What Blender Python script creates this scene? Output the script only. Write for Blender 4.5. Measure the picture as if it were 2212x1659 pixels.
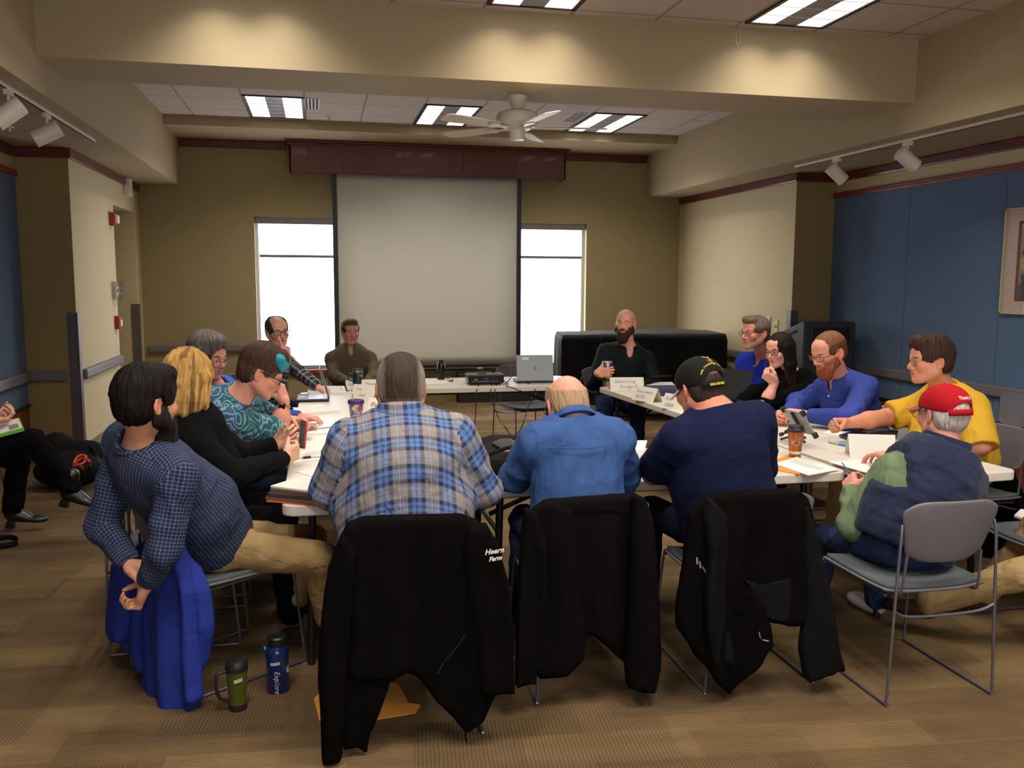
import bpy, bmesh, math, random
import numpy as np
from mathutils import Vector, Matrix
random.seed(4); np.random.seed(4)
for o in list(bpy.data.objects): bpy.data.objects.remove(o)
sc = bpy.context.scene
COL = sc.collection

# ------------------------------------------------------------------ camera
IMG_W, IMG_H, F_PX = 2212.0, 1659.0, 1900.0
EYE = np.array([0.0, 0.0, 1.65])
PITCH, YAW, ROLL = 0.1180, 0.2155, 0.0049
def cam_axes(p, y, r):
    f = np.array([math.sin(y)*math.cos(p), math.cos(y)*math.cos(p), -math.sin(p)])
    rt = np.array([math.cos(y), -math.sin(y), 0.0]); up = np.cross(rt, f)
    return math.cos(r)*rt + math.sin(r)*up, -math.sin(r)*rt + math.cos(r)*up, f
CR, CU, CF = cam_axes(PITCH, YAW, ROLL)
cam = bpy.data.cameras.new('camera'); cam.sensor_width = 36.0; cam.lens = F_PX/IMG_W*36.0
cam.clip_start = 0.05; cam.clip_end = 200
camo = bpy.data.objects.new('camera', cam); COL.objects.link(camo)
camo.matrix_world = Matrix(((CR[0], CU[0], -CF[0], EYE[0]), (CR[1], CU[1], -CF[1], EYE[1]),
                            (CR[2], CU[2], -CF[2], EYE[2]), (0, 0, 0, 1)))
sc.camera = camo

# ------------------------------------------------------------------ exposure and daylight
sc.view_settings.view_transform = 'Standard'; sc.view_settings.look = 'None'
sc.view_settings.exposure = 0.0; sc.view_settings.gamma = 1.0; sc.view_settings.use_curve_mapping = False
wd = bpy.data.worlds.new('overcast_sky'); sc.world = wd; wd.use_nodes = True
wd.node_tree.nodes['Background'].inputs[0].default_value = (0.93, 0.95, 1.0, 1)
wd.node_tree.nodes['Background'].inputs[1].default_value = 5.0
sc.cycles.max_bounces = 7; sc.cycles.diffuse_bounces = 4; sc.cycles.glossy_bounces = 3
sc.cycles.transmission_bounces = 4; sc.cycles.transparent_max_bounces = 10
sc.cycles.caustics_reflective = False; sc.cycles.caustics_refractive = False
sc.cycles.sample_clamp_indirect = 4.0

def area(name, loc, sx, sy, power, color, rot=(0, 0, 0), spread=math.pi):
    l = bpy.data.lights.new(name, 'AREA'); l.shape = 'RECTANGLE'; l.size = sx; l.size_y = sy
    l.energy = power; l.color = color; l.spread = spread
    o = bpy.data.objects.new(name, l); COL.objects.link(o); o.location = loc; o.rotation_euler = rot
    return o
WARM = (1.0, 0.925, 0.83)
CEIL = 3.47
TROFFERS = [(-0.41, 10.01), (1.43, 10.05), (3.29, 10.08), (-0.41, 5.38), (1.43, 5.38), (3.29, 5.38),
            (-0.41, 1.9), (1.43, 1.9), (3.29, 1.9), (1.43, -1.2)]
for x, y in TROFFERS:                       # the two lamp strips of every ceiling troffer, cut off by its louvre
    for dx in (-0.19, 0.19):
        area('troffer_lamp', (x+dx, y, CEIL-0.015), 0.16, 1.1, 14.5 if y > 9 else 13.5 if y > 4 else 25.0, WARM, spread=math.radians(128 if y > 4 else 152))
# daylight through the two windows of the end wall
area('window_and_fill_light', (-0.30, 11.86, 1.5), 0.9, 1.9, 26.0, (0.92, 0.95, 1.0), rot=(math.radians(-90), 0, 0))
area('window_and_fill_light', (3.15, 11.86, 1.5), 0.9, 1.9, 26.0, (0.92, 0.95, 1.0), rot=(math.radians(-90), 0, 0))

for x in (-0.6, 1.4, 3.4):                  # added frontal fill lamps, set at three invented windows behind the viewer
    area('window_and_fill_light', (x, -3.24, 1.75), 1.3, 1.7, 11.0, (1.0, 0.965, 0.92), rot=(math.radians(90), 0, 0))

# ------------------------------------------------------------------ points of the photograph in the room
def ray(px, py):
    return CR*((px-IMG_W/2)/F_PX) - CU*((py-IMG_H/2)/F_PX) + CF
def P(px, py, y):                           # the point seen at px,py whose distance into the room is y
    d = ray(px, py); return EYE + d*(y/d[1])
def Z(px, py, z):                           # ... whose height is z
    d = ray(px, py); return EYE + d*((z-EYE[2])/d[2])
def X(px, py, x):
    d = ray(px, py); return EYE + d*(x/d[0])
TT = 0.74                                   # table top height
def T(px, py): return Z(px, py, TT)
# ------------------------------------------------------------------ materials
MATS = {}
def lin(c):
    return tuple(((v/255.0)/12.92 if v/255.0 <= 0.04045 else ((v/255.0+0.055)/1.055)**2.4) for v in c)
def nodes_of(m): return m.node_tree.nodes, m.node_tree.links
def new_mat(name):
    m = bpy.data.materials.new(name); m.use_nodes = True
    return m, m.node_tree.nodes, m.node_tree.links, m.node_tree.nodes['Principled BSDF']
def mat(name, rgb, rough=0.6, metal=0.0, var=0.0, vscale=8.0, bump=0.0, bscale=60.0, stretch=(1, 1, 1), spec=0.5,
        rgb2=None, coat=0.0, trans=0.0, sheen=0.0, detail=4.0):
    """procedural surface: base colour (sRGB 0-255) with noise variation towards rgb2 and a noise bump"""
    if name in MATS: return MATS[name]
    m, N, L, b = new_mat(name)
    c = lin(rgb); b.inputs['Roughness'].default_value = rough; b.inputs['Metallic'].default_value = metal
    b.inputs['Specular IOR Level'].default_value = spec
    if coat: b.inputs['Coat Weight'].default_value = coat
    if trans: b.inputs['Transmission Weight'].default_value = trans
    if sheen:
        b.inputs['Sheen Weight'].default_value = sheen; b.inputs['Sheen Roughness'].default_value = 0.5
    tc = N.new('ShaderNodeTexCoord'); mp = N.new('ShaderNodeMapping'); mp.inputs['Scale'].default_value = stretch
    L.new(tc.outputs['Object'], mp.inputs['Vector'])
    if var or rgb2:
        nz = N.new('ShaderNodeTexNoise'); nz.inputs['Scale'].default_value = vscale; nz.inputs['Detail'].default_value = detail
        L.new(mp.outputs[0], nz.inputs['Vector'])
        mx = N.new('ShaderNodeMixRGB'); rp = N.new('ShaderNodeMapRange')
        rp.inputs['From Min'].default_value = 0.3; rp.inputs['From Max'].default_value = 0.7
        L.new(nz.outputs['Fac'], rp.inputs['Value']); L.new(rp.outputs[0], mx.inputs['Fac'])
        c2 = lin(rgb2) if rgb2 else tuple(v*(1-var) for v in c)
        mx.inputs['Color1'].default_value = (*c, 1); mx.inputs['Color2'].default_value = (*c2, 1)
        L.new(mx.outputs[0], b.inputs['Base Color'])
    else:
        b.inputs['Base Color'].default_value = (*c, 1)
    if bump:
        nb = N.new('ShaderNodeTexNoise'); nb.inputs['Scale'].default_value = bscale; nb.inputs['Detail'].default_value = 5
        L.new(mp.outputs[0], nb.inputs['Vector'])
        bp = N.new('ShaderNodeBump'); bp.inputs['Strength'].default_value = bump; bp.inputs['Distance'].default_value = 0.01
        L.new(nb.outputs['Fac'], bp.inputs['Height']); L.new(bp.outputs[0], b.inputs['Normal'])
    MATS[name] = m
    return m
def emat(name, rgb, strength):
    if name in MATS: return MATS[name]
    m, N, L, b = new_mat(name)
    b.inputs['Base Color'].default_value = (*lin(rgb), 1)
    b.inputs['Emission Color'].default_value = (*lin(rgb), 1); b.inputs['Emission Strength'].default_value = strength
    MATS[name] = m; return m
def glass_mat(name, tint=(255, 255, 255), clear=0.9, rough=0.02):
    if name in MATS: return MATS[name]
    m, N, L, b = new_mat(name)
    tr = N.new('ShaderNodeBsdfTransparent'); tr.inputs[0].default_value = (*lin(tint), 1)
    gl = N.new('ShaderNodeBsdfGlossy'); gl.inputs['Roughness'].default_value = rough
    mx = N.new('ShaderNodeMixShader'); mx.inputs[0].default_value = 1-clear
    L.new(tr.outputs[0], mx.inputs[1]); L.new(gl.outputs[0], mx.inputs[2])
    L.new(mx.outputs[0], N['Material Output'].inputs['Surface'])
    MATS[name] = m; return m

# ------------------------------------------------------------------ objects
def link(o, parent=None):
    COL.objects.link(o)
    if parent is not None:
        o.parent = parent
        o.matrix_parent_inverse = (Matrix.LocRotScale(parent.location, parent.rotation_euler, parent.scale)).inverted() if parent.parent is None \
            else (parent.matrix_parent_inverse.inverted() if False else world_of(parent).inverted())
    return o
def world_of(o):
    m = o.matrix_basis.copy()
    if o.parent is not None: m = world_of(o.parent) @ o.matrix_parent_inverse @ m
    return m
def tag(o, label=None, cat=None, group=None, kind=None):
    if label: o['label'] = label
    if cat: o['category'] = cat
    if group: o['group'] = group
    if kind: o['kind'] = kind
    return o
def thing(name, label, cat, loc=(0, 0, 0), rz=0.0, group=None):
    o = bpy.data.objects.new(name, None); o.empty_display_size = 0.1
    o.location = loc; o.rotation_euler = (0, 0, rz); COL.objects.link(o)
    return tag(o, label, cat, group)
def dup(root, loc, rz, label=None, group=None):
    r = root.copy(); COL.objects.link(r); r.location = loc; r.rotation_euler = (0, 0, rz)
    if label: r['label'] = label
    if group: r['group'] = group
    for ch in list(root.children):
        c = ch.copy(); COL.objects.link(c); c.parent = r
        for g in ch.children:
            d = g.copy(); COL.objects.link(d); d.parent = c
    return r

class MB:
    """collects boxes, tubes, lathes and sheets into one mesh"""
    def __init__(s): s.v = []; s.f = []
    def add(s, v, f):
        b = len(s.v); s.v += [tuple(map(float, p)) for p in v]; s.f += [tuple(i+b for i in q) for q in f]; return s
    def box(s, a, b, rz=0.0, M=None):
        x0, y0, z0 = a; x1, y1, z1 = b
        v = [Vector(p) for p in ((x0, y0, z0), (x1, y0, z0), (x1, y1, z0), (x0, y1, z0), (x0, y0, z1), (x1, y0, z1), (x1, y1, z1), (x0, y1, z1))]
        if M is not None: v = [M @ p for p in v]
        return s.add(v, [(3, 2, 1, 0), (4, 5, 6, 7), (0, 1, 5, 4), (1, 2, 6, 5), (2, 3, 7, 6), (3, 0, 4, 7)])
    def tube(s, path, r, n=10, close=False, caps=True):
        p = [Vector(q) for q in path]; m = len(p); rs = r if hasattr(r, '__len__') else [r]*m
        v = []; f = []; up = None
        for i in range(m):
            if close: t = (p[(i+1) % m]-p[i-1])
            else: t = p[min(i+1, m-1)]-p[max(i-1, 0)]
            t.normalize()
            if up is None: up = Vector((0, 0, 1)) if abs(t.z) < 0.9 else Vector((1, 0, 0))
            a = t.cross(up)
            if a.length < 1e-6: a = t.cross(Vector((0.3, 1, 0.2)))
            a.normalize(); b = a.cross(t); up = b
            for k in range(n):
                w = 2*math.pi*k/n; v.append(p[i]+a*(rs[i]*math.cos(w))+b*(rs[i]*math.sin(w)))
        for i in range(m if close else m-1):
            for k in range(n):
                j = (i+1) % m; f.append((i*n+k, i*n+(k+1) % n, j*n+(k+1) % n, j*n+k))
        if caps and not close: f += [tuple(range(n-1, -1, -1)), tuple(range((m-1)*n, m*n))]
        return s.add(v, f)
    def lathe(s, prof, c=(0, 0, 0), n=28, M=None, cap=True):
        v = []; f = []
        for r, z in prof:
            for k in range(n):
                w = 2*math.pi*k/n; q = Vector((r*math.cos(w), r*math.sin(w), z))
                if M is not None: q = M @ q
                v.append(q+Vector(c))
        m = len(prof)
        for i in range(m-1):
            for k in range(n): f.append((i*n+k, i*n+(k+1) % n, (i+1)*n+(k+1) % n, (i+1)*n+k))
        if cap: f += [tuple(range(n-1, -1, -1)), tuple(range((m-1)*n, m*n))]
        return s.add(v, f)
    def grid(s, fn, nu, nv, closeu=False):
        v = [fn(i/(nu if closeu else nu-1), j/(nv-1)) for j in range(nv) for i in range(nu)]
        f = [(j*nu+i, j*nu+(i+1) % nu, (j+1)*nu+(i+1) % nu, (j+1)*nu+i) for j in range(nv-1) for i in range(nu if closeu else nu-1)]
        return s.add(v, f)
    def prism(s, poly, z0, z1, M=None):
        n = len(poly); v = [Vector((x, y, z0)) for x, y in poly]+[Vector((x, y, z1)) for x, y in poly]
        if M is not None: v = [M @ p for p in v]
        return s.add(v, [tuple(range(n-1, -1, -1)), tuple(range(n, 2*n))]+[(i, (i+1) % n, n+(i+1) % n, n+i) for i in range(n)])
    def build(s, name, m, parent=None, smooth=False, bev=0.0, seg=2, solid=0.0, sub=0, wn=False):
        me = bpy.data.meshes.new(name); me.from_pydata(s.v, [], s.f); me.update()
        if m: me.materials.append(m)
        if smooth:
            me.polygons.foreach_set('use_smooth', [True]*len(me.polygons))
            if smooth == 'auto':
                try: me.set_sharp_from_angle(angle=math.radians(38))
                except Exception: pass
        o = bpy.data.objects.new(name, me); link(o, parent)
        if solid:
            md = o.modifiers.new('thick', 'SOLIDIFY'); md.thickness = solid; md.offset = 0
        if bev:
            md = o.modifiers.new('edge', 'BEVEL'); md.width = bev; md.segments = seg; md.limit_method = 'ANGLE'
        if sub:
            md = o.modifiers.new('smooth', 'SUBSURF'); md.levels = sub; md.render_levels = sub
        return o
def boxo(name, a, b, m, parent=None, bev=0.0, kind=None):
    o = MB().box(a, b).build(name, m, parent, bev=bev)
    if kind: o['kind'] = kind
    return o
def rrect(w, h, r, n=5):
    pts = []
    for cx, cy, a in ((w/2-r, h/2-r, 0), (-w/2+r, h/2-r, 90), (-w/2+r, -h/2+r, 180), (w/2-r, -h/2+r, 270)):
        for k in range(n+1):
            t = math.radians(a+90*k/n); pts.append((cx+r*math.cos(t), cy+r*math.sin(t)))
    return pts
def frame(o, x, y, z):
    """4x4 from an origin and three axes"""
    return Matrix(((x[0], y[0], z[0], o[0]), (x[1], y[1], z[1], o[1]), (x[2], y[2], z[2], o[2]), (0, 0, 0, 1)))
def nrm(a): a = np.asarray(a, float); return a/np.linalg.norm(a)
def bez(p0, p1, p2, p3, n=12):
    p0, p1, p2, p3 = map(np.asarray, (p0, p1, p2, p3)); r = []
    for i in range(n+1):
        t = i/n; r.append((1-t)**3*p0+3*t*(1-t)**2*p1+3*t*t*(1-t)*p2+t**3*p3)
    return r
def spline(pts, n=6):
    pts = [np.asarray(p, float) for p in pts]; out = []
    for i in range(len(pts)-1):
        a = pts[max(i-1, 0)]; b = pts[i]; c = pts[i+1]; d = pts[min(i+2, len(pts)-1)]
        for k in range(n):
            t = k/n; out.append(0.5*((2*b)+(c-a)*t+(2*a-5*b+4*c-d)*t*t+(3*b-a-3*c+d)*t**3))
    out.append(pts[-1]); return out
_dg = None
def text(name, s, size, m, parent, fn, shear=0.0, bold=0.0, align='LEFT', space=1.0):
    """lettering as a mesh; fn maps flat text coordinates to a point"""
    cu = bpy.data.curves.new('lettering', 'FONT'); cu.body = s; cu.size = size; cu.shear = shear
    cu.offset = bold; cu.align_x = align; cu.space_character = space; cu.resolution_u = 3
    t = bpy.data.objects.new('lettering', cu); COL.objects.link(t); bpy.context.view_layer.update()
    me = bpy.data.meshes.new_from_object(t.evaluated_get(bpy.context.evaluated_depsgraph_get()))
    bpy.data.objects.remove(t)
    for v in me.vertices: v.co = Vector([float(q) for q in fn(v.co.x, v.co.y)])
    me.name = name; me.materials.clear(); me.materials.append(m)
    o = bpy.data.objects.new(name, me); return link(o, parent)
# ------------------------------------------------------------------ the room
XL, XR, YF = -1.665, 4.47, 11.76            # inner faces of the soffits, end wall
XAL, XAR = -2.155, 4.978                    # alcove walls
XBL, XBR = -2.61, 5.453                     # blue side walls
YC, SOF, YN = 8.66, 2.79, -3.2              # column fronts, soffit height, wall behind
olive = mat('olive_wall_paint', (150, 135, 97), 0.85, bump=0.05, bscale=220, var=0.04, vscale=2)
cream = mat('cream_wall_paint', (206, 190, 150), 0.85, bump=0.05, bscale=220, var=0.04, vscale=2)
tan = mat('tan_soffit_paint', (176, 158, 124), 0.85, bump=0.05, bscale=220, var=0.03, vscale=2)
colmn = mat('column_paint', (150, 128, 82), 0.85, bump=0.05, bscale=220)
bluef = mat('blue_fabric_panel', (96, 120, 152), 0.95, bump=0.25, bscale=350, var=0.14, vscale=60)
wood = mat('cherry_wood', (112, 38, 26), 0.35, rgb2=(74, 22, 17), vscale=5, stretch=(1.2, 1.2, 9), coat=0.2)
woodl = mat('cherry_wood_light', (146, 62, 34), 0.4, rgb2=(112, 44, 26), vscale=6, stretch=(1, 1, 6))
railm = mat('grey_bumper_rail', (112, 106, 110), 0.5)
guardm = mat('brown_grey_corner_guard', (92, 80, 84), 0.45)
whitep = mat('white_enamel', (226, 222, 212), 0.4)
darkbase = mat('dark_rubber_base', (60, 52, 44), 0.6)
blackm = mat('black_plastic', (22, 22, 23), 0.45)

def carpet():
    m, N, L, b = new_mat('striped_carpet_tiles')
    b.inputs['Roughness'].default_value = 0.97; b.inputs['Specular IOR Level'].default_value = 0.1
    tc = N.new('ShaderNodeTexCoord'); mp = N.new('ShaderNodeMapping'); mp.inputs['Rotation'].default_value = (0, 0, 0.10)
    L.new(tc.outputs['Object'], mp.inputs[0])
    def brick(w, h, off, rot=0.0):
        q = N.new('ShaderNodeMapping'); q.inputs['Rotation'].default_value = (0, 0, rot); L.new(mp.outputs[0], q.inputs[0])
        k = N.new('ShaderNodeTexBrick'); k.offset = off; k.inputs['Scale'].default_value = 1.0
        k.inputs['Mortar Size'].default_value = 0.0; k.inputs['Brick Width'].default_value = w; k.inputs['Row Height'].default_value = h
        k.inputs['Color1'].default_value = (0, 0, 0, 1); k.inputs['Color2'].default_value = (1, 1, 1, 1); k.inputs['Bias'].default_value = 0.0
        L.new(q.outputs[0], k.inputs[0]); return k
    k1 = brick(0.62, 0.20, 0.37); k2 = brick(0.33, 0.47, 0.5, math.pi/2); k3 = brick(0.95, 0.31, 0.21)
    a = N.new('ShaderNodeMixRGB'); a.inputs[0].default_value = 0.5; L.new(k1.outputs[0], a.inputs[1]); L.new(k2.outputs[0], a.inputs[2])
    a2 = N.new('ShaderNodeMixRGB'); a2.inputs[0].default_value = 0.4; L.new(a.outputs[0], a2.inputs[1]); L.new(k3.outputs[0], a2.inputs[2])
    nz = N.new('ShaderNodeTexNoise'); nz.inputs['Scale'].default_value = 2.2; nz.inputs['Detail'].default_value = 5
    st = N.new('ShaderNodeMapping'); st.inputs['Scale'].default_value = (1.0, 4.0, 1); L.new(mp.outputs[0], st.inputs[0]); L.new(st.outputs[0], nz.inputs['Vector'])
    a3 = N.new('ShaderNodeMixRGB'); a3.inputs[0].default_value = 0.4; L.new(a2.outputs[0], a3.inputs[1]); L.new(nz.outputs['Fac'], a3.inputs[2])
    cr = N.new('ShaderNodeValToRGB'); L.new(a3.outputs[0], cr.inputs[0])
    e = cr.color_ramp.elements; e[0].position = 0.16; e[0].color = (*lin((78, 63, 44)), 1); e[1].position = 0.8; e[1].color = (*lin((150, 124, 86)), 1)
    for pos, c in ((0.36, (100, 81, 57)), (0.5, (114, 92, 64)), (0.64, (130, 106, 74))):
        q = cr.color_ramp.elements.new(pos); q.color = (*lin(c), 1)
    # ribs of loop pile, turned from tile to tile
    wv = N.new('ShaderNodeTexWave'); wv.inputs['Scale'].default_value = 22; wv.inputs['Distortion'].default_value = 1.2; wv.inputs['Detail'].default_value = 1
    wv2 = N.new('ShaderNodeTexWave'); wv2.bands_direction = 'Y'; wv2.inputs['Scale'].default_value = 22; wv2.inputs['Distortion'].default_value = 1.2
    L.new(mp.outputs[0], wv.inputs[0]); L.new(mp.outputs[0], wv2.inputs[0])
    gt = N.new('ShaderNodeMath'); gt.operation = 'GREATER_THAN'; gt.inputs[1].default_value = 0.5; L.new(k2.outputs[0], gt.inputs[0])
    wm = N.new('ShaderNodeMixRGB'); L.new(gt.outputs[0], wm.inputs[0]); L.new(wv.outputs[0], wm.inputs[1]); L.new(wv2.outputs[0], wm.inputs[2])
    fn = N.new('ShaderNodeTexNoise'); fn.inputs['Scale'].default_value = 230; fn.inputs['Detail'].default_value = 2; L.new(mp.outputs[0], fn.inputs['Vector'])
    ml = N.new('ShaderNodeMixRGB'); ml.blend_type = 'MULTIPLY'; ml.inputs[0].default_value = 0.30; L.new(cr.outputs[0], ml.inputs[1]); L.new(wm.outputs[0], ml.inputs[2])
    ml2 = N.new('ShaderNodeMixRGB'); ml2.blend_type = 'OVERLAY'; ml2.inputs[0].default_value = 0.55; L.new(ml.outputs[0], ml2.inputs[1]); L.new(fn.outputs['Fac'], ml2.inputs[2])
    L.new(ml2.outputs[0], b.inputs['Base Color'])
    bp = N.new('ShaderNodeBump'); bp.inputs['Strength'].default_value = 0.5; bp.inputs['Distance'].default_value = 0.006
    ad = N.new('ShaderNodeMath'); ad.operation = 'ADD'; L.new(wm.outputs[0], ad.inputs[0]); L.new(fn.outputs['Fac'], ad.inputs[1])
    L.new(ad.outputs[0], bp.inputs['Height']); L.new(bp.outputs[0], b.inputs['Normal'])
    return m
def ceiling_tiles():
    m, N, L, b = new_mat('acoustic_ceiling_tiles')
    b.inputs['Roughness'].default_value = 0.95
    tc = N.new('ShaderNodeTexCoord'); mp = N.new('ShaderNodeMapping'); mp.inputs['Location'].default_value = (-1.125, -5.99, 0)
    L.new(tc.outputs['Object'], mp.inputs[0])
    k = N.new('ShaderNodeTexBrick'); k.offset = 0.0; k.inputs['Scale'].default_value = 1.0
    k.inputs['Mortar Size'].default_value = 0.012; k.inputs['Mortar Smooth'].default_value = 0.0; k.inputs['Brick Width'].default_value = 0.615; k.inputs['Row Height'].default_value = 0.61
    k.inputs['Color1'].default_value = (*lin((206, 192, 182)), 1); k.inputs['Color2'].default_value = (*lin((202, 188, 178)), 1); k.inputs['Mortar'].default_value = (*lin((164, 148, 134)), 1)
    L.new(mp.outputs[0], k.inputs[0])
    nz = N.new('ShaderNodeTexNoise'); nz.inputs['Scale'].default_value = 90; L.new(mp.outputs[0], nz.inputs['Vector'])
    ml = N.new('ShaderNodeMixRGB'); ml.blend_type = 'MULTIPLY'; ml.inputs[0].default_value = 0.12; L.new(k.outputs[0], ml.inputs[1]); L.new(nz.outputs['Fac'], ml.inputs[2])
    L.new(ml.outputs[0], b.inputs['Base Color'])
    return m
def struct(o, kind='structure'): o['kind'] = kind; return o

struct(boxo('floor', (XBL-0.2, YN-0.1, -0.12), (XBR+0.2, YF+0.2, 0.0), carpet()))
struct(boxo('ceiling', (XL-0.05, YN-0.1, CEIL), (XR+0.05, YF+0.2, CEIL+0.1), ceiling_tiles()))
# end wall around two windows
WL = (-0.785, 0.62, 0.475, 2.43); WR = (2.30, 3.615, 0.46, 2.415)
b = MB()
for a, c in (((XAL-0.6, 0), (WL[0], 3.6)), ((WL[1], 0), (WR[0], 3.6)), ((WR[1], 0), (XAR+0.6, 3.6)),
             ((WL[0], 0), (WL[1], WL[2])), ((WL[0], WL[3]), (WL[1], 3.6)), ((WR[0], 0), (WR[1], WR[2])), ((WR[0], WR[3]), (WR[1], 3.6))):
    b.box((a[0], YF, a[1]), (c[0], YF+0.16, c[1]))
struct(b.build('wall_back', olive))
b = MB().box((XBL-0.2, YN-0.14, 0), (XBR+0.2, YN, 0.88)).box((XBL-0.2, YN-0.14, 2.62), (XBR+0.2, YN, 3.6))
for a, c in ((XBL-0.2, -1.27), (0.07, 0.73), (2.07, 2.73), (4.07, XBR+0.2)): b.box((a, YN-0.14, 0.88), (c, YN, 2.62))  # openings made up to hold the fill lamps behind the viewer
struct(b.build('wall_front', olive))
# alcove side walls with the door recess on the left
b = MB().box((XAL-0.5, YC, 0), (XAL, 10.36, 3.6)).box((XAL-0.5, 11.46, 0), (XAL, YF, 3.6)).box((XAL-0.5, 10.36, 2.435), (XAL, 11.46, 3.6))
struct(b.build('wall_left', cream))
struct(boxo('wall_right', (XAR, YC, 0), (XAR+0.5, YF, 3.6), cream))
struct(boxo('wall_recess', (XAL-0.52, 10.30, 0), (XAL-0.30, 11.52, 2.6), colmn))
# faces of the piers that look into the room
struct(boxo('wall_pier_left', (XBL-0.1, YC-0.006, 0), (XAL-0.001, YC+0.05, 2.80), colmn))
struct(boxo('wall_pier_right', (XAR+0.001, YC-0.006, 0), (XBR+0.1, YC+0.05, 2.80), colmn))
# blue fabric side walls with cherry caps and wainscot
for sx, xb, nm in ((-1, XBL, 'left'), (1, XBR, 'right')):
    x0, x1 = (xb-0.12, xb) if sx < 0 else (xb, xb+0.12)
    struct(boxo('wall_side_'+nm, (x0, YN, 0), (x1, YC+0.05, 3.6), cream))
    e = 0.02*-sx
    struct(MB().box((xb, YN, 0.50), (xb+e, YC-0.01, 2.535)).build('wall_blue_panel_'+nm, bluef))
    struct(MB().box((xb, YN, 0.0), (xb+e*1.1, YC-0.012, 0.49)).build('wall_wainscot_'+nm, woodl))
    struct(MB().box((xb, YN, 0.485), (xb+e*1.9, YC-0.012, 0.51)).build('trim_black_strip_'+nm, blackm))
    struct(MB().box((xb, YN, 2.53), (xb+e*2.2, YC-0.012, 2.585)).build('trim_panel_cap_'+nm, woodl, bev=0.008))
    struct(MB().box((xb, YN, 2.70), (xb+e*1.8, YC-0.012, 2.788)).build('trim_crown_'+nm, wood, bev=0.01))
    struct(MB().box((xb+e, YN, 0.715), (xb+e*3.2, YC-0.02, 0.81)).build('trim_rail_side_'+nm, railm, bev=0.015))
# seams of the blue panels
for y in (7.40, 6.2, 4.9): struct(MB().box((XBR-0.0206, y, 0.51), (XBR-0.018, y+0.006, 2.53)).build('trim_panel_seam', mat('seam_blue', (52, 70, 92), 0.9)))
# crown trims around the piers, alcoves and end wall
def ctrim(name, a, c): return struct(MB().box(a, c).build(name, wood, bev=0.008))
ctrim('trim_pier_left', (XBL, YC-0.04, 2.70), (XAL+0.03, YC-0.006, 2.788)); ctrim('trim_pier_right', (XAR-0.03, YC-0.04, 2.70), (XBR, YC-0.006, 2.788))
ctrim('trim_alcove_left', (XAL, YC-0.03, 2.70), (XAL+0.03, YF, 2.788)); ctrim('trim_alcove_right', (XAR-0.03, YC-0.03, 2.70), (XAR, YF, 2.788))
ctrim('trim_end_left', (XL+0.01, YF-0.03, 3.265), (-0.37, YF, 3.362)); ctrim('trim_end_right', (3.27, YF-0.03, 3.255), (XR-0.01, YF, 3.352))
# soffits, cross beams
for nm, x0, x1 in (('left', XBL-0.1, XL), ('right', XR, XBR+0.1)):
    struct(boxo('ceiling_soffit_'+nm, (x0, YN, SOF), (x1, YF, 3.6), tan))
BEAM_Y0, BEAM_Y1, BEAM_Z = 6.10, 6.76, 3.0
struct(boxo('ceiling_beam_main', (XL, BEAM_Y0, BEAM_Z), (XR, BEAM_Y1, 3.6), tan))
struct(boxo('ceiling_beam_end', (XL, 10.74, 3.365), (XR, YF, 3.6), tan))
# bumper rails and corner guards
def rail(name, a, c): return struct(MB().box(a, c).build(name, railm, bev=0.015))
rail('trim_rail_pier_left', (XBL+0.05, YC-0.05, 0.715), (XAL-0.10, YC-0.006, 0.81)); rail('trim_rail_pier_right', (XAR+0.1, YC-0.05, 0.715), (XBR-0.05, YC-0.006, 0.81))
rail('trim_rail_alcove_left', (XAL, YC+0.10, 0.715), (XAL+0.045, 10.34, 0.81)); rail('trim_rail_alcove_right', (XAR-0.045, YC+0.1, 0.715), (XAR, YF-0.1, 0.81))
rail('trim_rail_end_left', (-2.10, YF-0.045, 0.72), (-0.84, YF, 0.815)); rail('trim_rail_end_right', (3.70, YF-0.045, 0.715), (XAR-0.1, YF, 0.81))
for nm, x, y, sx in (('left', XAL, YC-0.006, -1), ('right', XAR, YC-0.006, 1), ('door', XAL, 11.46, -1)):
    b = MB().box((x-0.075 if sx < 0 else x-0.01, y-0.014, 0.0), (x+0.01 if sx < 0 else x+0.075, y, 1.335))
    b.box((x if sx < 0 else x-0.014, y-0.014, 0.0), (x+0.014 if sx < 0 else x, y+0.075, 1.335))
    struct(b.build('trim_corner_guard_'+nm, guardm, bev=0.004))
for nm, a, c in (('left', (XAL, YC+0.1, 0), (XAL+0.012, 10.36, 0.11)), ('back', (XAL, YF-0.012, 0), (XAR, YF, 0.11)), ('right', (XAR-0.012, YC, 0), (XAR, YF, 0.11))):
    struct(MB().box(a, c).build('baseboard_'+nm, mat('olive_base', (128, 112, 72), 0.7)))
# door in the recess
d = MB().box((XAL-0.30, 10.42, 0), (XAL-0.255, 11.40, 2.38)).build('door_1', colmn); struct(d)
for a, c in (((XAL-0.30, 10.36, 0), (XAL-0.24, 10.43, 2.43)), ((XAL-0.30, 11.39, 0), (XAL-0.24, 11.46, 2.43)), ((XAL-0.30, 10.36, 2.37), (XAL-0.24, 11.46, 2.435))):
    MB().box(a, c).build('door_frame', guardm, d)
MB().tube([(XAL-0.255, 10.52, 1.0), (XAL-0.19, 10.52, 1.0), (XAL-0.19, 10.64, 1.0)], 0.011).build('door_handle', mat('satin_metal', (170, 168, 162), 0.3, 1.0), d, smooth='auto')
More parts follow.
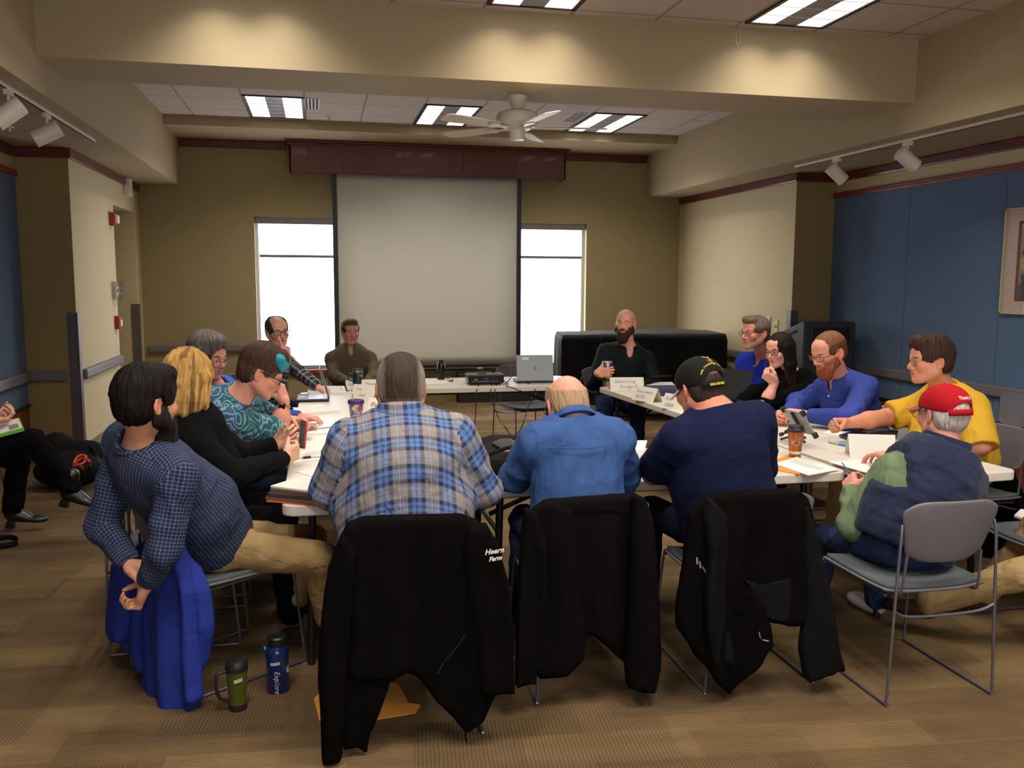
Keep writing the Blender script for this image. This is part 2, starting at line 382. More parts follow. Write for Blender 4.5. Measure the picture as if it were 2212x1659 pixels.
# windows
alum = mat('window_aluminium', (196, 198, 204), 0.4, 0.6); pane = glass_mat('window_glass', (250, 252, 255), 0.94)
shadem = mat('roller_shade_fabric', (226, 206, 200), 0.9, stretch=(1, 1, 40), rgb2=(214, 188, 184), vscale=6)
cass = mat('shade_cassette', (118, 106, 100), 0.5)
def shade_mat():
    m, N, L, b = new_mat('translucent_roller_shade')
    tl = N.new('ShaderNodeBsdfTranslucent'); tl.inputs[0].default_value = (0.86, 0.78, 0.80, 1)
    tr = N.new('ShaderNodeBsdfTransparent'); tr.inputs[0].default_value = (1, 1, 1, 1)
    tc = N.new('ShaderNodeTexCoord'); mp = N.new('ShaderNodeMapping'); mp.inputs['Scale'].default_value = (0.4, 1, 34); L.new(tc.outputs['Object'], mp.inputs[0])
    nz = N.new('ShaderNodeTexNoise'); nz.inputs['Scale'].default_value = 2.0; L.new(mp.outputs[0], nz.inputs['Vector'])
    mr = N.new('ShaderNodeMapRange'); mr.inputs['To Min'].default_value = 0.05; mr.inputs['To Max'].default_value = 0.28; L.new(nz.outputs['Fac'], mr.inputs['Value'])
    mx = N.new('ShaderNodeMixShader'); L.new(mr.outputs[0], mx.inputs[0]); L.new(tl.outputs[0], mx.inputs[1]); L.new(tr.outputs[0], mx.inputs[2])
    L.new(mx.outputs[0], N['Material Output'].inputs['Surface']); return m
shm = shade_mat()
for i, (x0, x1, z0, z1) in enumerate((WL, WR)):
    b = MB()
    for a, c in (((x0, z0), (x0+0.04, z1)), ((x1-0.04, z0), (x1, z1)), ((x0, z0), (x1, z0+0.04)), ((x0, z1-0.04), (x1, z1))):
        b.box((a[0], YF+0.10, a[1]), (c[0], YF+0.14, c[1]))
    w = struct(b.build('window_%d' % (i+1), alum))
    MB().box((x0+0.04, YF+0.115, z0+0.04), (x1-0.04, YF+0.121, z1-0.04)).build('window_pane', pane, w)
    MB().box((x0-0.02, YF-0.05, z0-0.055), (x1+0.02, YF+0.10, z0)).build('window_sill', woodl, w, bev=0.008)
    sh = tag(bpy.data.objects.new('roller_shade', None), ('roller shade a quarter lowered over the window left of the screen', 'roller shade a quarter lowered over the window right of the screen')[i], 'window shade', 'roller shades')
    sh.location = ((x0+x1)/2, YF+0.05, z1); COL.objects.link(sh)
    zb = (1.955, 1.975)[i]
    MB().box((x0+0.01, YF+0.02, z1-0.085), (x1-0.01, YF+0.085, z1-0.005)).build('shade_cassette', cass, sh, bev=0.006)
    MB().grid(lambda u, v: (x0+0.05+(x1-x0-0.1)*u, YF+0.06+0.004*math.sin(u*9), z1-0.08-(z1-0.08-zb)*v), 12, 8).build('shade_fabric', shm, sh)
    MB().box((x0+0.05, YF+0.045, zb-0.035), (x1-0.05, YF+0.075, zb)).build('hem_bar', cass, sh, bev=0.004)
for i, x0 in enumerate((-1.27, 0.73, 2.73)):      # invented window frames behind the viewer, around the added fill lamps
    b = MB()
    for a, c in (((x0, 0.88), (x0+0.04, 2.62)), ((x0+1.30, 0.88), (x0+1.34, 2.62)), ((x0, 0.88), (x0+1.34, 0.92)), ((x0, 2.58), (x0+1.34, 2.62))): b.box((a[0], YN-0.12, a[1]), (c[0], YN-0.08, c[1]))
    struct(b.build('window_%d' % (i+3), alum))
struct(boxo('ground_outside', (-30, YF+0.6, -0.6), (30, 60, -0.5), mat('snowy_ground', (235, 236, 240), 0.9)))
# ------------------------------------------------------------------ rounded bodies: distance fields meshed with surface nets
def frame_axes(az, pitch=0.0, roll=0.0):
    """right, forward, up of something facing azimuth az (degrees from +Y towards +X), nodding down by pitch, leaning to its right by roll"""
    a, p, r = (math.radians(v) for v in (az, pitch, roll))
    f = np.array([math.sin(a)*math.cos(p), math.cos(a)*math.cos(p), -math.sin(p)])
    rt = np.array([math.cos(a), -math.sin(a), 0.0]); up = np.cross(rt, f)
    return np.array([math.cos(r)*rt-math.sin(r)*up, f, math.cos(r)*up+math.sin(r)*rt])
class Cap:                                    # tapered capsule
    def __init__(s, a, b, ra, rb=None, k=0.02):
        s.a = np.asarray(a, float); s.b = np.asarray(b, float); s.ra = ra; s.rb = ra if rb is None else rb; s.k = k; s.op = 0
        m = max(s.ra, s.rb); s.lo = np.minimum(s.a, s.b)-m; s.hi = np.maximum(s.a, s.b)+m
    def d(s, x, y, z):
        e = s.b-s.a; l2 = float(e@e)+1e-12
        px, py, pz = x-s.a[0], y-s.a[1], z-s.a[2]
        t = np.clip((px*e[0]+py*e[1]+pz*e[2])/l2, 0, 1)
        return np.sqrt((px-t*e[0])**2+(py-t*e[1])**2+(pz-t*e[2])**2)-(s.ra+(s.rb-s.ra)*t)
class Ell:                                    # ellipsoid in a frame
    def __init__(s, c, r, R=None, k=0.02, op=0):
        s.c = np.asarray(c, float); s.r = np.asarray(r, float); s.R = np.eye(3) if R is None else R; s.k = k; s.op = op
        h = np.sqrt(((s.R.T*s.r)**2).sum(1)); s.lo = s.c-h; s.hi = s.c+h
    def d(s, x, y, z):
        p = (x-s.c[0], y-s.c[1], z-s.c[2])
        q = [p[0]*s.R[i, 0]+p[1]*s.R[i, 1]+p[2]*s.R[i, 2] for i in range(3)]
        k0 = np.sqrt(sum((q[i]/s.r[i])**2 for i in range(3))); k1 = np.sqrt(sum((q[i]/s.r[i]**2)**2 for i in range(3)))+1e-9
        return k0*(k0-1.0)/k1
class Rbox:                                   # rounded box in a frame
    def __init__(s, c, h, rr, R=None, k=0.02, op=0):
        s.c = np.asarray(c, float); s.h = np.asarray(h, float); s.rr = rr; s.R = np.eye(3) if R is None else R; s.k = k; s.op = op
        e = (np.abs(s.R.T)*(s.h)).sum(1); s.lo = s.c-e; s.hi = s.c+e
    def d(s, x, y, z):
        p = (x-s.c[0], y-s.c[1], z-s.c[2])
        q = [np.abs(p[0]*s.R[i, 0]+p[1]*s.R[i, 1]+p[2]*s.R[i, 2])-(s.h[i]-s.rr) for i in range(3)]
        return np.sqrt(sum(np.maximum(v, 0)**2 for v in q))+np.minimum(np.maximum(np.maximum(q[0], q[1]), q[2]), 0)-s.rr
class Cut:                                    # keep the side the normal points away from
    def __init__(s, p, n, k=0.004):
        s.p = np.asarray(p, float); s.n = nrm(n); s.k = k; s.op = 2
    def d(s, x, y, z): return (x-s.p[0])*s.n[0]+(y-s.p[1])*s.n[1]+(z-s.p[2])*s.n[2]
class Poly:                                   # outline in a frame's x,z plane, given depth and rounding; y bulges by fn
    def __init__(s, o, R, pts, half, rr=0.01, off=None, k=0.01):
        s.o = np.asarray(o, float); s.R = R; s.pts = np.asarray(pts, float); s.half = half; s.rr = rr; s.off = off; s.k = k; s.op = 0
        e = half+0.12
        c = [s.o+s.R.T@np.array([px, py, pz]) for px, pz in s.pts for py in (-e, e)]
        s.lo = np.min(c, 0); s.hi = np.max(c, 0)
    def d(s, x, y, z):
        p = (x-s.o[0], y-s.o[1], z-s.o[2])
        u, w, v = [p[0]*s.R[i, 0]+p[1]*s.R[i, 1]+p[2]*s.R[i, 2] for i in range(3)]
        u, w, v = np.broadcast_arrays(u, w, v)
        dd = np.full(u.shape, 1e9); sg = np.ones(u.shape)
        n = len(s.pts)
        for i in range(n):
            a = s.pts[i]; b = s.pts[i-1]; e = b-a
            wx, wy = u-a[0], v-a[1]
            t = np.clip((wx*e[0]+wy*e[1])/(e@e+1e-12), 0, 1)
            dd = np.minimum(dd, (wx-e[0]*t)**2+(wy-e[1]*t)**2)
            c1 = v >= a[1]; c2 = v < b[1]; c3 = e[0]*wy > e[1]*wx
            sg = np.where((c1 & c2 & c3) | (~c1 & ~c2 & ~c3), -sg, sg)
        d2 = sg*np.sqrt(dd)+s.rr
        if s.off is not None: w = w-s.off(u, v)
        dz = np.abs(w)-(s.half-s.rr)
        return np.minimum(np.maximum(d2, dz), 0)+np.sqrt(np.maximum(d2, 0)**2+np.maximum(dz, 0)**2)-s.rr
def smin(a, b, k):
    h = np.clip(0.5+0.5*(a-b)/k, 0, 1); return a*(1-h)+b*h-k*h*(1-h)
def field(prims, x, y, z):
    D = np.full(np.broadcast(x, y, z).shape, 0.5)
    for p in prims:
        d = p.d(x, y, z)
        if p.op == 0: D = smin(D, d, p.k)
        elif p.op == 1: D = -smin(-D, d, p.k)
        else: D = -smin(-D, -d, p.k)
    return D
def axis(lo, hi, step, bands=()):
    pts = [lo]; fine = sorted(bands)
    while pts[-1] < hi:
        x = pts[-1]; h = step
        for a, b, s in fine:
            if a-step*0.5 <= x <= b: h = min(h, s)
        pts.append(x+h)
    return np.array(pts)
def grid_field(prims, ax):
    Xa, Ya, Za = ax
    D = np.full((len(Xa), len(Ya), len(Za)), 0.5, np.float32)
    for p in prims:
        if p.op == 2:
            d = p.d(Xa[:, None, None], Ya[None, :, None], Za[None, None, :]).astype(np.float32)
            D = -smin(-D, -d, p.k); continue
        m = p.k+0.012
        i0, i1 = np.searchsorted(Xa, (p.lo[0]-m, p.hi[0]+m)); j0, j1 = np.searchsorted(Ya, (p.lo[1]-m, p.hi[1]+m)); k0, k1 = np.searchsorted(Za, (p.lo[2]-m, p.hi[2]+m))
        if i1 <= i0 or j1 <= j0 or k1 <= k0: continue
        d = p.d(Xa[i0:i1, None, None], Ya[None, j0:j1, None], Za[None, None, k0:k1]).astype(np.float32)
        S = D[i0:i1, j0:j1, k0:k1]
        D[i0:i1, j0:j1, k0:k1] = smin(S, d, p.k) if p.op == 0 else -smin(-S, d, p.k)
    return D
def surface_net(D, ax):
    S = D < 0
    nx, ny, nz = D.shape
    cnt = np.zeros((nx-1, ny-1, nz-1), np.int8)
    for a in (0, 1):
        for b in (0, 1):
            for c in (0, 1): cnt += S[a:nx-1+a, b:ny-1+b, c:nz-1+c]
    act = np.argwhere((cnt > 0) & (cnt < 8))
    if len(act) == 0: return np.zeros((0, 3)), np.zeros((0, 4), int)
    idx = np.full(cnt.shape, -1, np.int32); idx[act[:, 0], act[:, 1], act[:, 2]] = np.arange(len(act))
    cor = np.array([(a, b, c) for a in (0, 1) for b in (0, 1) for c in (0, 1)])
    val = np.stack([D[act[:, 0]+a, act[:, 1]+b, act[:, 2]+c] for a, b, c in cor], 1)
    acc = np.zeros((len(act), 3)); num = np.zeros(len(act))
    for i in range(8):
        for j in range(i+1, 8):
            if np.abs(cor[i]-cor[j]).sum() != 1: continue
            a, b = val[:, i], val[:, j]; cr = (a < 0) != (b < 0)
            t = np.where(cr, a/np.where(cr, a-b, 1), 0)
            acc += np.where(cr[:, None], cor[i]+(cor[j]-cor[i])*t[:, None], 0); num += cr
    fr = acc/num[:, None]
    V = np.empty((len(act), 3))
    for c in range(3):
        g = ax[c]; i = act[:, c]; V[:, c] = g[i]+fr[:, c]*(g[i+1]-g[i])
    Q = []
    for c, (d, e) in ((0, (1, 2)), (1, (2, 0)), (2, (0, 1))):
        A = np.moveaxis(S, (c, d, e), (0, 1, 2)); I = np.moveaxis(idx, (c, d, e), (0, 1, 2))
        fl = np.argwhere(A[:-1, 1:-1, 1:-1] != A[1:, 1:-1, 1:-1])
        if len(fl) == 0: continue
        i, j, k = fl[:, 0], fl[:, 1]+1, fl[:, 2]+1
        q = np.stack([I[i, j-1, k-1], I[i, j, k-1], I[i, j, k], I[i, j-1, k]], 1)
        sg = A[i, j, k]
        q[~sg] = q[~sg][:, ::-1]; Q.append(q)
    Q = np.concatenate(Q); Q = Q[(Q >= 0).all(1)]
    return V, Q
def vnormals(V, Q):
    n = np.cross(V[Q[:, 2]]-V[Q[:, 0]], V[Q[:, 3]]-V[Q[:, 1]])
    N = np.zeros_like(V)
    for c in range(4): np.add.at(N, Q[:, c], n)
    return N/(np.linalg.norm(N, axis=1, keepdims=True)+1e-12)
def mesh_from(name, V, Q, m, parent, col=None, uv=None, smooth=True):
    me = bpy.data.meshes.new(name); nf = len(Q)
    me.vertices.add(len(V)); me.vertices.foreach_set('co', V.astype(np.float32).ravel())
    me.loops.add(nf*4); me.loops.foreach_set('vertex_index', Q.astype(np.int32).ravel())
    me.polygons.add(nf); me.polygons.foreach_set('loop_start', np.arange(0, nf*4, 4, dtype=np.int32))
    try: me.polygons.foreach_set('loop_total', np.full(nf, 4, np.int32))
    except Exception: pass
    me.polygons.foreach_set('use_smooth', np.ones(nf, bool))
    me.update(calc_edges=True)
    if col is not None:
        a = me.color_attributes.new('tone', 'FLOAT_COLOR', 'POINT')
        c4 = np.ones((len(V), 4), np.float32); c4[:, :3] = col; a.data.foreach_set('color', c4.ravel())
    if uv is not None:
        u = me.uv_layers.new(name='cloth'); u.data.foreach_set('uv', uv.astype(np.float32).ravel())
    me.materials.append(m)
    o = bpy.data.objects.new(name, me); return link(o, parent)
def hash3(i, j, k):
    h = (i*374761393+j*668265263+k*2147483647) & 0xffffffff
    h = ((h ^ (h >> 13))*1274126177) & 0xffffffff
    return ((h ^ (h >> 16)) & 0xffff)/65535.0
def vnoise(p):
    p = np.asarray(p); f = np.floor(p); i = f.astype(np.int64); t = p-f; t = t*t*(3-2*t); r = 0
    for a in (0, 1):
        for b in (0, 1):
            for c in (0, 1):
                w = (t[:, 0] if a else 1-t[:, 0])*(t[:, 1] if b else 1-t[:, 1])*(t[:, 2] if c else 1-t[:, 2])
                r = r+w*hash3(i[:, 0]+a, i[:, 1]+b, i[:, 2]+c)
    return r
def mesh_prims(prims, step, bands=None, pad=0.02):
    ps = [p for p in prims if p.op == 0]
    lo = np.min([p.lo for p in ps], 0)-pad; hi = np.max([p.hi for p in ps], 0)+pad
    bx = [[], [], []]
    for (a, b, s) in (bands or []):
        for c in range(3): bx[c].append((a[c], b[c], s))
    ax = [axis(lo[c], hi[c], step, bx[c]) for c in range(3)]
    D = grid_field(prims, ax)
    return surface_net(D, ax)
def soft(name, prims, step, m, parent, fold=0.0, fscale=(9, 9, 9), seed=0.0, R=None, fold2=0.0, **kw):
    V, Q = mesh_prims(prims, step)
    if fold:
        N = vnormals(V, Q); L = V if R is None else V@R.T
        n = vnoise(L*np.array(fscale)+seed)-0.5; n2 = vnoise(L*np.array(fscale)*2.3+seed+7)-0.5
        V = V+N*(fold*(n*1.4+n2*0.6))[:, None]
    return mesh_from(name, V, Q, m, parent, **kw)
# ------------------------------------------------------------------ people
def skin_mat():
    m, N, L, b = new_mat('skin')
    at = N.new('ShaderNodeAttribute'); at.attribute_name = 'tone'
    tc = N.new('ShaderNodeTexCoord'); nz = N.new('ShaderNodeTexNoise'); nz.inputs['Scale'].default_value = 38; nz.inputs['Detail'].default_value = 4
    L.new(tc.outputs['Object'], nz.inputs['Vector'])
    mx = N.new('ShaderNodeMixRGB'); mx.blend_type = 'MULTIPLY'; mr = N.new('ShaderNodeMapRange')
    mr.inputs['From Min'].default_value = 0.35; mr.inputs['From Max'].default_value = 0.7; mr.inputs['To Max'].default_value = 0.22
    L.new(nz.outputs['Fac'], mr.inputs['Value']); L.new(mr.outputs[0], mx.inputs[0]); L.new(at.outputs['Color'], mx.inputs[1]); mx.inputs[2].default_value = (0.85, 0.55, 0.45, 1)
    L.new(mx.outputs[0], b.inputs['Base Color'])
    b.inputs['Roughness'].default_value = 0.52; b.inputs['Specular IOR Level'].default_value = 0.35
    b.inputs['Subsurface Weight'].default_value = 0.12; b.inputs['Subsurface Radius'].default_value = (0.6, 0.2, 0.1); b.inputs['Subsurface Scale'].default_value = 0.008
    bp = N.new('ShaderNodeBump'); bp.inputs['Strength'].default_value = 0.12; bp.inputs['Distance'].default_value = 0.002
    n2 = N.new('ShaderNodeTexNoise'); n2.inputs['Scale'].default_value = 260; L.new(tc.outputs['Object'], n2.inputs['Vector'])
    L.new(n2.outputs['Fac'], bp.inputs['Height']); L.new(bp.outputs[0], b.inputs['Normal'])
    return m
SKIN = skin_mat()
def hair_mat():
    m, N, L, b = new_mat('hair_strands')
    at = N.new('ShaderNodeAttribute'); at.attribute_name = 'tone'
    uv = N.new('ShaderNodeUVMap'); uv.uv_map = 'cloth'
    mp = N.new('ShaderNodeMapping'); mp.inputs['Scale'].default_value = (260, 9, 1); L.new(uv.outputs[0], mp.inputs[0])
    nz = N.new('ShaderNodeTexNoise'); nz.inputs['Scale'].default_value = 1.0; nz.inputs['Detail'].default_value = 3; L.new(mp.outputs[0], nz.inputs['Vector'])
    mr = N.new('ShaderNodeMapRange'); mr.inputs['From Min'].default_value = 0.3; mr.inputs['From Max'].default_value = 0.7; mr.inputs['To Min'].default_value = 0.55; mr.inputs['To Max'].default_value = 1.35
    L.new(nz.outputs['Fac'], mr.inputs['Value'])
    ml = N.new('ShaderNodeVectorMath'); ml.operation = 'SCALE'; L.new(at.outputs['Color'], ml.inputs[0]); L.new(mr.outputs[0], ml.inputs['Scale'])
    L.new(ml.outputs[0], b.inputs['Base Color']); b.inputs['Roughness'].default_value = 0.6; b.inputs['Specular IOR Level'].default_value = 0.14
    bp = N.new('ShaderNodeBump'); bp.inputs['Strength'].default_value = 0.7; bp.inputs['Distance'].default_value = 0.004
    L.new(nz.outputs['Fac'], bp.inputs['Height']); L.new(bp.outputs[0], b.inputs['Normal'])
    return m
HAIR = hair_mat()
def cloth_mat(name, rgb, rough=0.85, weave=300.0, fold=0.5, fscale=(14, 7), var=0.10, sheen=0.0, spec=0.25, rgb2=None, wash=5.0):
    """plain cloth: washed colour variation and fold bump along the garment's own coordinates"""
    if name in MATS: return MATS[name]
    m, N, L, b = new_mat(name); c = lin(rgb); c2 = lin(rgb2) if rgb2 else tuple(v*(1-var) for v in c)
    uv = N.new('ShaderNodeUVMap'); uv.uv_map = 'cloth'
    nz = N.new('ShaderNodeTexNoise'); nz.inputs['Scale'].default_value = wash; nz.inputs['Detail'].default_value = 6; L.new(uv.outputs[0], nz.inputs['Vector'])
    mx = N.new('ShaderNodeMixRGB'); mr = N.new('ShaderNodeMapRange'); mr.inputs['From Min'].default_value = 0.33; mr.inputs['From Max'].default_value = 0.67
    L.new(nz.outputs['Fac'], mr.inputs['Value']); L.new(mr.outputs[0], mx.inputs[0]); mx.inputs[1].default_value = (*c, 1); mx.inputs[2].default_value = (*c2, 1)
    L.new(mx.outputs[0], b.inputs['Base Color']); cloth_tail(N, L, b, uv, rough, spec, sheen, weave, fold, fscale)
    MATS[name] = m; return m
def cloth_tail(N, L, b, uv, rough, spec, sheen, weave, fold, fscale):
    b.inputs['Roughness'].default_value = rough; b.inputs['Specular IOR Level'].default_value = spec*0.5
    if sheen: b.inputs['Sheen Weight'].default_value = sheen
    mp = N.new('ShaderNodeMapping'); mp.inputs['Scale'].default_value = (fscale[0], fscale[1], 1); mp.inputs['Rotation'].default_value = (0, 0, 0.35); L.new(uv.outputs[0], mp.inputs[0])
    f = N.new('ShaderNodeTexNoise'); f.inputs['Scale'].default_value = 1.0; f.inputs['Detail'].default_value = 3; f.inputs['Distortion'].default_value = 0.8; L.new(mp.outputs[0], f.inputs['Vector'])
    w = N.new('ShaderNodeTexNoise'); w.inputs['Scale'].default_value = weave; L.new(uv.outputs[0], w.inputs['Vector'])
    b1 = N.new('ShaderNodeBump'); b1.inputs['Strength'].default_value = fold; b1.inputs['Distance'].default_value = 0.03; L.new(f.outputs['Fac'], b1.inputs['Height'])
    b2 = N.new('ShaderNodeBump'); b2.inputs['Strength'].default_value = 0.25; b2.inputs['Distance'].default_value = 0.002; L.new(w.outputs['Fac'], b2.inputs['Height'])
    L.new(b1.outputs[0], b2.inputs['Normal']); L.new(b2.outputs[0], b.inputs['Normal'])
def plaid_mat(name, base, bandsu, bandsv, period, rough=0.85, fold=0.4):
    """woven check: each band is (start, width, colour, weight) in fractions of the period"""
    if name in MATS: return MATS[name]
    m, N, L, b = new_mat(name); uv = N.new('ShaderNodeUVMap'); uv.uv_map = 'cloth'
    sp = N.new('ShaderNodeSeparateXYZ'); L.new(uv.outputs[0], sp.inputs[0])
    def stripes(sock, bands, per):
        d = N.new('ShaderNodeMath'); d.operation = 'DIVIDE'; d.inputs[1].default_value = per; L.new(sock, d.inputs[0])
        fr = N.new('ShaderNodeMath'); fr.operation = 'FRACT'; L.new(d.outputs[0], fr.inputs[0])
        cur = None
        for st, w, c, wt in bands:
            g = N.new('ShaderNodeMath'); g.operation = 'COMPARE'; g.inputs[1].default_value = st+w/2; g.inputs[2].default_value = w/2; L.new(fr.outputs[0], g.inputs[0])
            k = N.new('ShaderNodeMath'); k.operation = 'MULTIPLY'; k.inputs[1].default_value = wt; L.new(g.outputs[0], k.inputs[0])
            mx = N.new('ShaderNodeMixRGB'); L.new(k.outputs[0], mx.inputs[0]); mx.inputs[2].default_value = (*lin(c), 1)
            if cur is None: mx.inputs[1].default_value = (*lin(base), 1)
            else: L.new(cur, mx.inputs[1])
            cur = mx.outputs[0]
        return cur
    a = stripes(sp.outputs['X'], bandsu, period[0]); c = stripes(sp.outputs['Y'], bandsv, period[1])
    mx = N.new('ShaderNodeMixRGB'); mx.inputs[0].default_value = 0.5; L.new(a, mx.inputs[1]); L.new(c, mx.inputs[2])
    L.new(mx.outputs[0], b.inputs['Base Color']); cloth_tail(N, L, b, uv, rough, 0.25, 0, 400, fold, (14, 7))
    MATS[name] = m; return m
def paisley_mat(name):
    m, N, L, b = new_mat(name); uv = N.new('ShaderNodeUVMap'); uv.uv_map = 'cloth'
    ds = N.new('ShaderNodeTexNoise'); ds.inputs['Scale'].default_value = 7; L.new(uv.outputs[0], ds.inputs['Vector'])
    ad = N.new('ShaderNodeVectorMath'); ad.operation = 'MULTIPLY_ADD'; ad.inputs[1].default_value = (0.16, 0.16, 0.16); L.new(ds.outputs['Color'], ad.inputs[0]); L.new(uv.outputs[0], ad.inputs[2])
    v = N.new('ShaderNodeTexVoronoi'); v.inputs['Scale'].default_value = 11; L.new(ad.outputs[0], v.inputs['Vector'])
    w = N.new('ShaderNodeMath'); w.operation = 'MULTIPLY'; w.inputs[1].default_value = 26; L.new(v.outputs['Distance'], w.inputs[0])
    sn = N.new('ShaderNodeMath'); sn.operation = 'SINE'; L.new(w.outputs[0], sn.inputs[0])
    cr = N.new('ShaderNodeValToRGB'); cr.color_ramp.interpolation = 'CONSTANT'; mr = N.new('ShaderNodeMapRange'); mr.inputs['From Min'].default_value = -1; L.new(sn.outputs[0], mr.inputs['Value']); L.new(mr.outputs[0], cr.inputs[0])
    e = cr.color_ramp.elements; e[0].position = 0; e[0].color = (*lin((22, 62, 70)), 1); e[1].position = 0.84; e[1].color = (*lin((150, 178, 190)), 1)
    for p, c in ((0.3, (62, 92, 122)), (0.5, (30, 92, 96)), (0.66, (98, 128, 152))):
        q = e.new(p); q.color = (*lin(c), 1)
    n2 = N.new('ShaderNodeTexNoise'); n2.inputs['Scale'].default_value = 5; n2.inputs['Detail'].default_value = 1; L.new(uv.outputs[0], n2.inputs['Vector'])
    r2 = N.new('ShaderNodeValToRGB'); r2.color_ramp.interpolation = 'EASE'; e = r2.color_ramp.elements; e[0].position = 0.42; e[0].color = (*lin((22, 110, 104)), 1); e[1].position = 0.6; e[1].color = (*lin((70, 94, 140)), 1)
    L.new(n2.outputs['Fac'], r2.inputs[0])
    mx = N.new('ShaderNodeMixRGB'); mx.inputs[0].default_value = 0.42; L.new(cr.outputs[0], mx.inputs[1]); L.new(r2.outputs[0], mx.inputs[2])
    L.new(mx.outputs[0], b.inputs['Base Color']); cloth_tail(N, L, b, uv, 0.7, 0.3, 0, 300, 0.5, (12, 6))
    return m

HANDS = {   # finger joint angles (three per finger, index..little) and thumb (spread, bend)
    'rest': ([(18, 30, 18), (22, 34, 20), (26, 38, 22), (30, 40, 24)], (40, 15)),
    'fist': ([(74, 92, 60), (78, 95, 60), (80, 95, 60), (82, 92, 60)], (30, 50)),
    'loose': ([(48, 70, 40), (56, 74, 42), (62, 76, 44), (66, 76, 44)], (36, 30)),
    'point': ([(6, 8, 6), (72, 92, 60), (78, 95, 60), (80, 92, 60)], (34, 45)),
    'grip': ([(42, 52, 36), (44, 54, 36), (46, 54, 36), (48, 54, 34)], (48, 25)),
    'phone': ([(40, 62, 30), (46, 66, 32), (52, 66, 34), (58, 64, 34)], (24, 6)),
    'flat': ([(6, 10, 8), (6, 10, 8), (8, 12, 8), (10, 14, 8)], (36, 10)),
    'pen': ([(40, 50, 20), (48, 60, 30), (60, 70, 40), (66, 74, 40)], (44, 28)),
}
def hand_prims(w, d, n, right, pose, s=1.0, spread=1.0):
    """w wrist, d towards the fingers, n the way the palm faces"""
    d = nrm(d); n = np.asarray(n, float); n = nrm(n-d*(n@d)); t = np.cross(d, n) if right else -np.cross(d, n)
    R = np.array([t, d, -n]); at = lambda u, v, q: w+s*(t*u+d*v-n*q)
    ps = [Rbox(at(0.001, 0.052, 0.0), np.array([0.040, 0.047, 0.0145])*s, 0.0135*s, R, k=0.012),
          Ell(at(0.026, 0.036, -0.010), np.array([0.019, 0.032, 0.015])*s, R, k=0.012),
          Ell(at(-0.026, 0.036, -0.006), np.array([0.016, 0.034, 0.014])*s, R, k=0.012),
          Ell(at(0, 0.006, 0), np.array([0.029, 0.03, 0.019])*s, R, k=0.015)]
    fing, th = HANDS[pose] if isinstance(pose, str) else pose
    for i, (u, v, ls, r) in enumerate(((0.030, 0.095, (0.043, 0.026, 0.021), 0.0092), (0.0095, 0.099, (0.047, 0.030, 0.022), 0.0095),
                                       (-0.0110, 0.095, (0.043, 0.028, 0.021), 0.0090), (-0.0300, 0.085, (0.034, 0.021, 0.019), 0.0080))):
        p = at(u, v, 0.002); a = 0.0; sp = math.radians((1.5-i)*3.0*spread)
        ps.append(Ell(p, np.array([0.0105, 0.0115, 0.0115])*s, R, k=0.006))
        for q in range(3):
            a += math.radians(fing[i][q]); dr = (d*math.cos(sp)+t*math.sin(sp))*math.cos(a)+n*math.sin(a)
            e = p+dr*ls[q]*s; ps.append(Cap(p, e, r*(1-0.09*q)*s, r*(1-0.09*(q+1))*s, k=0.0035 if q else 0.006)); p = e
    a, bnd = math.radians(th[0]), math.radians(th[1])
    p = at(0.026, 0.018, -0.006); dr = nrm(t*math.sin(a)+d*math.cos(a)+n*0.45)
    for q, (l, r0, r1) in enumerate(((0.044, 0.0145, 0.0115), (0.033, 0.0112, 0.0098), (0.027, 0.0098, 0.0080))):
        e = p+dr*l*s; ps.append(Cap(p, e, r0*s, r1*s, k=0.008)); p = e
        dr = nrm(dr-t*math.sin(bnd)*0.7+n*math.sin(bnd)*0.35+d*0.05)
    lo = np.min([q.lo for q in ps], 0); hi = np.max([q.hi for q in ps], 0)
    return ps, (lo, hi)

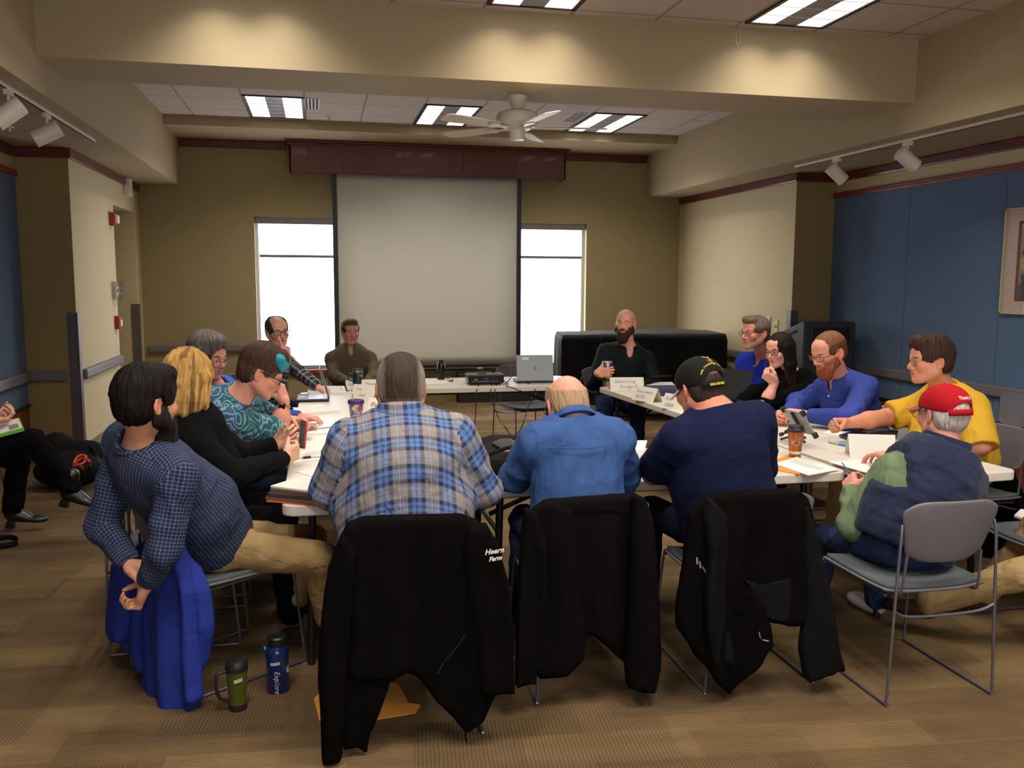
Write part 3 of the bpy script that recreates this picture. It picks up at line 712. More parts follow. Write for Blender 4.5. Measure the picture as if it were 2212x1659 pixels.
def head_prims(c, R, s, fem=0.0, jaw=1.0, nose=1.0):
    at = lambda x, y, z: c+s*(R.T@np.array([x, y, z]))
    E = lambda p, r, k=0.02, op=0: Ell(at(*p), np.array(r)*s, R, k=k*s, op=op)
    K = lambda a, b, ra, rb=None, k=0.015: Cap(at(*a), at(*b), ra*s, (ra if rb is None else rb)*s, k=k*s)
    ps = [E((0, -0.014, 0.034), (0.077, 0.098, 0.085)), E((0, 0.030, -0.030), (0.063*jaw, 0.066, 0.080), 0.03),
          E((0, 0.048, 0.050), (0.058, 0.048, 0.046), 0.03),
          K((0.056*jaw, -0.006, -0.050), (0.024*jaw, 0.066, -0.092), 0.019, 0.019, 0.03), K((-0.056*jaw, -0.006, -0.050), (-0.024*jaw, 0.066, -0.092), 0.019, 0.019, 0.03),
          E((0, 0.078, -0.098), (0.024, 0.020, 0.019), 0.018),
          E((0.041, 0.066, -0.026), (0.024, 0.024, 0.024), 0.02), E((-0.041, 0.066, -0.026), (0.024, 0.024, 0.024), 0.02),
          K((-0.040, 0.080, 0.024), (-0.010, 0.093, 0.020), 0.010, 0.010), K((0.040, 0.080, 0.024), (0.010, 0.093, 0.020), 0.010, 0.010)]
    for sx in (-1, 1):
        ps.append(E((sx*0.032, 0.104, 0.002), (0.017, 0.014, 0.012), 0.012, 1))
        ps.append(E((sx*0.032, 0.079, 0.003), (0.0165, 0.0150, 0.0135), 0.004))
        ps.append(K((sx*0.045, 0.087, 0.0075), (sx*0.020, 0.091, 0.0085), 0.0042, 0.0042, 0.005))
        ps.append(K((sx*0.043, 0.087, -0.009), (sx*0.021, 0.090, -0.010), 0.0040, 0.0040, 0.006))
    ps += [K((0, 0.090, 0.014), (0, 0.1125*nose, -0.026), 0.0078, 0.0118, 0.010), E((0, 0.109*nose, -0.030), (0.0125, 0.0125, 0.0105), 0.006),
           E((0.0135, 0.098, -0.035), (0.0085, 0.011, 0.008), 0.006), E((-0.0135, 0.098, -0.035), (0.0085, 0.011, 0.008), 0.006),
           E((0, 0.086, -0.060), (0.030, 0.016, 0.022), 0.015),
           K((-0.019, 0.092, -0.0575), (0.019, 0.092, -0.0575), 0.0052, 0.0052, 0.005), E((0, 0.0965, -0.0570), (0.012, 0.007, 0.0055), 0.005),
           E((0, 0.0945, -0.0685), (0.017, 0.0085, 0.0068), 0.005),
           Cap(at(-0.023, 0.099, -0.0632), at(0.023, 0.099, -0.0632), 0.0022*s, 0.0022*s, k=0.003)]
    ps[-1].op = 1
    for sx in (-1, 1):
        Re = np.array([[1, 0, 0], [0, 1, 0], [0, 0, 1.0]])
        q = math.radians(24*sx); Rz = np.array([[math.cos(q), math.sin(q), 0], [-math.sin(q), math.cos(q), 0], [0, 0, 1]])
        Re = Rz@R
        ps.append(Ell(at(sx*0.080, -0.014, -0.004), np.array([0.0085, 0.020, 0.033])*s, Re, k=0.008*s))
        ps.append(Ell(at(sx*0.0905, -0.008, 0.000), np.array([0.008, 0.010, 0.017])*s, Re, k=0.006*s, op=1))
        ps.append(K((sx*0.076, -0.006, -0.026), (sx*0.080, -0.008, -0.034), 0.008, 0.007, 0.008))
    return ps

def garment(name, prims, arms, frame0, step, m, parent, fold=0.006, fscale=(7, 7, 11), seed=0.0, folds2=None, band=None, legs=None):
    """cloth over the body; its own coordinates run round the trunk and along the limbs"""
    V, Q = mesh_prims(prims, step)
    c0, R = frame0
    # which limb each vertex belongs to
    dt = np.full(len(V), 1e9); lab = np.zeros(len(V), int); U = np.zeros(len(V)); W = np.zeros(len(V))
    L = (V-c0)@R.T
    U[:] = L[:, 0]; W[:] = L[:, 2]-np.abs(L[:, 1])
    limbs = []
    for a in arms: limbs.append(a)
    for i, (a, b, ra, rb, base) in enumerate(limbs):
        d = Cap(a, b, ra, rb).d(V[:, 0], V[:, 1], V[:, 2]); k = d < np.minimum(dt, 0.012)
        e = nrm(b-a); x = np.cross(e, R[1]); x = nrm(x) if np.linalg.norm(x) > 1e-3 else R[0]; y = np.cross(e, x)
        r = V-a; t = r@e; ang = np.arctan2(r@x, r@y)
        U[k] = (ang*0.062)[k]; W[k] = (-(t+base))[k]; lab[k] = i+1; dt[k] = d[k]
    N = vnormals(V, Q)
    n = 0.55-np.abs(vnoise(L*np.array(fscale)+seed)-0.5)*2; n2 = vnoise(L*np.array(fscale)*2.1+seed+5)-0.5; n3 = vnoise(L*np.array(fscale)*4.6+seed+9)-0.5
    lm = lab > 0
    P2 = np.stack([U*16, W*9, U*0+seed], 1); nl = 0.5-np.abs(vnoise(P2+np.stack([W*7, U*0, U*0], 1))-0.5)*2
    disp = fold*np.where(lm, nl*1.2+n2*0.5, n*0.8+n2*0.7+n3*0.35)
    disp = np.where(lm, np.maximum(disp, -0.003), disp)
    V = V+N*disp[:, None]
    # face corners take the coordinates of the face's first vertex's region
    fl = lab[Q[:, 0]]; uv = np.stack([U[Q], W[Q]], -1)
    for i, (a, b, ra, rb, base) in enumerate(limbs):
        k = np.where((fl == i+1) & (lab[Q] != (i+1)[None] if False else (fl == i+1))) [0] if False else np.nonzero(fl == i+1)[0]
        if len(k) == 0: continue
        e = nrm(b-a); x = np.cross(e, R[1]); x = nrm(x) if np.linalg.norm(x) > 1e-3 else R[0]; y = np.cross(e, x)
        r = V[Q[k]]-a; t = r@e; ang = np.arctan2(r@x, r@y)
        ang = ang[:, :1]+((ang-ang[:, :1]+math.pi) % (2*math.pi)-math.pi)
        uv[k, :, 0] = ang*0.062; uv[k, :, 1] = -(t+base)
    k = np.nonzero(fl == 0)[0]
    Lq = L[Q[k]]; nx = np.abs((N@R.T)[Q[k], 0]).mean(1)
    uv[k, :, 0] = np.where((nx > 0.72)[:, None], Lq[..., 1]+0.03, Lq[..., 0]); uv[k, :, 1] = Lq[..., 2]-np.abs(Lq[..., 1])
    return mesh_from(name, V, Q, m, parent, uv=uv.reshape(-1, 2))

def band_mesh(c, R, r0, r1, h, thick, a0, a1, flare=0.0, drop=0.0, n=40, sy=1.0, tip=0.0, lay=0.0):
    """a standing or folded collar round c; angles measured from the back; the front edge may drop into points"""
    b = MB()
    def pt(u, v):
        f = abs((u-0.5)*2)
        a = math.radians(a0+(a1-a0)*u); r = r0+(r1-r0)*v+flare*math.sin(v*math.pi)+lay*f*f*(1-v)
        z = h*v-drop*f**2*1.0-tip*(f**8)*(1-v)
        return c+R.T@np.array([r*math.sin(a), -r*sy*math.cos(a), z])
    b.grid(pt, n, 5); return b

def person(spec):
    """one seated person from joints given in the room: returns the root and the head frame"""
    g = spec.get; s = g('s', 1.0)
    hip, neck, hc = (np.asarray(spec[k], float) for k in ('hip', 'neck', 'head'))
    R = frame_axes(g('taz'), 0)               # trunk heading
    Rh = frame_axes(g('haz'), g('hpitch', 0), g('hroll', 0))
    root = thing('person', spec['label'], 'person', (hip[0], hip[1], 0.0), 0.0, g('group'))
    up = nrm(neck-hip); rt = nrm(R[0]-up*(R[0]@up)); fw = np.cross(up, rt); Rt = np.array([rt, fw, up])
    lean = neck-hip; ln = np.linalg.norm(lean)
    sag = np.asarray(g('sag', (0, 0, 0)), float)
    on = lambda t, x=0, y=0, z=0: hip+lean*t+sag*(4*t*(1-t))+rt*x+fw*y+up*z
    sw = g('sw', 0.175); cd = g('cd', 0.115); cw = g('cw', 0.165); bd = g('bd', 0.115); bw = g('bw', 0.155); hw = g('hw', 0.17); nr = g('nr', 0.056)
    sh = {}
    for k, q in (('L', -1), ('R', 1)):
        sh[k] = np.asarray(g('sh'+k), float) if g('sh'+k) is not None else on(1.0, q*sw, g('shy', 0.0), -g('shdrop', 0.075))
    headbase = hc+s*(Rh.T@np.array([0, -0.022, -0.052]))
    def trunk(o):
        ps = [Ell(on(0.08, 0, 0.0), np.array([hw, bd*0.95, 0.15])+o, Rt, k=0.05),
              Ell(on(0.36, 0, (bd-0.11)*0.55), np.array([bw, bd, 0.19])+o, Rt, k=0.07),
              Ell(on(0.70, 0, 0.005), np.array([cw, cd, 0.20])+o, Rt, k=0.07),
              Cap(sh['L']*0.86+on(0.93)*0.14, on(0.86), 0.062+o, 0.075+o, k=0.06), Cap(sh['R']*0.86+on(0.93)*0.14, on(0.86), 0.062+o, 0.075+o, k=0.06),
              Cap(on(0.97, -0.02, -0.015, -0.045), sh['L'], 0.056+o, 0.052+o, k=0.04), Cap(on(0.97, 0.02, -0.015, -0.045), sh['R'], 0.056+o, 0.052+o, k=0.04)]
        return ps
    ua, fa = g('ua', 0.050), g('fa', 0.041)
    arms = {}
    for k in 'LR':
        a = g('arm'+k)
        if a is None: continue
        e, w = np.asarray(a['el'], float), np.asarray(a['wr'], float); arms[k] = (sh[k], e, w, a)
    body = trunk(-0.012); bands = []
    body += [Cap(on(0.93, 0, -0.005), on(1.0, 0, 0.0), nr*1.15, nr*1.05, k=0.04), Cap(on(0.98), headbase, nr*1.02, nr*0.95, k=0.03)]
    hp = head_prims(hc, Rh, s, jaw=g('jaw', 1.0), nose=g('nose', 1.0)); body += hp
    hr = 0.128*s; fine = g('res', 0.0042)
    bands.append((hc-hr, hc+hr, fine))
    for k, (a, e, w, d) in arms.items():
        f2 = fa*(0.76 if d.get('sleeve', g('sleeve', 1.0)) > 0.8 and g('shirt') is not None else 1.0)
        body += [Cap(a, e, ua*(0.85 if f2 < fa else 1), ua*(0.66 if f2 < fa else 0.80), k=0.03), Cap(e, e+(w-e)*0.45, f2*1.03, f2, k=0.02), Cap(e+(w-e)*0.4, w, f2, 0.0265, k=0.02)]
        if d.get('hand', 'rest') != 'none':
            hpz, (lo, hi) = hand_prims(w, np.asarray(d.get('dir', w-e), float), d.get('palm', (0, 0, -1)), k == 'R', d.get('hand', 'rest'), d.get('hs', s))
            body += hpz; bands.append((lo-0.004, hi+0.004, 0.0036 if d.get('seen', True) else 0.010))
    legs = {}
    for k, q in (('L', -1), ('R', 1)):
        h0 = hip+R[0]*(q*0.095)-np.array([0, 0, 0.02])
        lg = g('leg'+k)
        if lg is None: lg = dict(kn=h0+R[1]*0.42+R[0]*(q*0.05)+np.array([0, 0, -0.01]), an=None)
        kn = np.asarray(lg['kn'], float); an = lg.get('an')
        an = np.asarray(an, float) if an is not None else np.array([kn[0], kn[1], 0.09])+R[1]*0.03
        legs[k] = (h0, kn, an)
        body += [Cap(h0, kn, 0.070, 0.050, k=0.03), Cap(kn, an, 0.048, 0.034, k=0.02)]
    V, Q = mesh_prims(body, 0.011, bands)
    # skin tones
    tone = np.array(lin(g('skin', (206, 146, 118)))); col = np.tile(tone, (len(V), 1))
    L = (V-hc)@Rh.T/s
    def blob(c, r, pw=1.0): return np.clip(1-np.sqrt((((L-np.array(c))/np.array(r))**2).sum(1)), 0, 1)**pw
    def paint(w, c): col[:] = col*(1-w[:, None])+np.array(lin(c))*w[:, None]
    near = (np.abs(L) < 0.14).all(1)
    red = tuple(int(v*f) for v, f in zip(g('skin', (206, 146, 118)), (0.97, 0.72, 0.68)))
    for c, r in (((0.045, 0.075, -0.03), (0.035, 0.04, 0.03)), ((-0.045, 0.075, -0.03), (0.035, 0.04, 0.03)), ((0, 0.112, -0.028), (0.02, 0.022, 0.018)),
                 ((0.085, -0.012, 0), (0.02, 0.03, 0.045)), ((-0.085, -0.012, 0), (0.02, 0.03, 0.045))):
        paint(0.36*np.minimum(blob(c, r)*1.6, 1)*near, red)
    lip = np.minimum(blob((0, 0.096, -0.0625), (0.028, 0.02, 0.0125))*2.5, 1)*near
    paint(lip*0.75, g('lip', (158, 86, 78)))
    br = g('brow')
    if br:
        for sx in (-1, 1): paint(np.minimum(blob((sx*0.031, 0.090, 0.0255), (0.024, 0.03, 0.0062))*2.6, 1)*near*0.85, br)
    st = g('stubble')
    if st:
        c, amt = st; jawm = np.clip((-0.036-L[:, 2]+np.where(np.abs(L[:, 0]) > 0.045, 0.028, 0))/0.02, 0, 1)*np.clip((L[:, 1]+0.005)/0.03, 0, 1)*np.clip((L[:, 2]+0.135)/0.02, 0, 1)
        jawm *= 1-np.minimum(blob((0, 0.1, -0.0625), (0.026, 0.03, 0.0115))*3, 1)
        tash = np.minimum(blob((0, 0.1, -0.047), (0.034, 0.03, 0.012))*2.5, 1)
        paint(np.clip(np.maximum(jawm, tash), 0, 1)*near*amt, c)
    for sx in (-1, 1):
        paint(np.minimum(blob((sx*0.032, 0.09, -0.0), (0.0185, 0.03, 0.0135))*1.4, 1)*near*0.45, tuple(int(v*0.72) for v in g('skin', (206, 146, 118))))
    hm = g('scalp')
    if hm is not None:
        c, z0 = hm; paint(np.clip((L[:, 2]-z0+0.35*np.clip(L[:, 1], -1, 0.03))/0.03, 0, 1)*near*0.8, c)
    body_o = mesh_from('body', V, Q, SKIN, root, col=col)
    if g('eyes', True):
        for sx in (-1, 1): eye_mesh(hc, Rh, s, sx, g('gaze', (0, 0)), g('iris', (70, 48, 34)), root)
    # clothing
    if g('shirt') is not None:
        o = g('loose', 0.012); cl = trunk(o); limbs = []
        cl.append(Cap(on(0.95), on(1.0, 0, 0.0, 0.020), nr+0.022, nr+0.004, k=0.03))
        vn = g('vneck')
        if vn: cl.append(Ell(on(1.0, 0, nr+0.020, 0.0), np.array([vn[0], 0.055, vn[1]]), Rt, k=0.006, op=1))
        cl.append(CutNear(on(1.0, 0, 0.0, g('necktop', 0.022)), up+g('necktilt', 0.25)*fw, nr+0.032))
        cl.append(Cut(on(g('hem', -0.02)), -up+fw*0.0, k=0.02))
        sl = g('sleeve', 1.0)
        for k, (a, e, w, d) in arms.items():
            slv = d.get('sleeve', sl); so = g('sleeve_loose', 0.014)
            if slv <= 0.02: continue
            if slv <= 0.5:
                q = a+(e-a)*(slv*2); cl.append(Cap(a, q, ua+so, ua*0.92+so+0.006, k=0.035)); limbs.append((a, q, ua+so, ua*0.92+so, 0))
            else:
                q = e+(w-e)*((slv-0.5)*2*0.94)
                cl += [Cap(a, e, ua+so, ua*0.84+so, k=0.035), Cap(e, q, fa+so+0.002, 0.031+so*0.65, k=0.025)]
                limbs += [(a, e, ua+so, ua*0.84+so, 0), (e, q, fa+so, 0.030+so*0.6, np.linalg.norm(e-a))]
        # cuffs end cleanly
        for k, (a, e, w, d) in arms.items():
            slv = d.get('sleeve', sl)
            if 0.02 < slv <= 0.5: q = a+(e-a)*(slv*2); cl.append(CutNear(q+nrm(e-a)*0.012, e-a, 0.13))
            elif slv > 0.5: q = e+(w-e)*((slv-0.5)*2*0.94); cl.append(CutNear(q+nrm(w-e)*0.004, w-e, 0.07))
        extra = g('shirt_extra')
        if extra: cl = cl[:7]+extra(on, Rt, sh)+cl[7:]
        so_ = garment(g('shirt_name', 'shirt'), cl, limbs, (on(0.5), Rt), g('cres', 0.0085), spec['shirt'], root, fold=g('fold', 0.007), fscale=g('fscale', (6, 6, 10)), seed=g('seed', 1.0))
        spec['_shirt'] = so_
    if g('pants') is not None:
        cl = [Ell(on(0.06), np.array([hw+0.008, bd*0.95+0.008, 0.15]), Rt, k=0.05)]; limbs = []
        for k, (h0, kn, an) in legs.items():
            cl += [Cap(h0, kn, 0.086, 0.066, k=0.04), Cap(kn, an, 0.066, 0.060, k=0.025)]; limbs += [(h0, kn, 0.086, 0.066, 0), (kn, an, 0.066, 0.06, np.linalg.norm(kn-h0))]
        cl.append(CutNear(on(g('waist', 0.24)), up, 0.27))
        garment(g('pants_name', 'trousers'), cl, limbs, (on(0.1), Rt), 0.010, spec['pants'], root, fold=g('pfold', 0.010), fscale=(8, 8, 8), seed=g('seed', 1.0)+3)
    if g('shoes') is not None:
        for k, (h0, kn, an) in legs.items():
            f = R[1]; ang = g('toe'+k); f = f if ang is None else np.array([math.sin(math.radians(ang)), math.cos(math.radians(ang)), 0])
            z = an[2]-0.045
            Rf = np.array([np.array([f[1], -f[0], 0]), f, (0, 0, 1)])
            ps = [Ell(an+f*0.02+np.array([0, 0, -0.035]), (0.042, 0.07, 0.05), Rf, k=0.03), Ell(an+f*0.12+np.array([0, 0, -0.052]), (0.046, 0.085, 0.036), Rf, k=0.04),
                  Cut(an+np.array([0, 0, -0.088]), (0, 0, -1))]
            soft('shoe', ps, 0.008, spec['shoes'], root)
    spec['_on'] = on; spec['_Rt'] = Rt; spec['_Rh'] = Rh; spec['_sh'] = sh; spec['_root'] = root; spec['_up'] = up
    return root
class CutNear(Cut):
    """a cut that only works inside a ball round its point"""
    def __init__(s, p, n, rad): super().__init__(p, n, 0.004); s.rad = rad; s.op = 1; s.k = 0.004; s.lo = s.p-rad; s.hi = s.p+rad
    def d(s, x, y, z):
        pl = -((x-s.p[0])*s.n[0]+(y-s.p[1])*s.n[1]+(z-s.p[2])*s.n[2])
        c = s.p+s.n*s.rad
        b = np.sqrt((x-c[0])**2+(y-c[1])**2+(z-c[2])**2)-s.rad*1.0
        r = np.sqrt((x-s.p[0])**2+(y-s.p[1])**2+(z-s.p[2])**2)-s.rad
        return np.maximum(pl, r)
_eyemat = None
def eye_mesh(hc, Rh, s, sx, gaze, iris, root):
    global _eyemat
    if _eyemat is None:
        m, N, L, b = new_mat('eyeball'); at = N.new('ShaderNodeAttribute'); at.attribute_name = 'tone'; L.new(at.outputs['Color'], b.inputs['Base Color'])
        b.inputs['Roughness'].default_value = 0.15; _eyemat = m
    c = np.array([sx*0.032, 0.0835, 0.0005]); r = 0.0120
    gx, gz = math.radians(gaze[0]), math.radians(gaze[1]); gd = np.array([math.sin(gx)*math.cos(gz), math.cos(gx)*math.cos(gz), math.sin(gz)])
    a = nrm(np.cross(gd, (0, 0, 1))); b2 = np.cross(a, gd)
    n, mrow = 24, 18; V = []; C = []
    for j in range(mrow+1):
        t = math.pi*j/mrow
        for i in range(n):
            p = 2*math.pi*i/n; q = gd*math.cos(t)+(a*math.cos(p)+b2*math.sin(p))*math.sin(t)
            V.append(hc+s*(Rh.T@(c+q*r*np.array([1, 1, 0.86]))))
            C.append(lin((12, 10, 10)) if t < 0.24 else lin(iris) if t < 0.50 else lin((214, 200, 192)))
    Q = [(j*n+i, j*n+(i+1) % n, (j+1)*n+(i+1) % n, (j+1)*n+i) for j in range(mrow) for i in range(n)]
    mesh_from('eye', np.array(V), np.array(Q), _eyemat, root, col=np.array(C))

# ------------------------------------------------------------------ hair, beards, spectacles, collars
def hair(spec, tone, t=0.014, face=((0, 0.130, -0.045), (0.080, 0.085, 0.128)), nape=-0.072, side=-0.030, extra=None, bald=None, tone2=None, tmap=None, lump=0.004, name='hair', front=0.0, ears=True, hat=None, ls=18.0, top=0.0, back=0.0, step=0.0045):
    hc, Rh, s = np.asarray(spec['head'], float), spec['_Rh'], spec.get('s', 1.0)
    at = lambda p: hc+s*(Rh.T@np.asarray(p, float))
    ps = [Ell(at((0, -0.014-back*0.4, 0.034+top*0.5)), np.array([0.077+t, 0.098+t+back*0.6, 0.085+t+top*0.6])*s, Rh, k=0.02),
          Ell(at((0, -0.046-back*0.5, -0.022)), np.array([0.067+t*0.7, 0.052+t*0.8+back*0.5, 0.064])*s, Rh, k=0.03)]
    if front: ps.append(Ell(at((0, 0.055, 0.098)), np.array([0.06, 0.05, 0.030+front])*s, Rh, k=0.02))
    if extra: ps += extra(at, Rh, s)
    ps.append(Ell(at(face[0]), np.array(face[1])*s, Rh, k=0.006, op=1))
    ps.append(Cut(at((0, -0.06, nape)), Rh.T@np.array([0, 0.25, -1.0]), k=0.008))
    for sx in (-1, 1):
        if ears: ps.append(Ell(at((sx*0.086, -0.006, -0.012)), np.array([0.028, 0.026, 0.036])*s, Rh, k=0.006, op=1))
        ps.append(Ell(at((sx*0.07, 0.055, side-0.050)), np.array([0.05, 0.062, 0.060])*s, Rh, k=0.006, op=1))
    if hat is not None: ps.append(Cut(at((0, 0, hat)), Rh.T@np.array([0, 0.05, 1.0]), k=0.004))
    if bald is not None:
        for c, r in bald: ps.append(Ell(at(c), np.array(r)*s, Rh, k=0.012, op=1))
    V, Q = mesh_prims(ps, step*s)
    if len(Q) == 0: return None
    N = vnormals(V, Q); L = (V-hc)@Rh.T/s
    az = np.arctan2(L[:, 0], -(L[:, 1]+0.03)); pol = np.arctan2(np.hypot(L[:, 0], L[:, 1]+0.03), L[:, 2]-0.01)
    nn = vnoise(np.stack([az*ls/2.2, pol*2.2, az*0+3], 1))-0.5; n2 = vnoise(np.stack([az*ls, pol*5, az*0+9], 1))-0.5
    V = V+N*(lump*(nn*1.1+n2*0.8))[:, None]*s
    c1 = np.array(lin(tone)); col = np.tile(c1, (len(V), 1))
    if tone2 is not None and tmap is not None:
        w = np.clip(tmap(L), 0, 1)[:, None]; col = col*(1-w)+np.array(lin(tone2))*w
    uv = np.stack([az*0.085, pol*0.12], 1)[Q]
    uq = uv[:, :, 0]; uv[:, :, 0] = uq[:, :1]+((uq-uq[:, :1]+math.pi*0.085) % (2*math.pi*0.085)-math.pi*0.085)
    return mesh_from(name, V, Q, HAIR, spec['_root'], col=col, uv=uv.reshape(-1, 2))
def beard(spec, tone, t=0.010, length=0.0, upper=-0.030, tone2=None):
    hc, Rh, s = np.asarray(spec['head'], float), spec['_Rh'], spec.get('s', 1.0)
    at = lambda *p: hc+s*(Rh.T@np.asarray(p, float)); j = spec.get('jaw', 1.0)
    ps = [Cap(at(0.060*j, 0.016, -0.022), at(0.058*j, 0.012, -0.055), (0.006+t)*s, (0.014+t)*s, k=0.02), Cap(at(-0.060*j, 0.016, -0.022), at(-0.058*j, 0.012, -0.055), (0.006+t)*s, (0.014+t)*s, k=0.02),
          Cap(at(0.056*j, 0.010, -0.055), at(0.022*j, 0.066, -0.093), (0.0195+t)*s, (0.0195+t)*s, k=0.025), Cap(at(-0.056*j, 0.010, -0.055), at(-0.022*j, 0.066, -0.093), (0.0195+t)*s, (0.0195+t)*s, k=0.025),
          Ell(at(0, 0.079, -0.096-length*0.4), np.array([0.028+t, 0.021+t, 0.021+t+length*0.6])*s, Rh, k=0.02),
          Ell(at(0, 0.074, -0.066), np.array([0.042, 0.026+t*0.5, 0.034])*s, Rh, k=0.02)]
    if length: ps.append(Ell(at(0, 0.062, -0.115-length*0.55), np.array([0.046, 0.042, 0.04+length*0.6])*s, Rh, k=0.03))
    ps += [Ell(at(0, 0.112, -0.0635), np.array([0.026, 0.032, 0.0115])*s, Rh, k=0.003, op=1),
           Ell(at(0, 0.116, -0.004), np.array([0.052, 0.056, 0.040])*s, Rh, k=0.006, op=1),
           Ell(at(0.052, 0.09, -0.020), np.array([0.036, 0.058, 0.030])*s, Rh, k=0.006, op=1), Ell(at(-0.052, 0.09, -0.020), np.array([0.036, 0.058, 0.030])*s, Rh, k=0.006, op=1),
           Cut(at(0, 0, upper+0.02), Rh.T@np.array([0, 0.0, 1.0]), k=0.004)]
    V, Q = mesh_prims(ps, 0.0042*s); N = vnormals(V, Q); L = (V-hc)@Rh.T/s
    V = V+N*((0.004+length*0.05)*(vnoise(L*np.array([130, 130, 50]))-0.5))[:, None]
    col = np.tile(np.array(lin(tone)), (len(V), 1))
    if tone2 is not None:
        w = np.clip((-L[:, 2]-0.07)/0.04, 0, 1)[:, None]*np.clip((L[:, 1]-0.03)/0.04, 0, 1)[:, None]; col = col*(1-w)+np.array(lin(tone2))*w
    uv = np.stack([np.arctan2(L[:, 0], L[:, 1])*0.09, L[:, 2]], 1)[Q]
    return mesh_from('beard', V, Q, HAIR, spec['_root'], col=col, uv=uv.reshape(-1, 2))
LENS = glass_mat('spectacle_lens', (245, 247, 248), 0.90, 0.03)
def glasses(spec, m, w=0.027, h=0.018, r=0.0013, round_=0.5, drop=0.0, temple=None, y=0.111, rimless=False, tr=None):
    hc, Rh, s = np.asarray(spec['head'], float), spec['_Rh'], spec.get('s', 1.0)
    M = frame(hc, Rh[0]*s, Rh[1]*s, Rh[2]*s)
    root = bpy.data.objects.new('eyeglasses', None); root.location = hc; link(root, spec['_root']); b = MB(); ln = MB()
    for sx in (-1, 1):
        ring = []
        for px, pz in rrect(2*w, 2*h, min(w, h)*round_*1.9*0.5+0.002, 6): ring.append(M @ Vector((sx*0.034+px, y-abs(sx*0.034+px)*0.16-abs(px)*0.05, -0.001-drop+pz)))
        if not rimless: b.tube(ring, r*s, 8, close=True)
        n = len(ring); ln.add([q for q in ring], [tuple(range(n))])
        tp = [(sx*(0.034+w-0.001), y-0.010, 0.006-drop), (sx*0.0735, y-0.022, 0.009-drop*0.7), (sx*0.0805, 0.02, 0.011), (sx*0.0825, -0.012, 0.014), (sx*0.0800, -0.034, 0.002), (sx*0.0775, -0.042, -0.018)]
        tmp = MB().tube([M @ Vector(p) for p in spline(tp, 5)], (tr or r*1.15)*s, 8); b.add(tmp.v, tmp.f)
    b.tube([M @ Vector(p) for p in spline([(-0.034+w, y-0.003, 0.004-drop), (-0.004, y+0.004, 0.009-drop), (0.004, y+0.004, 0.009-drop), (0.034-w, y-0.003, 0.004-drop)], 5)], r*s, 8)
    b.build('glasses_frame', m, root, smooth='auto'); ln.build('lens', LENS, root)
    return root
def collar(spec, m, r=None, h=0.036, fold=True, gap=26, drop=0.035, tilt=0.12, name='collar', ext=0.0, lift=0.0, tip=0.02, sy=1.05, flare=0.020):
    on, Rt = spec['_on'], spec['_Rt']; nr = spec.get('nr', 0.056); r = r or nr+0.015
    hcv = np.asarray(spec['head'], float)+spec.get('s', 1.0)*(spec['_Rh'].T@np.array([0, -0.02, -0.06]))
    up = nrm(nrm(hcv-on(0.97))*0.7+Rt[2]*0.5-Rt[1]*tilt); rt = nrm(Rt[0]-up*(Rt[0]@up)); R = np.array([rt, np.cross(up, rt), up])
    c = on(1.0, 0, 0.004, 0.010+lift)
    if fold:
        b = band_mesh(c, R, r+flare+ext, r+0.001, h, 0.003, -180+gap, 180-gap, flare=0.004, drop=drop*0.4, tip=tip*0.6, sy=sy, lay=0.026)
        b2 = band_mesh(c, R, r-0.003, r-0.001, h*0.98, 0.003, -180+gap*0.7, 180-gap*0.7, drop=drop*0.4, sy=sy)
        b.add(b2.v, b2.f)
    else: b = band_mesh(c, R, r+0.008, r+ext, h, 0.004, -180+gap, 180-gap, drop=drop*0.4, sy=sy, lay=0.012)
    o = b.build(name, m, spec['_root'], smooth=True, solid=0.0045, sub=1)
    uvl = o.data.uv_layers.new(name='cloth')
    for poly in o.data.polygons:
        for li in poly.loop_indices:
            v = o.data.vertices[o.data.loops[li].vertex_index].co; q = Rt@(np.array(v)-c); uvl.data[li].uv = (q[0], q[2]+0.02)
    return o
# ------------------------------------------------------------------ ceiling fixtures
steel = mat('brushed_steel', (178, 178, 176), 0.32, 1.0); chrome = mat('grey_chair_rod', (120, 122, 134), 0.35, 0.7)
blackmetal = mat('black_painted_metal', (20, 19, 19), 0.45)
louv = mat('louvre_reflector', (214, 214, 218), 0.35, 0.4); slit = mat('dark_slot', (14, 13, 13), 0.8)
tube_on = emat('lit_troffer_lens', (255, 250, 242), 1.7); tube_edge = mat('troffer_centre_panel', (150, 148, 150), 0.5)
FR = {0: 'far left of the three lights beyond the beam', 1: 'middle of the three lights beyond the beam, behind the fan', 2: 'far right of the three lights beyond the beam',
      3: 'over the left seats on the near side of the beam', 4: 'at the top edge above the middle of the beam', 5: 'above the right end of the beam'}
for i, (x, y) in enumerate(TROFFERS):
    z = CEIL
    t = thing('ceiling_light', 'recessed two-lamp fluorescent ceiling light, '+FR[i] if i in FR else 'recessed two-lamp fluorescent ceiling light on the near side of the room, out of view', 'ceiling light', (x, y, z), 0, 'recessed ceiling lights')
    b = MB()
    for a, c in (((-0.305, -0.60), (-0.275, 0.60)), ((0.275, -0.60), (0.305, 0.60)), ((-0.305, -0.605), (0.305, -0.585)), ((-0.305, 0.585), (0.305, 0.605))):
        b.box((x+a[0], y+a[1], z-0.012), (x+c[0], y+c[1], z+0.002))
    b.build('light_frame', blackmetal, t)
    for dx in (-0.18, 0.18): MB().box((x+dx-0.095, y-0.585, z-0.004), (x+dx+0.095, y+0.585, z+0.001)).build('lit_lens', tube_on, t)
    MB().box((x-0.085, y-0.585, z-0.0055), (x+0.085, y+0.585, z+0.001)).build('centre_panel', tube_edge, t)
    b = MB()
    for k in range(1, 6): b.box((x-0.275, y-0.585+k*0.195-0.003, z-0.010), (x+0.275, y-0.585+k*0.195+0.003, z-0.002))
    b.build('louvre_fins', louv, t)
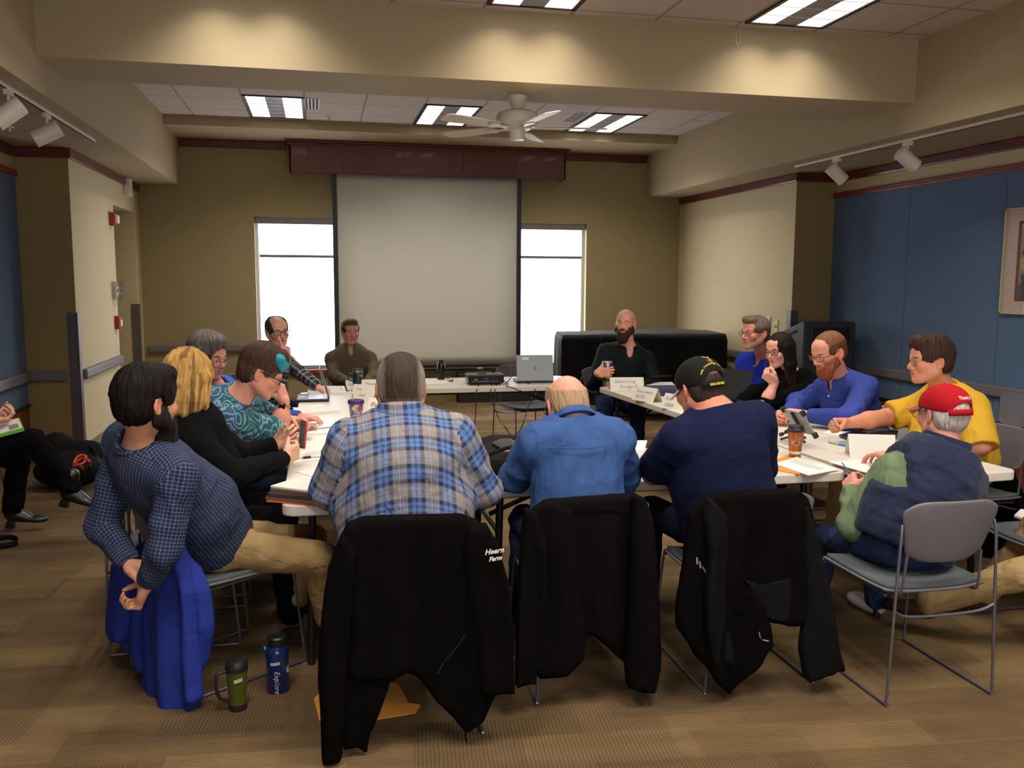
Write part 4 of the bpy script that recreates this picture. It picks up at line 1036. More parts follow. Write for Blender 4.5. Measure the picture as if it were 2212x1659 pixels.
for i, (x, y, nx) in enumerate(((-0.03, 9.72, 'beside the far left ceiling light'), (2.86, 9.80, 'left of the far right ceiling light'))):
    v = thing('air_vent', 'white slotted ceiling air vent '+nx, 'air vent', (x, y, CEIL), 0, 'ceiling air vents')
    MB().box((x-0.075, y-0.29, CEIL-0.006), (x+0.075, y+0.29, CEIL+0.002)).build('vent_plate', whitep, v)
    for k in range(4):
        s_ = MB().box((x-0.066+k*0.036, y-0.27, CEIL-0.009), (x-0.048+k*0.036, y+0.27, CEIL-0.004)).build('vent_slot', slit, v)
def sprinkler(p, label):
    s_ = thing('fire_sprinkler', label, 'sprinkler', p, 0, 'ceiling sprinklers')
    b = MB().lathe([(0.035, 0), (0.032, -0.008), (0.012, -0.012), (0.010, -0.035), (0.016, -0.037), (0.018, -0.041)], p); b.build('sprinkler_body', whitep, s_, smooth='auto')
    MB().lathe([(0.022, -0.044), (0.022, -0.047)], p).build('deflector', steel, s_)
sprinkler((0.149, 10.42, CEIL), 'small sprinkler head on the ceiling right of the far left light')
sprinkler((-2.28, 7.55, SOF), 'small sprinkler head under the left soffit above the spotlights'); sprinkler((4.95, 7.9, SOF), 'small sprinkler head under the right soffit behind the spotlights')
# little wire loop hanging by the beam
o = MB().tube([(2.98+0.018*math.sin(a), BEAM_Y0-0.03, 3.39+0.055*math.cos(a)) for a in np.linspace(0.3, 2*math.pi-0.3, 22)], 0.0018, 6).build('hanging_wire_loop', whitep, None, smooth='auto')
tag(o, 'thin white wire loop hanging from the ceiling in front of the beam', 'wire')
# track lights
white_can = mat('white_spot_can', (230, 222, 204), 0.4)
def track(name, x, y0, y1, spots, label):
    t = thing(name, label, 'track', (x, y0, SOF), 0, 'ceiling tracks')
    MB().box((x-0.018, y0, SOF-0.022), (x+0.018, y1, SOF)).build('rail_body', white_can, t, bev=0.003); MB().box((x-0.008, y0+0.01, SOF-0.0235), (x+0.008, y1-0.01, SOF-0.02)).build('rail_slot', slit, t)
    for (y, aim, lb) in spots:
        h = thing('track_spotlight', lb, 'spotlight', (x, y, SOF-0.02), 0, 'track spotlights')
        MB().box((x-0.016, y-0.05, SOF-0.055), (x+0.016, y+0.05, SOF-0.022)).build('adapter', white_can, h, bev=0.003)
        MB().tube([(x, y, SOF-0.05), (x, y, SOF-0.115)], 0.011, 10).build('stem', white_can, h, smooth='auto')
        d = Vector(aim).normalized(); M = Matrix.Translation((x, y, SOF-0.155)) @ d.to_track_quat('Z', 'Y').to_matrix().to_4x4()
        MB().lathe([(0.0, -0.085), (0.054, -0.085), (0.058, -0.080), (0.058, 0.10), (0.054, 0.10), (0.050, 0.06), (0.0, 0.055)], (0, 0, 0), 28, M, cap=False).build('can', white_can, h, smooth='auto')
        MB().lathe([(0.0, 0.052), (0.049, 0.056)], (0, 0, 0), 20, M, cap=False).build('bulb_face', mat('lamp_glass', (210, 205, 190), 0.2), h)
        MB().lathe([(0.0, -0.0862), (0.030, -0.0862)], (0, 0, 0), 20, M, cap=False).build('cap_plate', mat('cream_can_cap', (236, 226, 190), 0.5), h)
track('light_track', -1.80, 2.2, 8.05, [(5.98, (-0.75, -0.25, -0.65), 'white can spotlight nearest the left edge, on the left track'), (6.75, (-0.85, -0.22, -0.5), 'white can spotlight second along the left track')], 'white lighting track under the left soffit')
track('light_track', 4.66, 2.2, 8.13, [(7.42, (0.75, -0.15, -0.7), 'white can spotlight at the far end of the right track'), (6.42, (0.80, -0.05, -0.55), 'white can spotlight nearer the viewer on the right track')], 'white lighting track under the right soffit')
# ceiling fan below the beam
FX, FY = 1.93, 6.45
FX, FY, _ = at = Z(1118, 208, BEAM_Z); FX, FY = float(FX), float(FY)
fanm = mat('white_fan', (222, 216, 200), 0.4); fan = thing('ceiling_fan', 'white five-blade ceiling fan hanging under the beam', 'fan', (FX, FY, BEAM_Z))
MB().lathe([(0.076, 0), (0.074, -0.012), (0.056, -0.05), (0.044, -0.088), (0.040, -0.095)], (FX, FY, BEAM_Z), 32).build('canopy', fanm, fan, smooth='auto')
MB().lathe([(0.030, -0.09), (0.10, -0.105), (0.148, -0.125), (0.160, -0.15), (0.158, -0.195), (0.135, -0.218), (0.10, -0.225)], (FX, FY, BEAM_Z), 36).build('motor_housing', fanm, fan, smooth='auto')
MB().lathe([(0.11, -0.222), (0.10, -0.238), (0.062, -0.248), (0.058, -0.26), (0.058, -0.30), (0.050, -0.316), (0.02, -0.32)], (FX, FY, BEAM_Z), 32).build('switch_housing', fanm, fan, smooth='auto')
for k in range(5):
    a = math.radians(-9+72*k); M = Matrix.Translation((FX, FY, BEAM_Z-0.225)) @ Matrix.Rotation(a, 4, 'Z') @ Matrix.Rotation(math.radians(12), 4, 'X')
    out = [(0.20, -0.052)]+[(0.58+0.0*t, -0.068) for t in (0,)]+[(0.645, -0.062), (0.668, -0.038), (0.672, 0.0), (0.668, 0.038), (0.645, 0.062), (0.58, 0.068), (0.20, 0.052), (0.185, 0.03), (0.185, -0.03)]
    bl = MB().prism(out, -0.004, 0.004, M).build('fan_blade', mat('fan_blade_white', (226, 214, 194), 0.45), fan, bev=0.002)
    M2 = Matrix.Translation((FX, FY, BEAM_Z-0.225)) @ Matrix.Rotation(a, 4, 'Z')
    MB().prism([(0.09, -0.022), (0.16, -0.016), (0.22, -0.045), (0.26, -0.03), (0.27, 0), (0.26, 0.03), (0.22, 0.045), (0.16, 0.016), (0.09, 0.022)], -0.012, -0.005, M2 @ Matrix.Rotation(math.radians(10), 4, 'X')).build('blade_bracket', fanm, fan, bev=0.002)
MB().tube([(FX+0.045, FY-0.03, BEAM_Z-0.27), (FX+0.045, FY-0.03, BEAM_Z-0.36)], 0.0012, 6).build('pull_chain', steel, fan)

# ------------------------------------------------------------------ end wall: projection screen
V0, V1 = -0.345, 3.25
vl = thing('screen_valance', 'dark cherry wood valance box above the projection screen', 'valance', (1.45, YF-0.12, 2.96))
MB().box((V0+0.02, YF-0.26, 2.965), (V1-0.02, YF-0.24, 3.335)).box((V0+0.02, YF-0.26, 2.965), (V0+0.04, YF-0.002, 3.335)).box((V1-0.04, YF-0.26, 2.965), (V1-0.02, YF-0.002, 3.335)).build('valance_board', wood, vl, bev=0.003)
MB().box((V0-0.03, YF-0.30, 3.33), (V1+0.03, YF-0.002, 3.362)).box((V0-0.005, YF-0.28, 3.30), (V1+0.005, YF-0.002, 3.332)).build('valance_cornice', wood, vl, bev=0.008)
for k in (0.32, 1.10, 1.85, 2.55): MB().box((k, YF-0.2625, 2.97), (k+0.005, YF-0.2595, 3.30)).build('board_joint', mat('wood_joint', (52, 18, 14), 0.6), vl)
YS = YF-0.16
scm = mat('matte_white_screen', (196, 194, 182), 0.9)
scn = thing('projection_screen', 'pulled-down white projection screen with black borders', 'screen', (1.44, YS, 0.42))
S0, S1, SZ0, SZ1 = 0.245, 2.60, 0.515, 2.98
MB().grid(lambda u, v: (S0+(S1-S0)*u, YS+0.006*math.sin(v*3.1), SZ1-(SZ1-SZ0)*v), 8, 20).build('screen_fabric', scm, scn, smooth=True, solid=0.002)
for a, c in (((S0-0.055, SZ0-0.04), (S0+0.002, SZ1)), ((S1-0.002, SZ0-0.04), (S1+0.055, SZ1))):
    MB().box((a[0], YS-0.004, a[1]), (c[0], YS+0.012, c[1])).build('border', blackm, scn)
MB().box((S0-0.055, YS-0.006, SZ0-0.035), (S1+0.055, YS+0.014, SZ0)).build('border', blackm, scn)
MB().tube([(S0-0.07, YS, SZ0-0.05), (S1+0.07, YS, SZ0-0.05)], 0.020, 14).build('bottom_bar', blackmetal, scn, smooth='auto')
MB().tube([(2.05, YS-0.02, SZ0-0.05), (2.13, YS-0.02, SZ0-0.05)], 0.014, 10).build('pull_handle', steel, scn, smooth='auto')
# low dark heater cover under the screen
hc_ = thing('baseboard_heater', 'long low dark heater cover below the screen', 'heater', (2.5, YF-0.08, 0))
MB().box((1.80, YF-0.16, 0.0), (3.66, YF-0.013, 0.40)).build('heater_body', mat('brown_black_metal', (58, 46, 36), 0.5), hc_, bev=0.008); MB().box((1.80, YF-0.165, 0.0), (3.66, YF-0.015, 0.17)).build('heater_base', mat('heater_dark', (36, 30, 28), 0.6), hc_)
# wall devices
def wallbox(name, label, cat, a, c, m, bev=0.004):
    t = thing(name, label, cat, ((a[0]+c[0])/2, (a[1]+c[1])/2, a[2])); MB().box(a, c).build('housing', m, t, bev=bev); return t
e = wallbox('exit_sign', 'white emergency sign box under the crown trim by the left alcove door', 'sign', (XAL+0.0, 10.93, 2.585), (XAL+0.07, 11.09, 2.80-0.02), whitep)
MB().box((XAL+0.07, 10.955, 2.625), (XAL+0.074, 11.065, 2.745)).build('sign_face', mat('pale_sign_face', (196, 196, 172), 0.4), e)
red = mat('alarm_red', (172, 30, 28), 0.45); clearp = glass_mat('clear_cover', (240, 240, 240), 0.75)
f_ = wallbox('fire_alarm_strobe', 'red fire alarm horn with white strobe high beside the left door', 'fire alarm', (XAL, 10.14, 2.20), (XAL+0.05, 10.26, 2.34), red)
MB().box((XAL+0.05, 10.16, 2.225), (XAL+0.085, 10.25, 2.315)).build('strobe_lens', whitep, f_, bev=0.01)
t_ = wallbox('thermostat', 'white thermostat in a clear cover on the left alcove wall', 'thermostat', (XAL, 10.17, 1.46), (XAL+0.035, 10.29, 1.56), whitep)
MB().box((XAL, 10.11, 1.42), (XAL+0.075, 10.34, 1.61)).build('clear_cover', clearp, t_, bev=0.006); MB().box((XAL+0.035, 10.20, 1.49), (XAL+0.037, 10.26, 1.53)).build('display', slit, t_)
p_ = wallbox('fire_alarm_pull', 'red fire alarm pull station below the thermostat', 'fire alarm', (XAL, 10.17, 1.10), (XAL+0.05, 10.29, 1.24), red)
MB().box((XAL+0.05, 10.19, 1.13), (XAL+0.062, 10.27, 1.20)).build('pull_handle', whitep, p_, bev=0.003)
s1 = wallbox('wall_panel_switch', 'white lighting control plate on the right alcove wall', 'switch', (XAR-0.012, 9.09, 1.12), (XAR, 9.19, 1.25), mat('switch_grey', (160, 168, 176), 0.4))
MB().box((XAR-0.016, 9.11, 1.15), (XAR-0.011, 9.17, 1.22)).build('control_face', whitep, s1)
s2 = wallbox('light_switch', 'narrow cream light switch plate beside the corner guard', 'switch', (XAR-0.010, 8.92, 1.08), (XAR, 8.99, 1.22), mat('ivory_plate', (206, 188, 140), 0.5))
MB().box((XAR-0.018, 8.95, 1.135), (XAR-0.009, 8.962, 1.16)).build('toggle', mat('toggle_brown', (90, 70, 50), 0.5), s2)
# framed picture on the blue wall: only its left edge is in view
PY0, PY1 = 5.20, 6.17
pc = thing('framed_picture', 'matted painting in a thin pale wood frame on the blue wall', 'picture', (XBR-0.03, 5.7, 1.40))
x = XBR-0.02
b = MB()
for a, c in (((PY0, 1.395), (PY0+0.02, 2.235)), ((PY1-0.02, 1.395), (PY1, 2.235)), ((PY0, 1.395), (PY1, 1.412)), ((PY0, 2.218), (PY1, 2.235))): b.box((x-0.035, a[0], a[1]), (x, c[0], c[1]))
b.build('picture_frame', mat('pale_gold_frame', (188, 166, 120), 0.35), pc, bev=0.003)
MB().box((x-0.02, PY0+0.018, 1.41), (x-0.004, PY1-0.018, 2.22)).build('outer_mat', mat('pinkish_mat_board', (206, 186, 172), 0.9), pc)
MB().box((x-0.023, PY0+0.145, 1.50), (x-0.019, PY1-0.145, 2.13)).build('inner_mat', mat('rust_mat_board', (112, 52, 40), 0.9), pc)
def paint_mat():
    m, N, L, b = new_mat('loose_yellow_street_painting'); tc = N.new('ShaderNodeTexCoord'); nz = N.new('ShaderNodeTexNoise'); nz.inputs['Scale'].default_value = 7; nz.inputs['Detail'].default_value = 3
    L.new(tc.outputs['Object'], nz.inputs['Vector']); cr = N.new('ShaderNodeValToRGB'); cr.color_ramp.interpolation = 'CONSTANT'; L.new(nz.outputs['Fac'], cr.inputs[0])
    e = cr.color_ramp.elements; e[0].color = (*lin((60, 62, 72)), 1); e[0].position = 0; e[1].color = (*lin((206, 170, 70)), 1); e[1].position = 0.56
    for q, c in ((0.40, (150, 126, 90)), (0.47, (190, 150, 92)), (0.66, (216, 190, 96))):
        k = e.new(q); k.color = (*lin(c), 1)
    L.new(cr.outputs[0], b.inputs['Base Color']); b.inputs['Roughness'].default_value = 0.6; return m
MB().box((x-0.0245, PY0+0.18, 1.525), (x-0.0225, PY1-0.18, 2.105)).build('painting', paint_mat(), pc)
MB().box((x-0.034, PY0+0.016, 1.408), (x-0.0325, PY1-0.016, 2.222)).build('picture_glass', glass_mat('picture_glass', (255, 255, 255), 0.95), pc)

# ------------------------------------------------------------------ tables
plastic = mat('white_blow_moulded_plastic', (214, 206, 192), 0.42, bump=0.06, bscale=900, var=0.03, vscale=3)
def folding_table(cx, cy, L_, W_, rz, label):
    t = thing('folding_table', label, 'table', (cx, cy, 0), rz, 'white folding tables')
    Mx = Matrix.Translation((cx, cy, 0)) @ Matrix.Rotation(rz, 4, 'Z')
    b = MB().prism(rrect(L_, W_, 0.06, 6), TT-0.046, TT, Mx); b.build('table_top', plastic, t, bev=0.007, seg=3)
    b = MB()
    for sy in (-1, 1): b.tube([Mx @ Vector((-L_/2+0.10, sy*(W_/2-0.09), TT-0.058)), Mx @ Vector((L_/2-0.10, sy*(W_/2-0.09), TT-0.058))], 0.012, 8)
    b.build('under_frame', blackmetal, t, smooth='auto')
    for sx in (-1, 1):
        xx = sx*(L_/2-0.17); b = MB()
        for sy in (-1, 1): MB().tube([Mx @ Vector((xx, sy*(W_/2-0.12), TT-0.05)), Mx @ Vector((xx+sx*0.02, sy*(W_/2-0.10), 0.012))], 0.0175, 10).build('leg', blackmetal, t, smooth='auto')
        MB().tube([Mx @ Vector((xx+sx*0.004, -(W_/2-0.12), 0.50)), Mx @ Vector((xx+sx*0.004, W_/2-0.12, 0.50))], 0.012, 8).build('leg_crossbar', blackmetal, t, smooth='auto')
        MB().tube([Mx @ Vector((xx, 0.0, 0.52)), Mx @ Vector((xx-sx*0.42, 0.0, TT-0.05))], 0.012, 8).build('leg_brace', blackmetal, t, smooth='auto')
    return t
folding_table(0.215, 4.485, 1.83, 0.76, math.pi/2, 'white folding table in the left row, end nearest the viewer')
folding_table(0.215, 6.325, 1.83, 0.76, math.pi/2, 'white folding table in the left row, farther half under the open laptop')
folding_table(1.545, 4.09, 1.86, 0.76, 0, 'white folding table across the front, between the two side rows')
folding_table(1.235, 7.70, 2.04, 0.76, 0, 'white folding table across the far end, carrying the projector')
rr = math.atan2(-0.065, 1)*-1
def rpos(t): return 2.50+0.38-0.065*(t-3.8), t
folding_table(2.876, 4.46, 1.83, 0.76, math.pi/2+0.062, 'white folding table in the right row, end nearest the viewer')
folding_table(2.762, 6.29, 1.83, 0.76, math.pi/2+0.062, 'white folding table in the right row, farther half under the name cards')

# ------------------------------------------------------------------ chairs
shell = mat('grey_chair_shell', (104, 100, 104), 0.55, bump=0.04, bscale=500); shell_l = mat('light_grey_chair_shell', (172, 170, 166), 0.5)
seatf = mat('grey_flecked_seat_fabric', (98, 104, 106), 0.95, rgb2=(70, 76, 80), vscale=260, bump=0.4, bscale=500)
def make_chair():
    t = thing('stacking_chair', 'x', 'chair')
    for sx in (-1, 1):
        x = sx*0.238
        pts = [(sx*0.205, -0.262, 0.725), (sx*0.212, -0.270, 0.66), (sx*0.222, -0.272, 0.45), (x, -0.275, 0.05), (x, -0.265, 0.014), (x, -0.235, 0.0085), (x, 0.235, 0.0085), (x, 0.265, 0.014), (x, 0.270, 0.05), (sx*0.222, 0.235, 0.40), (sx*0.215, 0.215, 0.428), (sx*0.205, 0.16, 0.43), (sx*0.20, -0.18, 0.415)]
        MB().tube(spline(pts, 3), 0.0062, 10).build('sled_leg', chrome, t, smooth='auto')
        MB().tube(spline([(sx*0.175, -0.14, 0.424), (sx*0.175, -0.215, 0.43), (sx*0.172, -0.238, 0.46), (sx*0.165, -0.250, 0.60)], 4), 0.0058, 8).build('back_support', chrome, t, smooth='auto')
    MB().tube(spline([(-0.226, -0.272, 0.385), (-0.16, -0.262, 0.355), (0, -0.255, 0.345), (0.16, -0.262, 0.355), (0.226, -0.272, 0.385)], 5), 0.0058, 8).build('crossbar', chrome, t, smooth='auto')
    def back(u, v):
        z = 0.565+0.255*v; hw = 0.160+0.050*min(1, v/0.75)
        if v > 0.80: hw *= 1-0.085*((v-0.80)/0.20)**3
        if v < 0.14: hw *= 1-0.13*((0.14-v)/0.14)**2.5
        a = (u-0.5)*2; zz = z-(0.030*abs(a)**6 if v > 0.8 else 0)*(v-0.8)/0.2+(0.030*abs(a)**6 if v < 0.15 else 0)*(0.15-v)/0.15
        return (a*hw, -0.232-0.05*v-0.035*(1-a*a)+0.018*(v-0.4)**2, zz)
    MB().grid(back, 25, 17).build('backrest', shell, t, smooth=True, solid=0.012, sub=1)
    def seat(u, v, dz=0.0):
        a = (u-0.5)*2; c = (v-0.5)*2; k = max(abs(a), abs(c)) ; q = (abs(a)**4+abs(c)**4)**0.25
        sc_ = 1.0 if q < 1e-6 else k/q*1.0
        x, y = a*0.235*(0.92+0.08*sc_)*(sc_*0.25+0.75), c*0.228*(sc_*0.25+0.75)
        return (x, y+0.01, 0.436+dz-0.016*(1-a*a)*(1-c*c)+0.012*abs(a)**3-0.018*max(0, c-0.6)**1.5)
    MB().grid(lambda u, v: seat(u, v), 21, 21).build('seat_shell', shell, t, smooth=True, solid=0.010)
    MB().grid(lambda u, v: seat(0.5+(u-0.5)*0.95, 0.5+(v-0.5)*0.95, 0.013), 21, 21).build('seat', seatf, t, smooth=True, solid=0.018)
    return t
chair0 = make_chair(); used = [0]
def chair(x, y, az, label, light=False):
    """az: the way the chair faces, degrees from +Y towards +X"""
    rz = -math.radians(az)
    if not used[0]:
        used[0] = 1; chair0.location = (x, y, 0); chair0.rotation_euler = (0, 0, rz); chair0['label'] = label; chair0['group'] = 'grey stacking chairs'; r = chair0
    else: r = dup(chair0, (x, y, 0), rz, label, 'grey stacking chairs')
    if light:
        for c in r.children:
            if c.name.startswith(('backrest', 'seat_shell')): c.data = c.data.copy(); c.data.materials[0] = shell_l
    return r
chair(2.37, 3.15, 0, 'grey stacking chair under the person in the red cap and vest')
chair(1.72, 3.39, 0, 'grey stacking chair hidden by the dark jacket, under the person in navy')
chair(1.04, 3.45, 0, 'grey stacking chair hidden by the black jacket, under the bald person in denim')
chair(0.315, 3.27, 0, 'grey stacking chair hidden by the black jacket with white lettering')
chair(-0.45, 3.80, 56, 'grey stacking chair holding the blue jacket, under the bearded person in khakis')
chair(-0.66, 4.22, 88, 'grey stacking chair under the person with blond hair')
chair(-0.66, 4.86, 88, 'grey stacking chair under the person with teal-streaked hair')
chair(-0.70, 5.55, 92, 'grey stacking chair under the grey-haired person in blue')
chair(-0.50, 7.82, 130, 'grey stacking chair under the person in black plaid by the window')
chair(0.30, 8.72, 180, 'grey stacking chair under the person in the olive pullover')
chair(1.93, 8.15, 168, 'empty grey stacking chair behind the grey laptop at the far table')
chair(2.62, 7.78, 188, 'grey stacking chair under the bald bearded person in black')
chair(3.42, 6.55, -93, 'light grey stacking chair under the person in the royal blue polo', True)
chair(3.46, 5.85, -93, 'light grey stacking chair under the person with long dark hair', True)
chair(3.50, 5.12, -93, 'light grey stacking chair under the red-bearded person in blue', True)
chair(3.62, 4.33, -93, 'grey stacking chair with a black jacket, under the person in yellow')
chair(4.83, 5.62, -80, 'empty grey stacking chair standing against the blue wall')
chair(3.42, 3.42, -90, 'grey stacking chair at the right edge with white papers on its seat')

# ------------------------------------------------------------------ podium and covered table
gr = mat('charcoal_moulded_plastic', (48, 47, 50), 0.55, bump=0.1, bscale=300); grd = mat('charcoal_sign_plate', (30, 31, 35), 0.35)
pd = thing('podium', 'charcoal moulded podium in the right corner by the blue wall', 'podium', (5.03, 8.28, 0))
Mp = Matrix(((0, 0, 1, 0), (1, 0, 0, 0), (0, 1, 0, 0), (0, 0, 0, 1)))      # profile y,z swept along x
prof = [(8.02, 0.0), (8.00, 0.30), (7.99, 1.215), (8.01, 1.24), (8.05, 1.245), (8.52, 1.10), (8.55, 1.06), (8.55, 0.0)]
MB().prism(prof, 4.745, 5.325, Mp).build('podium_body', gr, pd, bev=0.018, seg=3)
MB().box((4.82, 7.975, 0.99), (5.25, 7.992, 1.185)).build('sign_plate', grd, pd, bev=0.006)
b = MB()
for k, (ya, za) in enumerate(((8.10, 1.165), (8.16, 1.147), (8.22, 1.129), (8.28, 1.111), (8.34, 1.093))): pass
MB().prism([(8.12, 1.140), (8.13, 1.158), (8.34, 1.092), (8.34, 1.072)], 4.738, 4.748, Mp).build('hand_slot', slit, pd)
ltr = mat('raised_dark_lettering', (112, 112, 120), 0.4)
text('lettering', 'A', 0.052, ltr, pd, lambda u, v: (4.955+u, 7.972, 1.125+v), bold=0.001); text('lettering', 'Pu', 0.070, ltr, pd, lambda u, v: (4.855+u, 7.972, 1.045+v), bold=0.001)
blackcloth = cloth_mat('black_tablecloth', (26, 25, 27), 0.9, fold=0.2, var=0.2, sheen=0.15)
pz = P(1400, 722, 9.9)[2]
CT = dict(x0=2.84, x1=4.74, y0=9.75, y1=10.50, z=1.02)
ct = thing('covered_cart', 'wide cart draped with black cloths beside the right window', 'cart', ((CT['x0']+CT['x1'])/2, 10.25, 0))
MB().box((CT['x0']+0.04, CT['y0']+0.04, 0.12), (CT['x1']-0.04, CT['y1']-0.04, CT['z']-0.02)).build('cart_body', mat('dark_cart', (24, 22, 22), 0.6), ct)
for cx in (CT['x0']+0.1, CT['x1']-0.1):
    for cy in (CT['y0']+0.1, CT['y1']-0.1): MB().lathe([(0.012, 0.12), (0.012, 0.07), (0.03, 0.06), (0.035, 0.03), (0.03, 0.0)], (cx, cy, 0), 14).build('caster', blackmetal, ct, smooth='auto')
def drape(x0, x1, y0, y1, z, zb, seed, amp=0.02, hump=0.0):
    def fn(u, v):
        # v: 0 back hem .. 1 front hem, through the top; u across incl. side overhang
        ov = 0.0
        a = u*2-1; sideu = max(0, abs(a)-0.80)/0.20; x = (x0+x1)/2+(x1-x0)/2*min(abs(a)/0.80, 1)*(1 if a > 0 else -1)
        fr = max(0, abs(v-0.5)-0.22)/0.28; y = (y0+y1)/2+(y1-y0)/2*min(abs(v-0.5)/0.22, 1)*(1 if v > 0.5 else -1)*-1
        dr = max(sideu, fr); zz = z-(z-zb)*dr
        if dr < 0.02: zz += hump*math.exp(-((a-0.3)/0.35)**2)*(1-v)
        zz += -0.012*(1-dr)*abs(math.sin(a*3+seed)) if dr < 0.05 else 0
        w = dr**0.7*amp
        k = math.sin(x*15+seed)*0.6+math.sin(x*31+seed*2)*0.4 if fr >= sideu else math.sin(y*17+seed)*0.6+math.sin(y*29+seed)*0.4
        x += (0.012+w*(k+0.6))*(1 if a > 0 else -1)*(1 if sideu > 0 else 0); y += (0.012+w*(k+0.6))*(-1 if v > 0.5 else 1)*(1 if fr > 0 else 0)
        return (x, y, zz)
    return MB().grid(fn, 90, 60)
drape(CT['x0'], CT['x1'], CT['y0'], CT['y1'], CT['z'], 0.28, 1.0, hump=0.06).build('black_cloth', blackcloth, ct, smooth=True, solid=0.006)
drape(CT['x0']+0.45, CT['x1']+0.03, CT['y0']-0.02, CT['y1'], CT['z']+0.008, 0.32, 4.0).build('black_cloth', blackcloth, ct, smooth=True, solid=0.006)
ct.rotation_euler = (0, 0, -math.radians(9))
# ------------------------------------------------------------------ the people round the tables
A = np.array
jeans = cloth_mat('blue_denim_jeans', (42, 58, 92), 0.9, rgb2=(30, 42, 70), fold=0.6); blackpant = cloth_mat('black_trouser_cloth', (15, 14, 15), 0.9, fold=0.4, spec=0.1)
khaki = cloth_mat('khaki_twill', (170, 142, 98), 0.9, rgb2=(150, 124, 84), fold=0.7); darkjeans = cloth_mat('dark_jeans', (30, 36, 52), 0.9, rgb2=(22, 26, 38), fold=0.6)
black_leather = mat('black_leather', (20, 18, 18), 0.35, bump=0.08, bscale=90)
fr_black = mat('black_spectacle_frame', (24, 22, 24), 0.3); fr_brown = mat('dark_brown_spectacle_frame', (58, 34, 26), 0.3); fr_wire = mat('gunmetal_wire_frame', (84, 80, 76), 0.3, 0.8)
whitecot = cloth_mat('white_cotton', (226, 226, 226), 0.9, fold=0.2)
btn = mat('pale_button', (214, 208, 196), 0.4); btn_d = mat('brown_button', (110, 84, 40), 0.4); btn_b = mat('dark_button', (30, 34, 42), 0.4)
PEOPLE = {}
def on_front(sp, pts, name, m, r=0.0055, off=0.003):
    """small discs on the front of a shirt: pts are (trunk fraction, sideways)"""
    sh_o = sp['_shirt']; me = sh_o.data
    co = np.empty(len(me.vertices)*3, np.float32); me.vertices.foreach_get('co', co); co = co.reshape(-1, 3)
    Rt = sp['_Rt']
    for t, x in pts:
        c = sp['_on'](t, x); rel = (co-c)@Rt.T
        k = (np.abs(rel[:, 0]) < 0.012) & (np.abs(rel[:, 2]) < 0.012) & (rel[:, 1] > 0)
        if not k.any(): continue
        y = rel[k, 1].max(); M = frame(c+Rt[1]*(y+0.001), Rt[0], Rt[2], Rt[1])
        MB().lathe([(r, -0.002), (r, 0.002), (r*0.7, 0.003)], (0, 0, 0), 12, M).build(name, m, sp['_root'], smooth='auto')
def surf_y(sp, V3, Rd, near=0.015):
    pass

# bearded person in the dark check shirt, leaning back
chk = plaid_mat('navy_white_check_cotton', (36, 43, 68), [(0.0, 0.17, (128, 138, 166), 0.75)], [(0.0, 0.19, (128, 138, 166), 0.75)], (0.0138, 0.0138), fold=0.5)
a = dict(label='bearded person in a navy check shirt and khakis leaning back at the left', hip=P(470, 1165, 3.82), neck=P(303, 962, 3.47), head=P(318, 868, 3.42), taz=62, haz=46, hpitch=4, s=1.03,
         sw=0.185, cw=0.18, cd=0.135, bw=0.185, bd=0.160, hw=0.18, sag=(-0.02, -0.02, 0.0), shirt=chk, pants=khaki, skin=(214, 154, 122), brow=(32, 24, 20), seed=2.0, fold=0.012, loose=0.016, ua=0.056, hem=0.04, waist=0.26,
         armR=dict(el=P(352, 1190, 3.33), wr=P(318, 1262, 3.40), dir=P(312, 1285, 3.42)-P(330, 1245, 3.39), palm=(-1, 0, 0), hand='loose', seen=False),
         armL=dict(el=P(222, 1135, 3.60), wr=P(282, 1220, 3.47), dir=(0.6, -0.5, -0.4), palm=(0, 0, 1), hand='loose', seen=False),
         legR=dict(kn=P(688, 1206, 3.60), an=P(712, 1330, 3.70)), legL=dict(kn=P(672, 1165, 4.12), an=P(640, 1290, 4.12)), shoes=black_leather, toeR=75, toeL=75)
person(a); hair(a, (24, 18, 16), t=0.017, nape=-0.098, top=0.008, back=0.004, front=0.01, lump=0.006, side=-0.02); beard(a, (34, 25, 22), t=0.014, length=0.055, upper=-0.022)
collar(a, chk, h=0.040, gap=34)
PEOPLE['a'] = a
# blond person in a black jacket holding a phone
jk = cloth_mat('black_fleece_jacket', (19, 18, 19), 0.88, fold=0.4, var=0.2, spec=0.12)
b_ = dict(label='person with shoulder-length blond hair in a black zip jacket holding a phone', hip=(-0.62, 4.22, 0.565), neck=P(412, 892, 4.14), head=P(408, 822, 4.12), taz=84, haz=48, hpitch=8, s=0.98,
          sw=0.165, cw=0.18, cd=0.15, bw=0.20, bd=0.19, hw=0.20, shirt=jk, shirt_name='jacket', pants=blackpant, skin=(226, 176, 148), seed=3.0, fold=0.009, loose=0.018, ua=0.058, fa=0.047,
          armR=dict(el=P(505, 1030, 3.93), wr=P(618, 988, 4.20), dir=P(662, 962, 4.36)-P(622, 985, 4.22), palm=(0.1, 1, 0.15), hand='phone', hs=1.0),
          armL=dict(el=P(520, 990, 4.42), wr=P(600, 958, 4.44), dir=P(640, 930, 4.42)-P(600, 958, 4.44), palm=(0.2, -1, 0.2), hand='phone'))
person(b_)
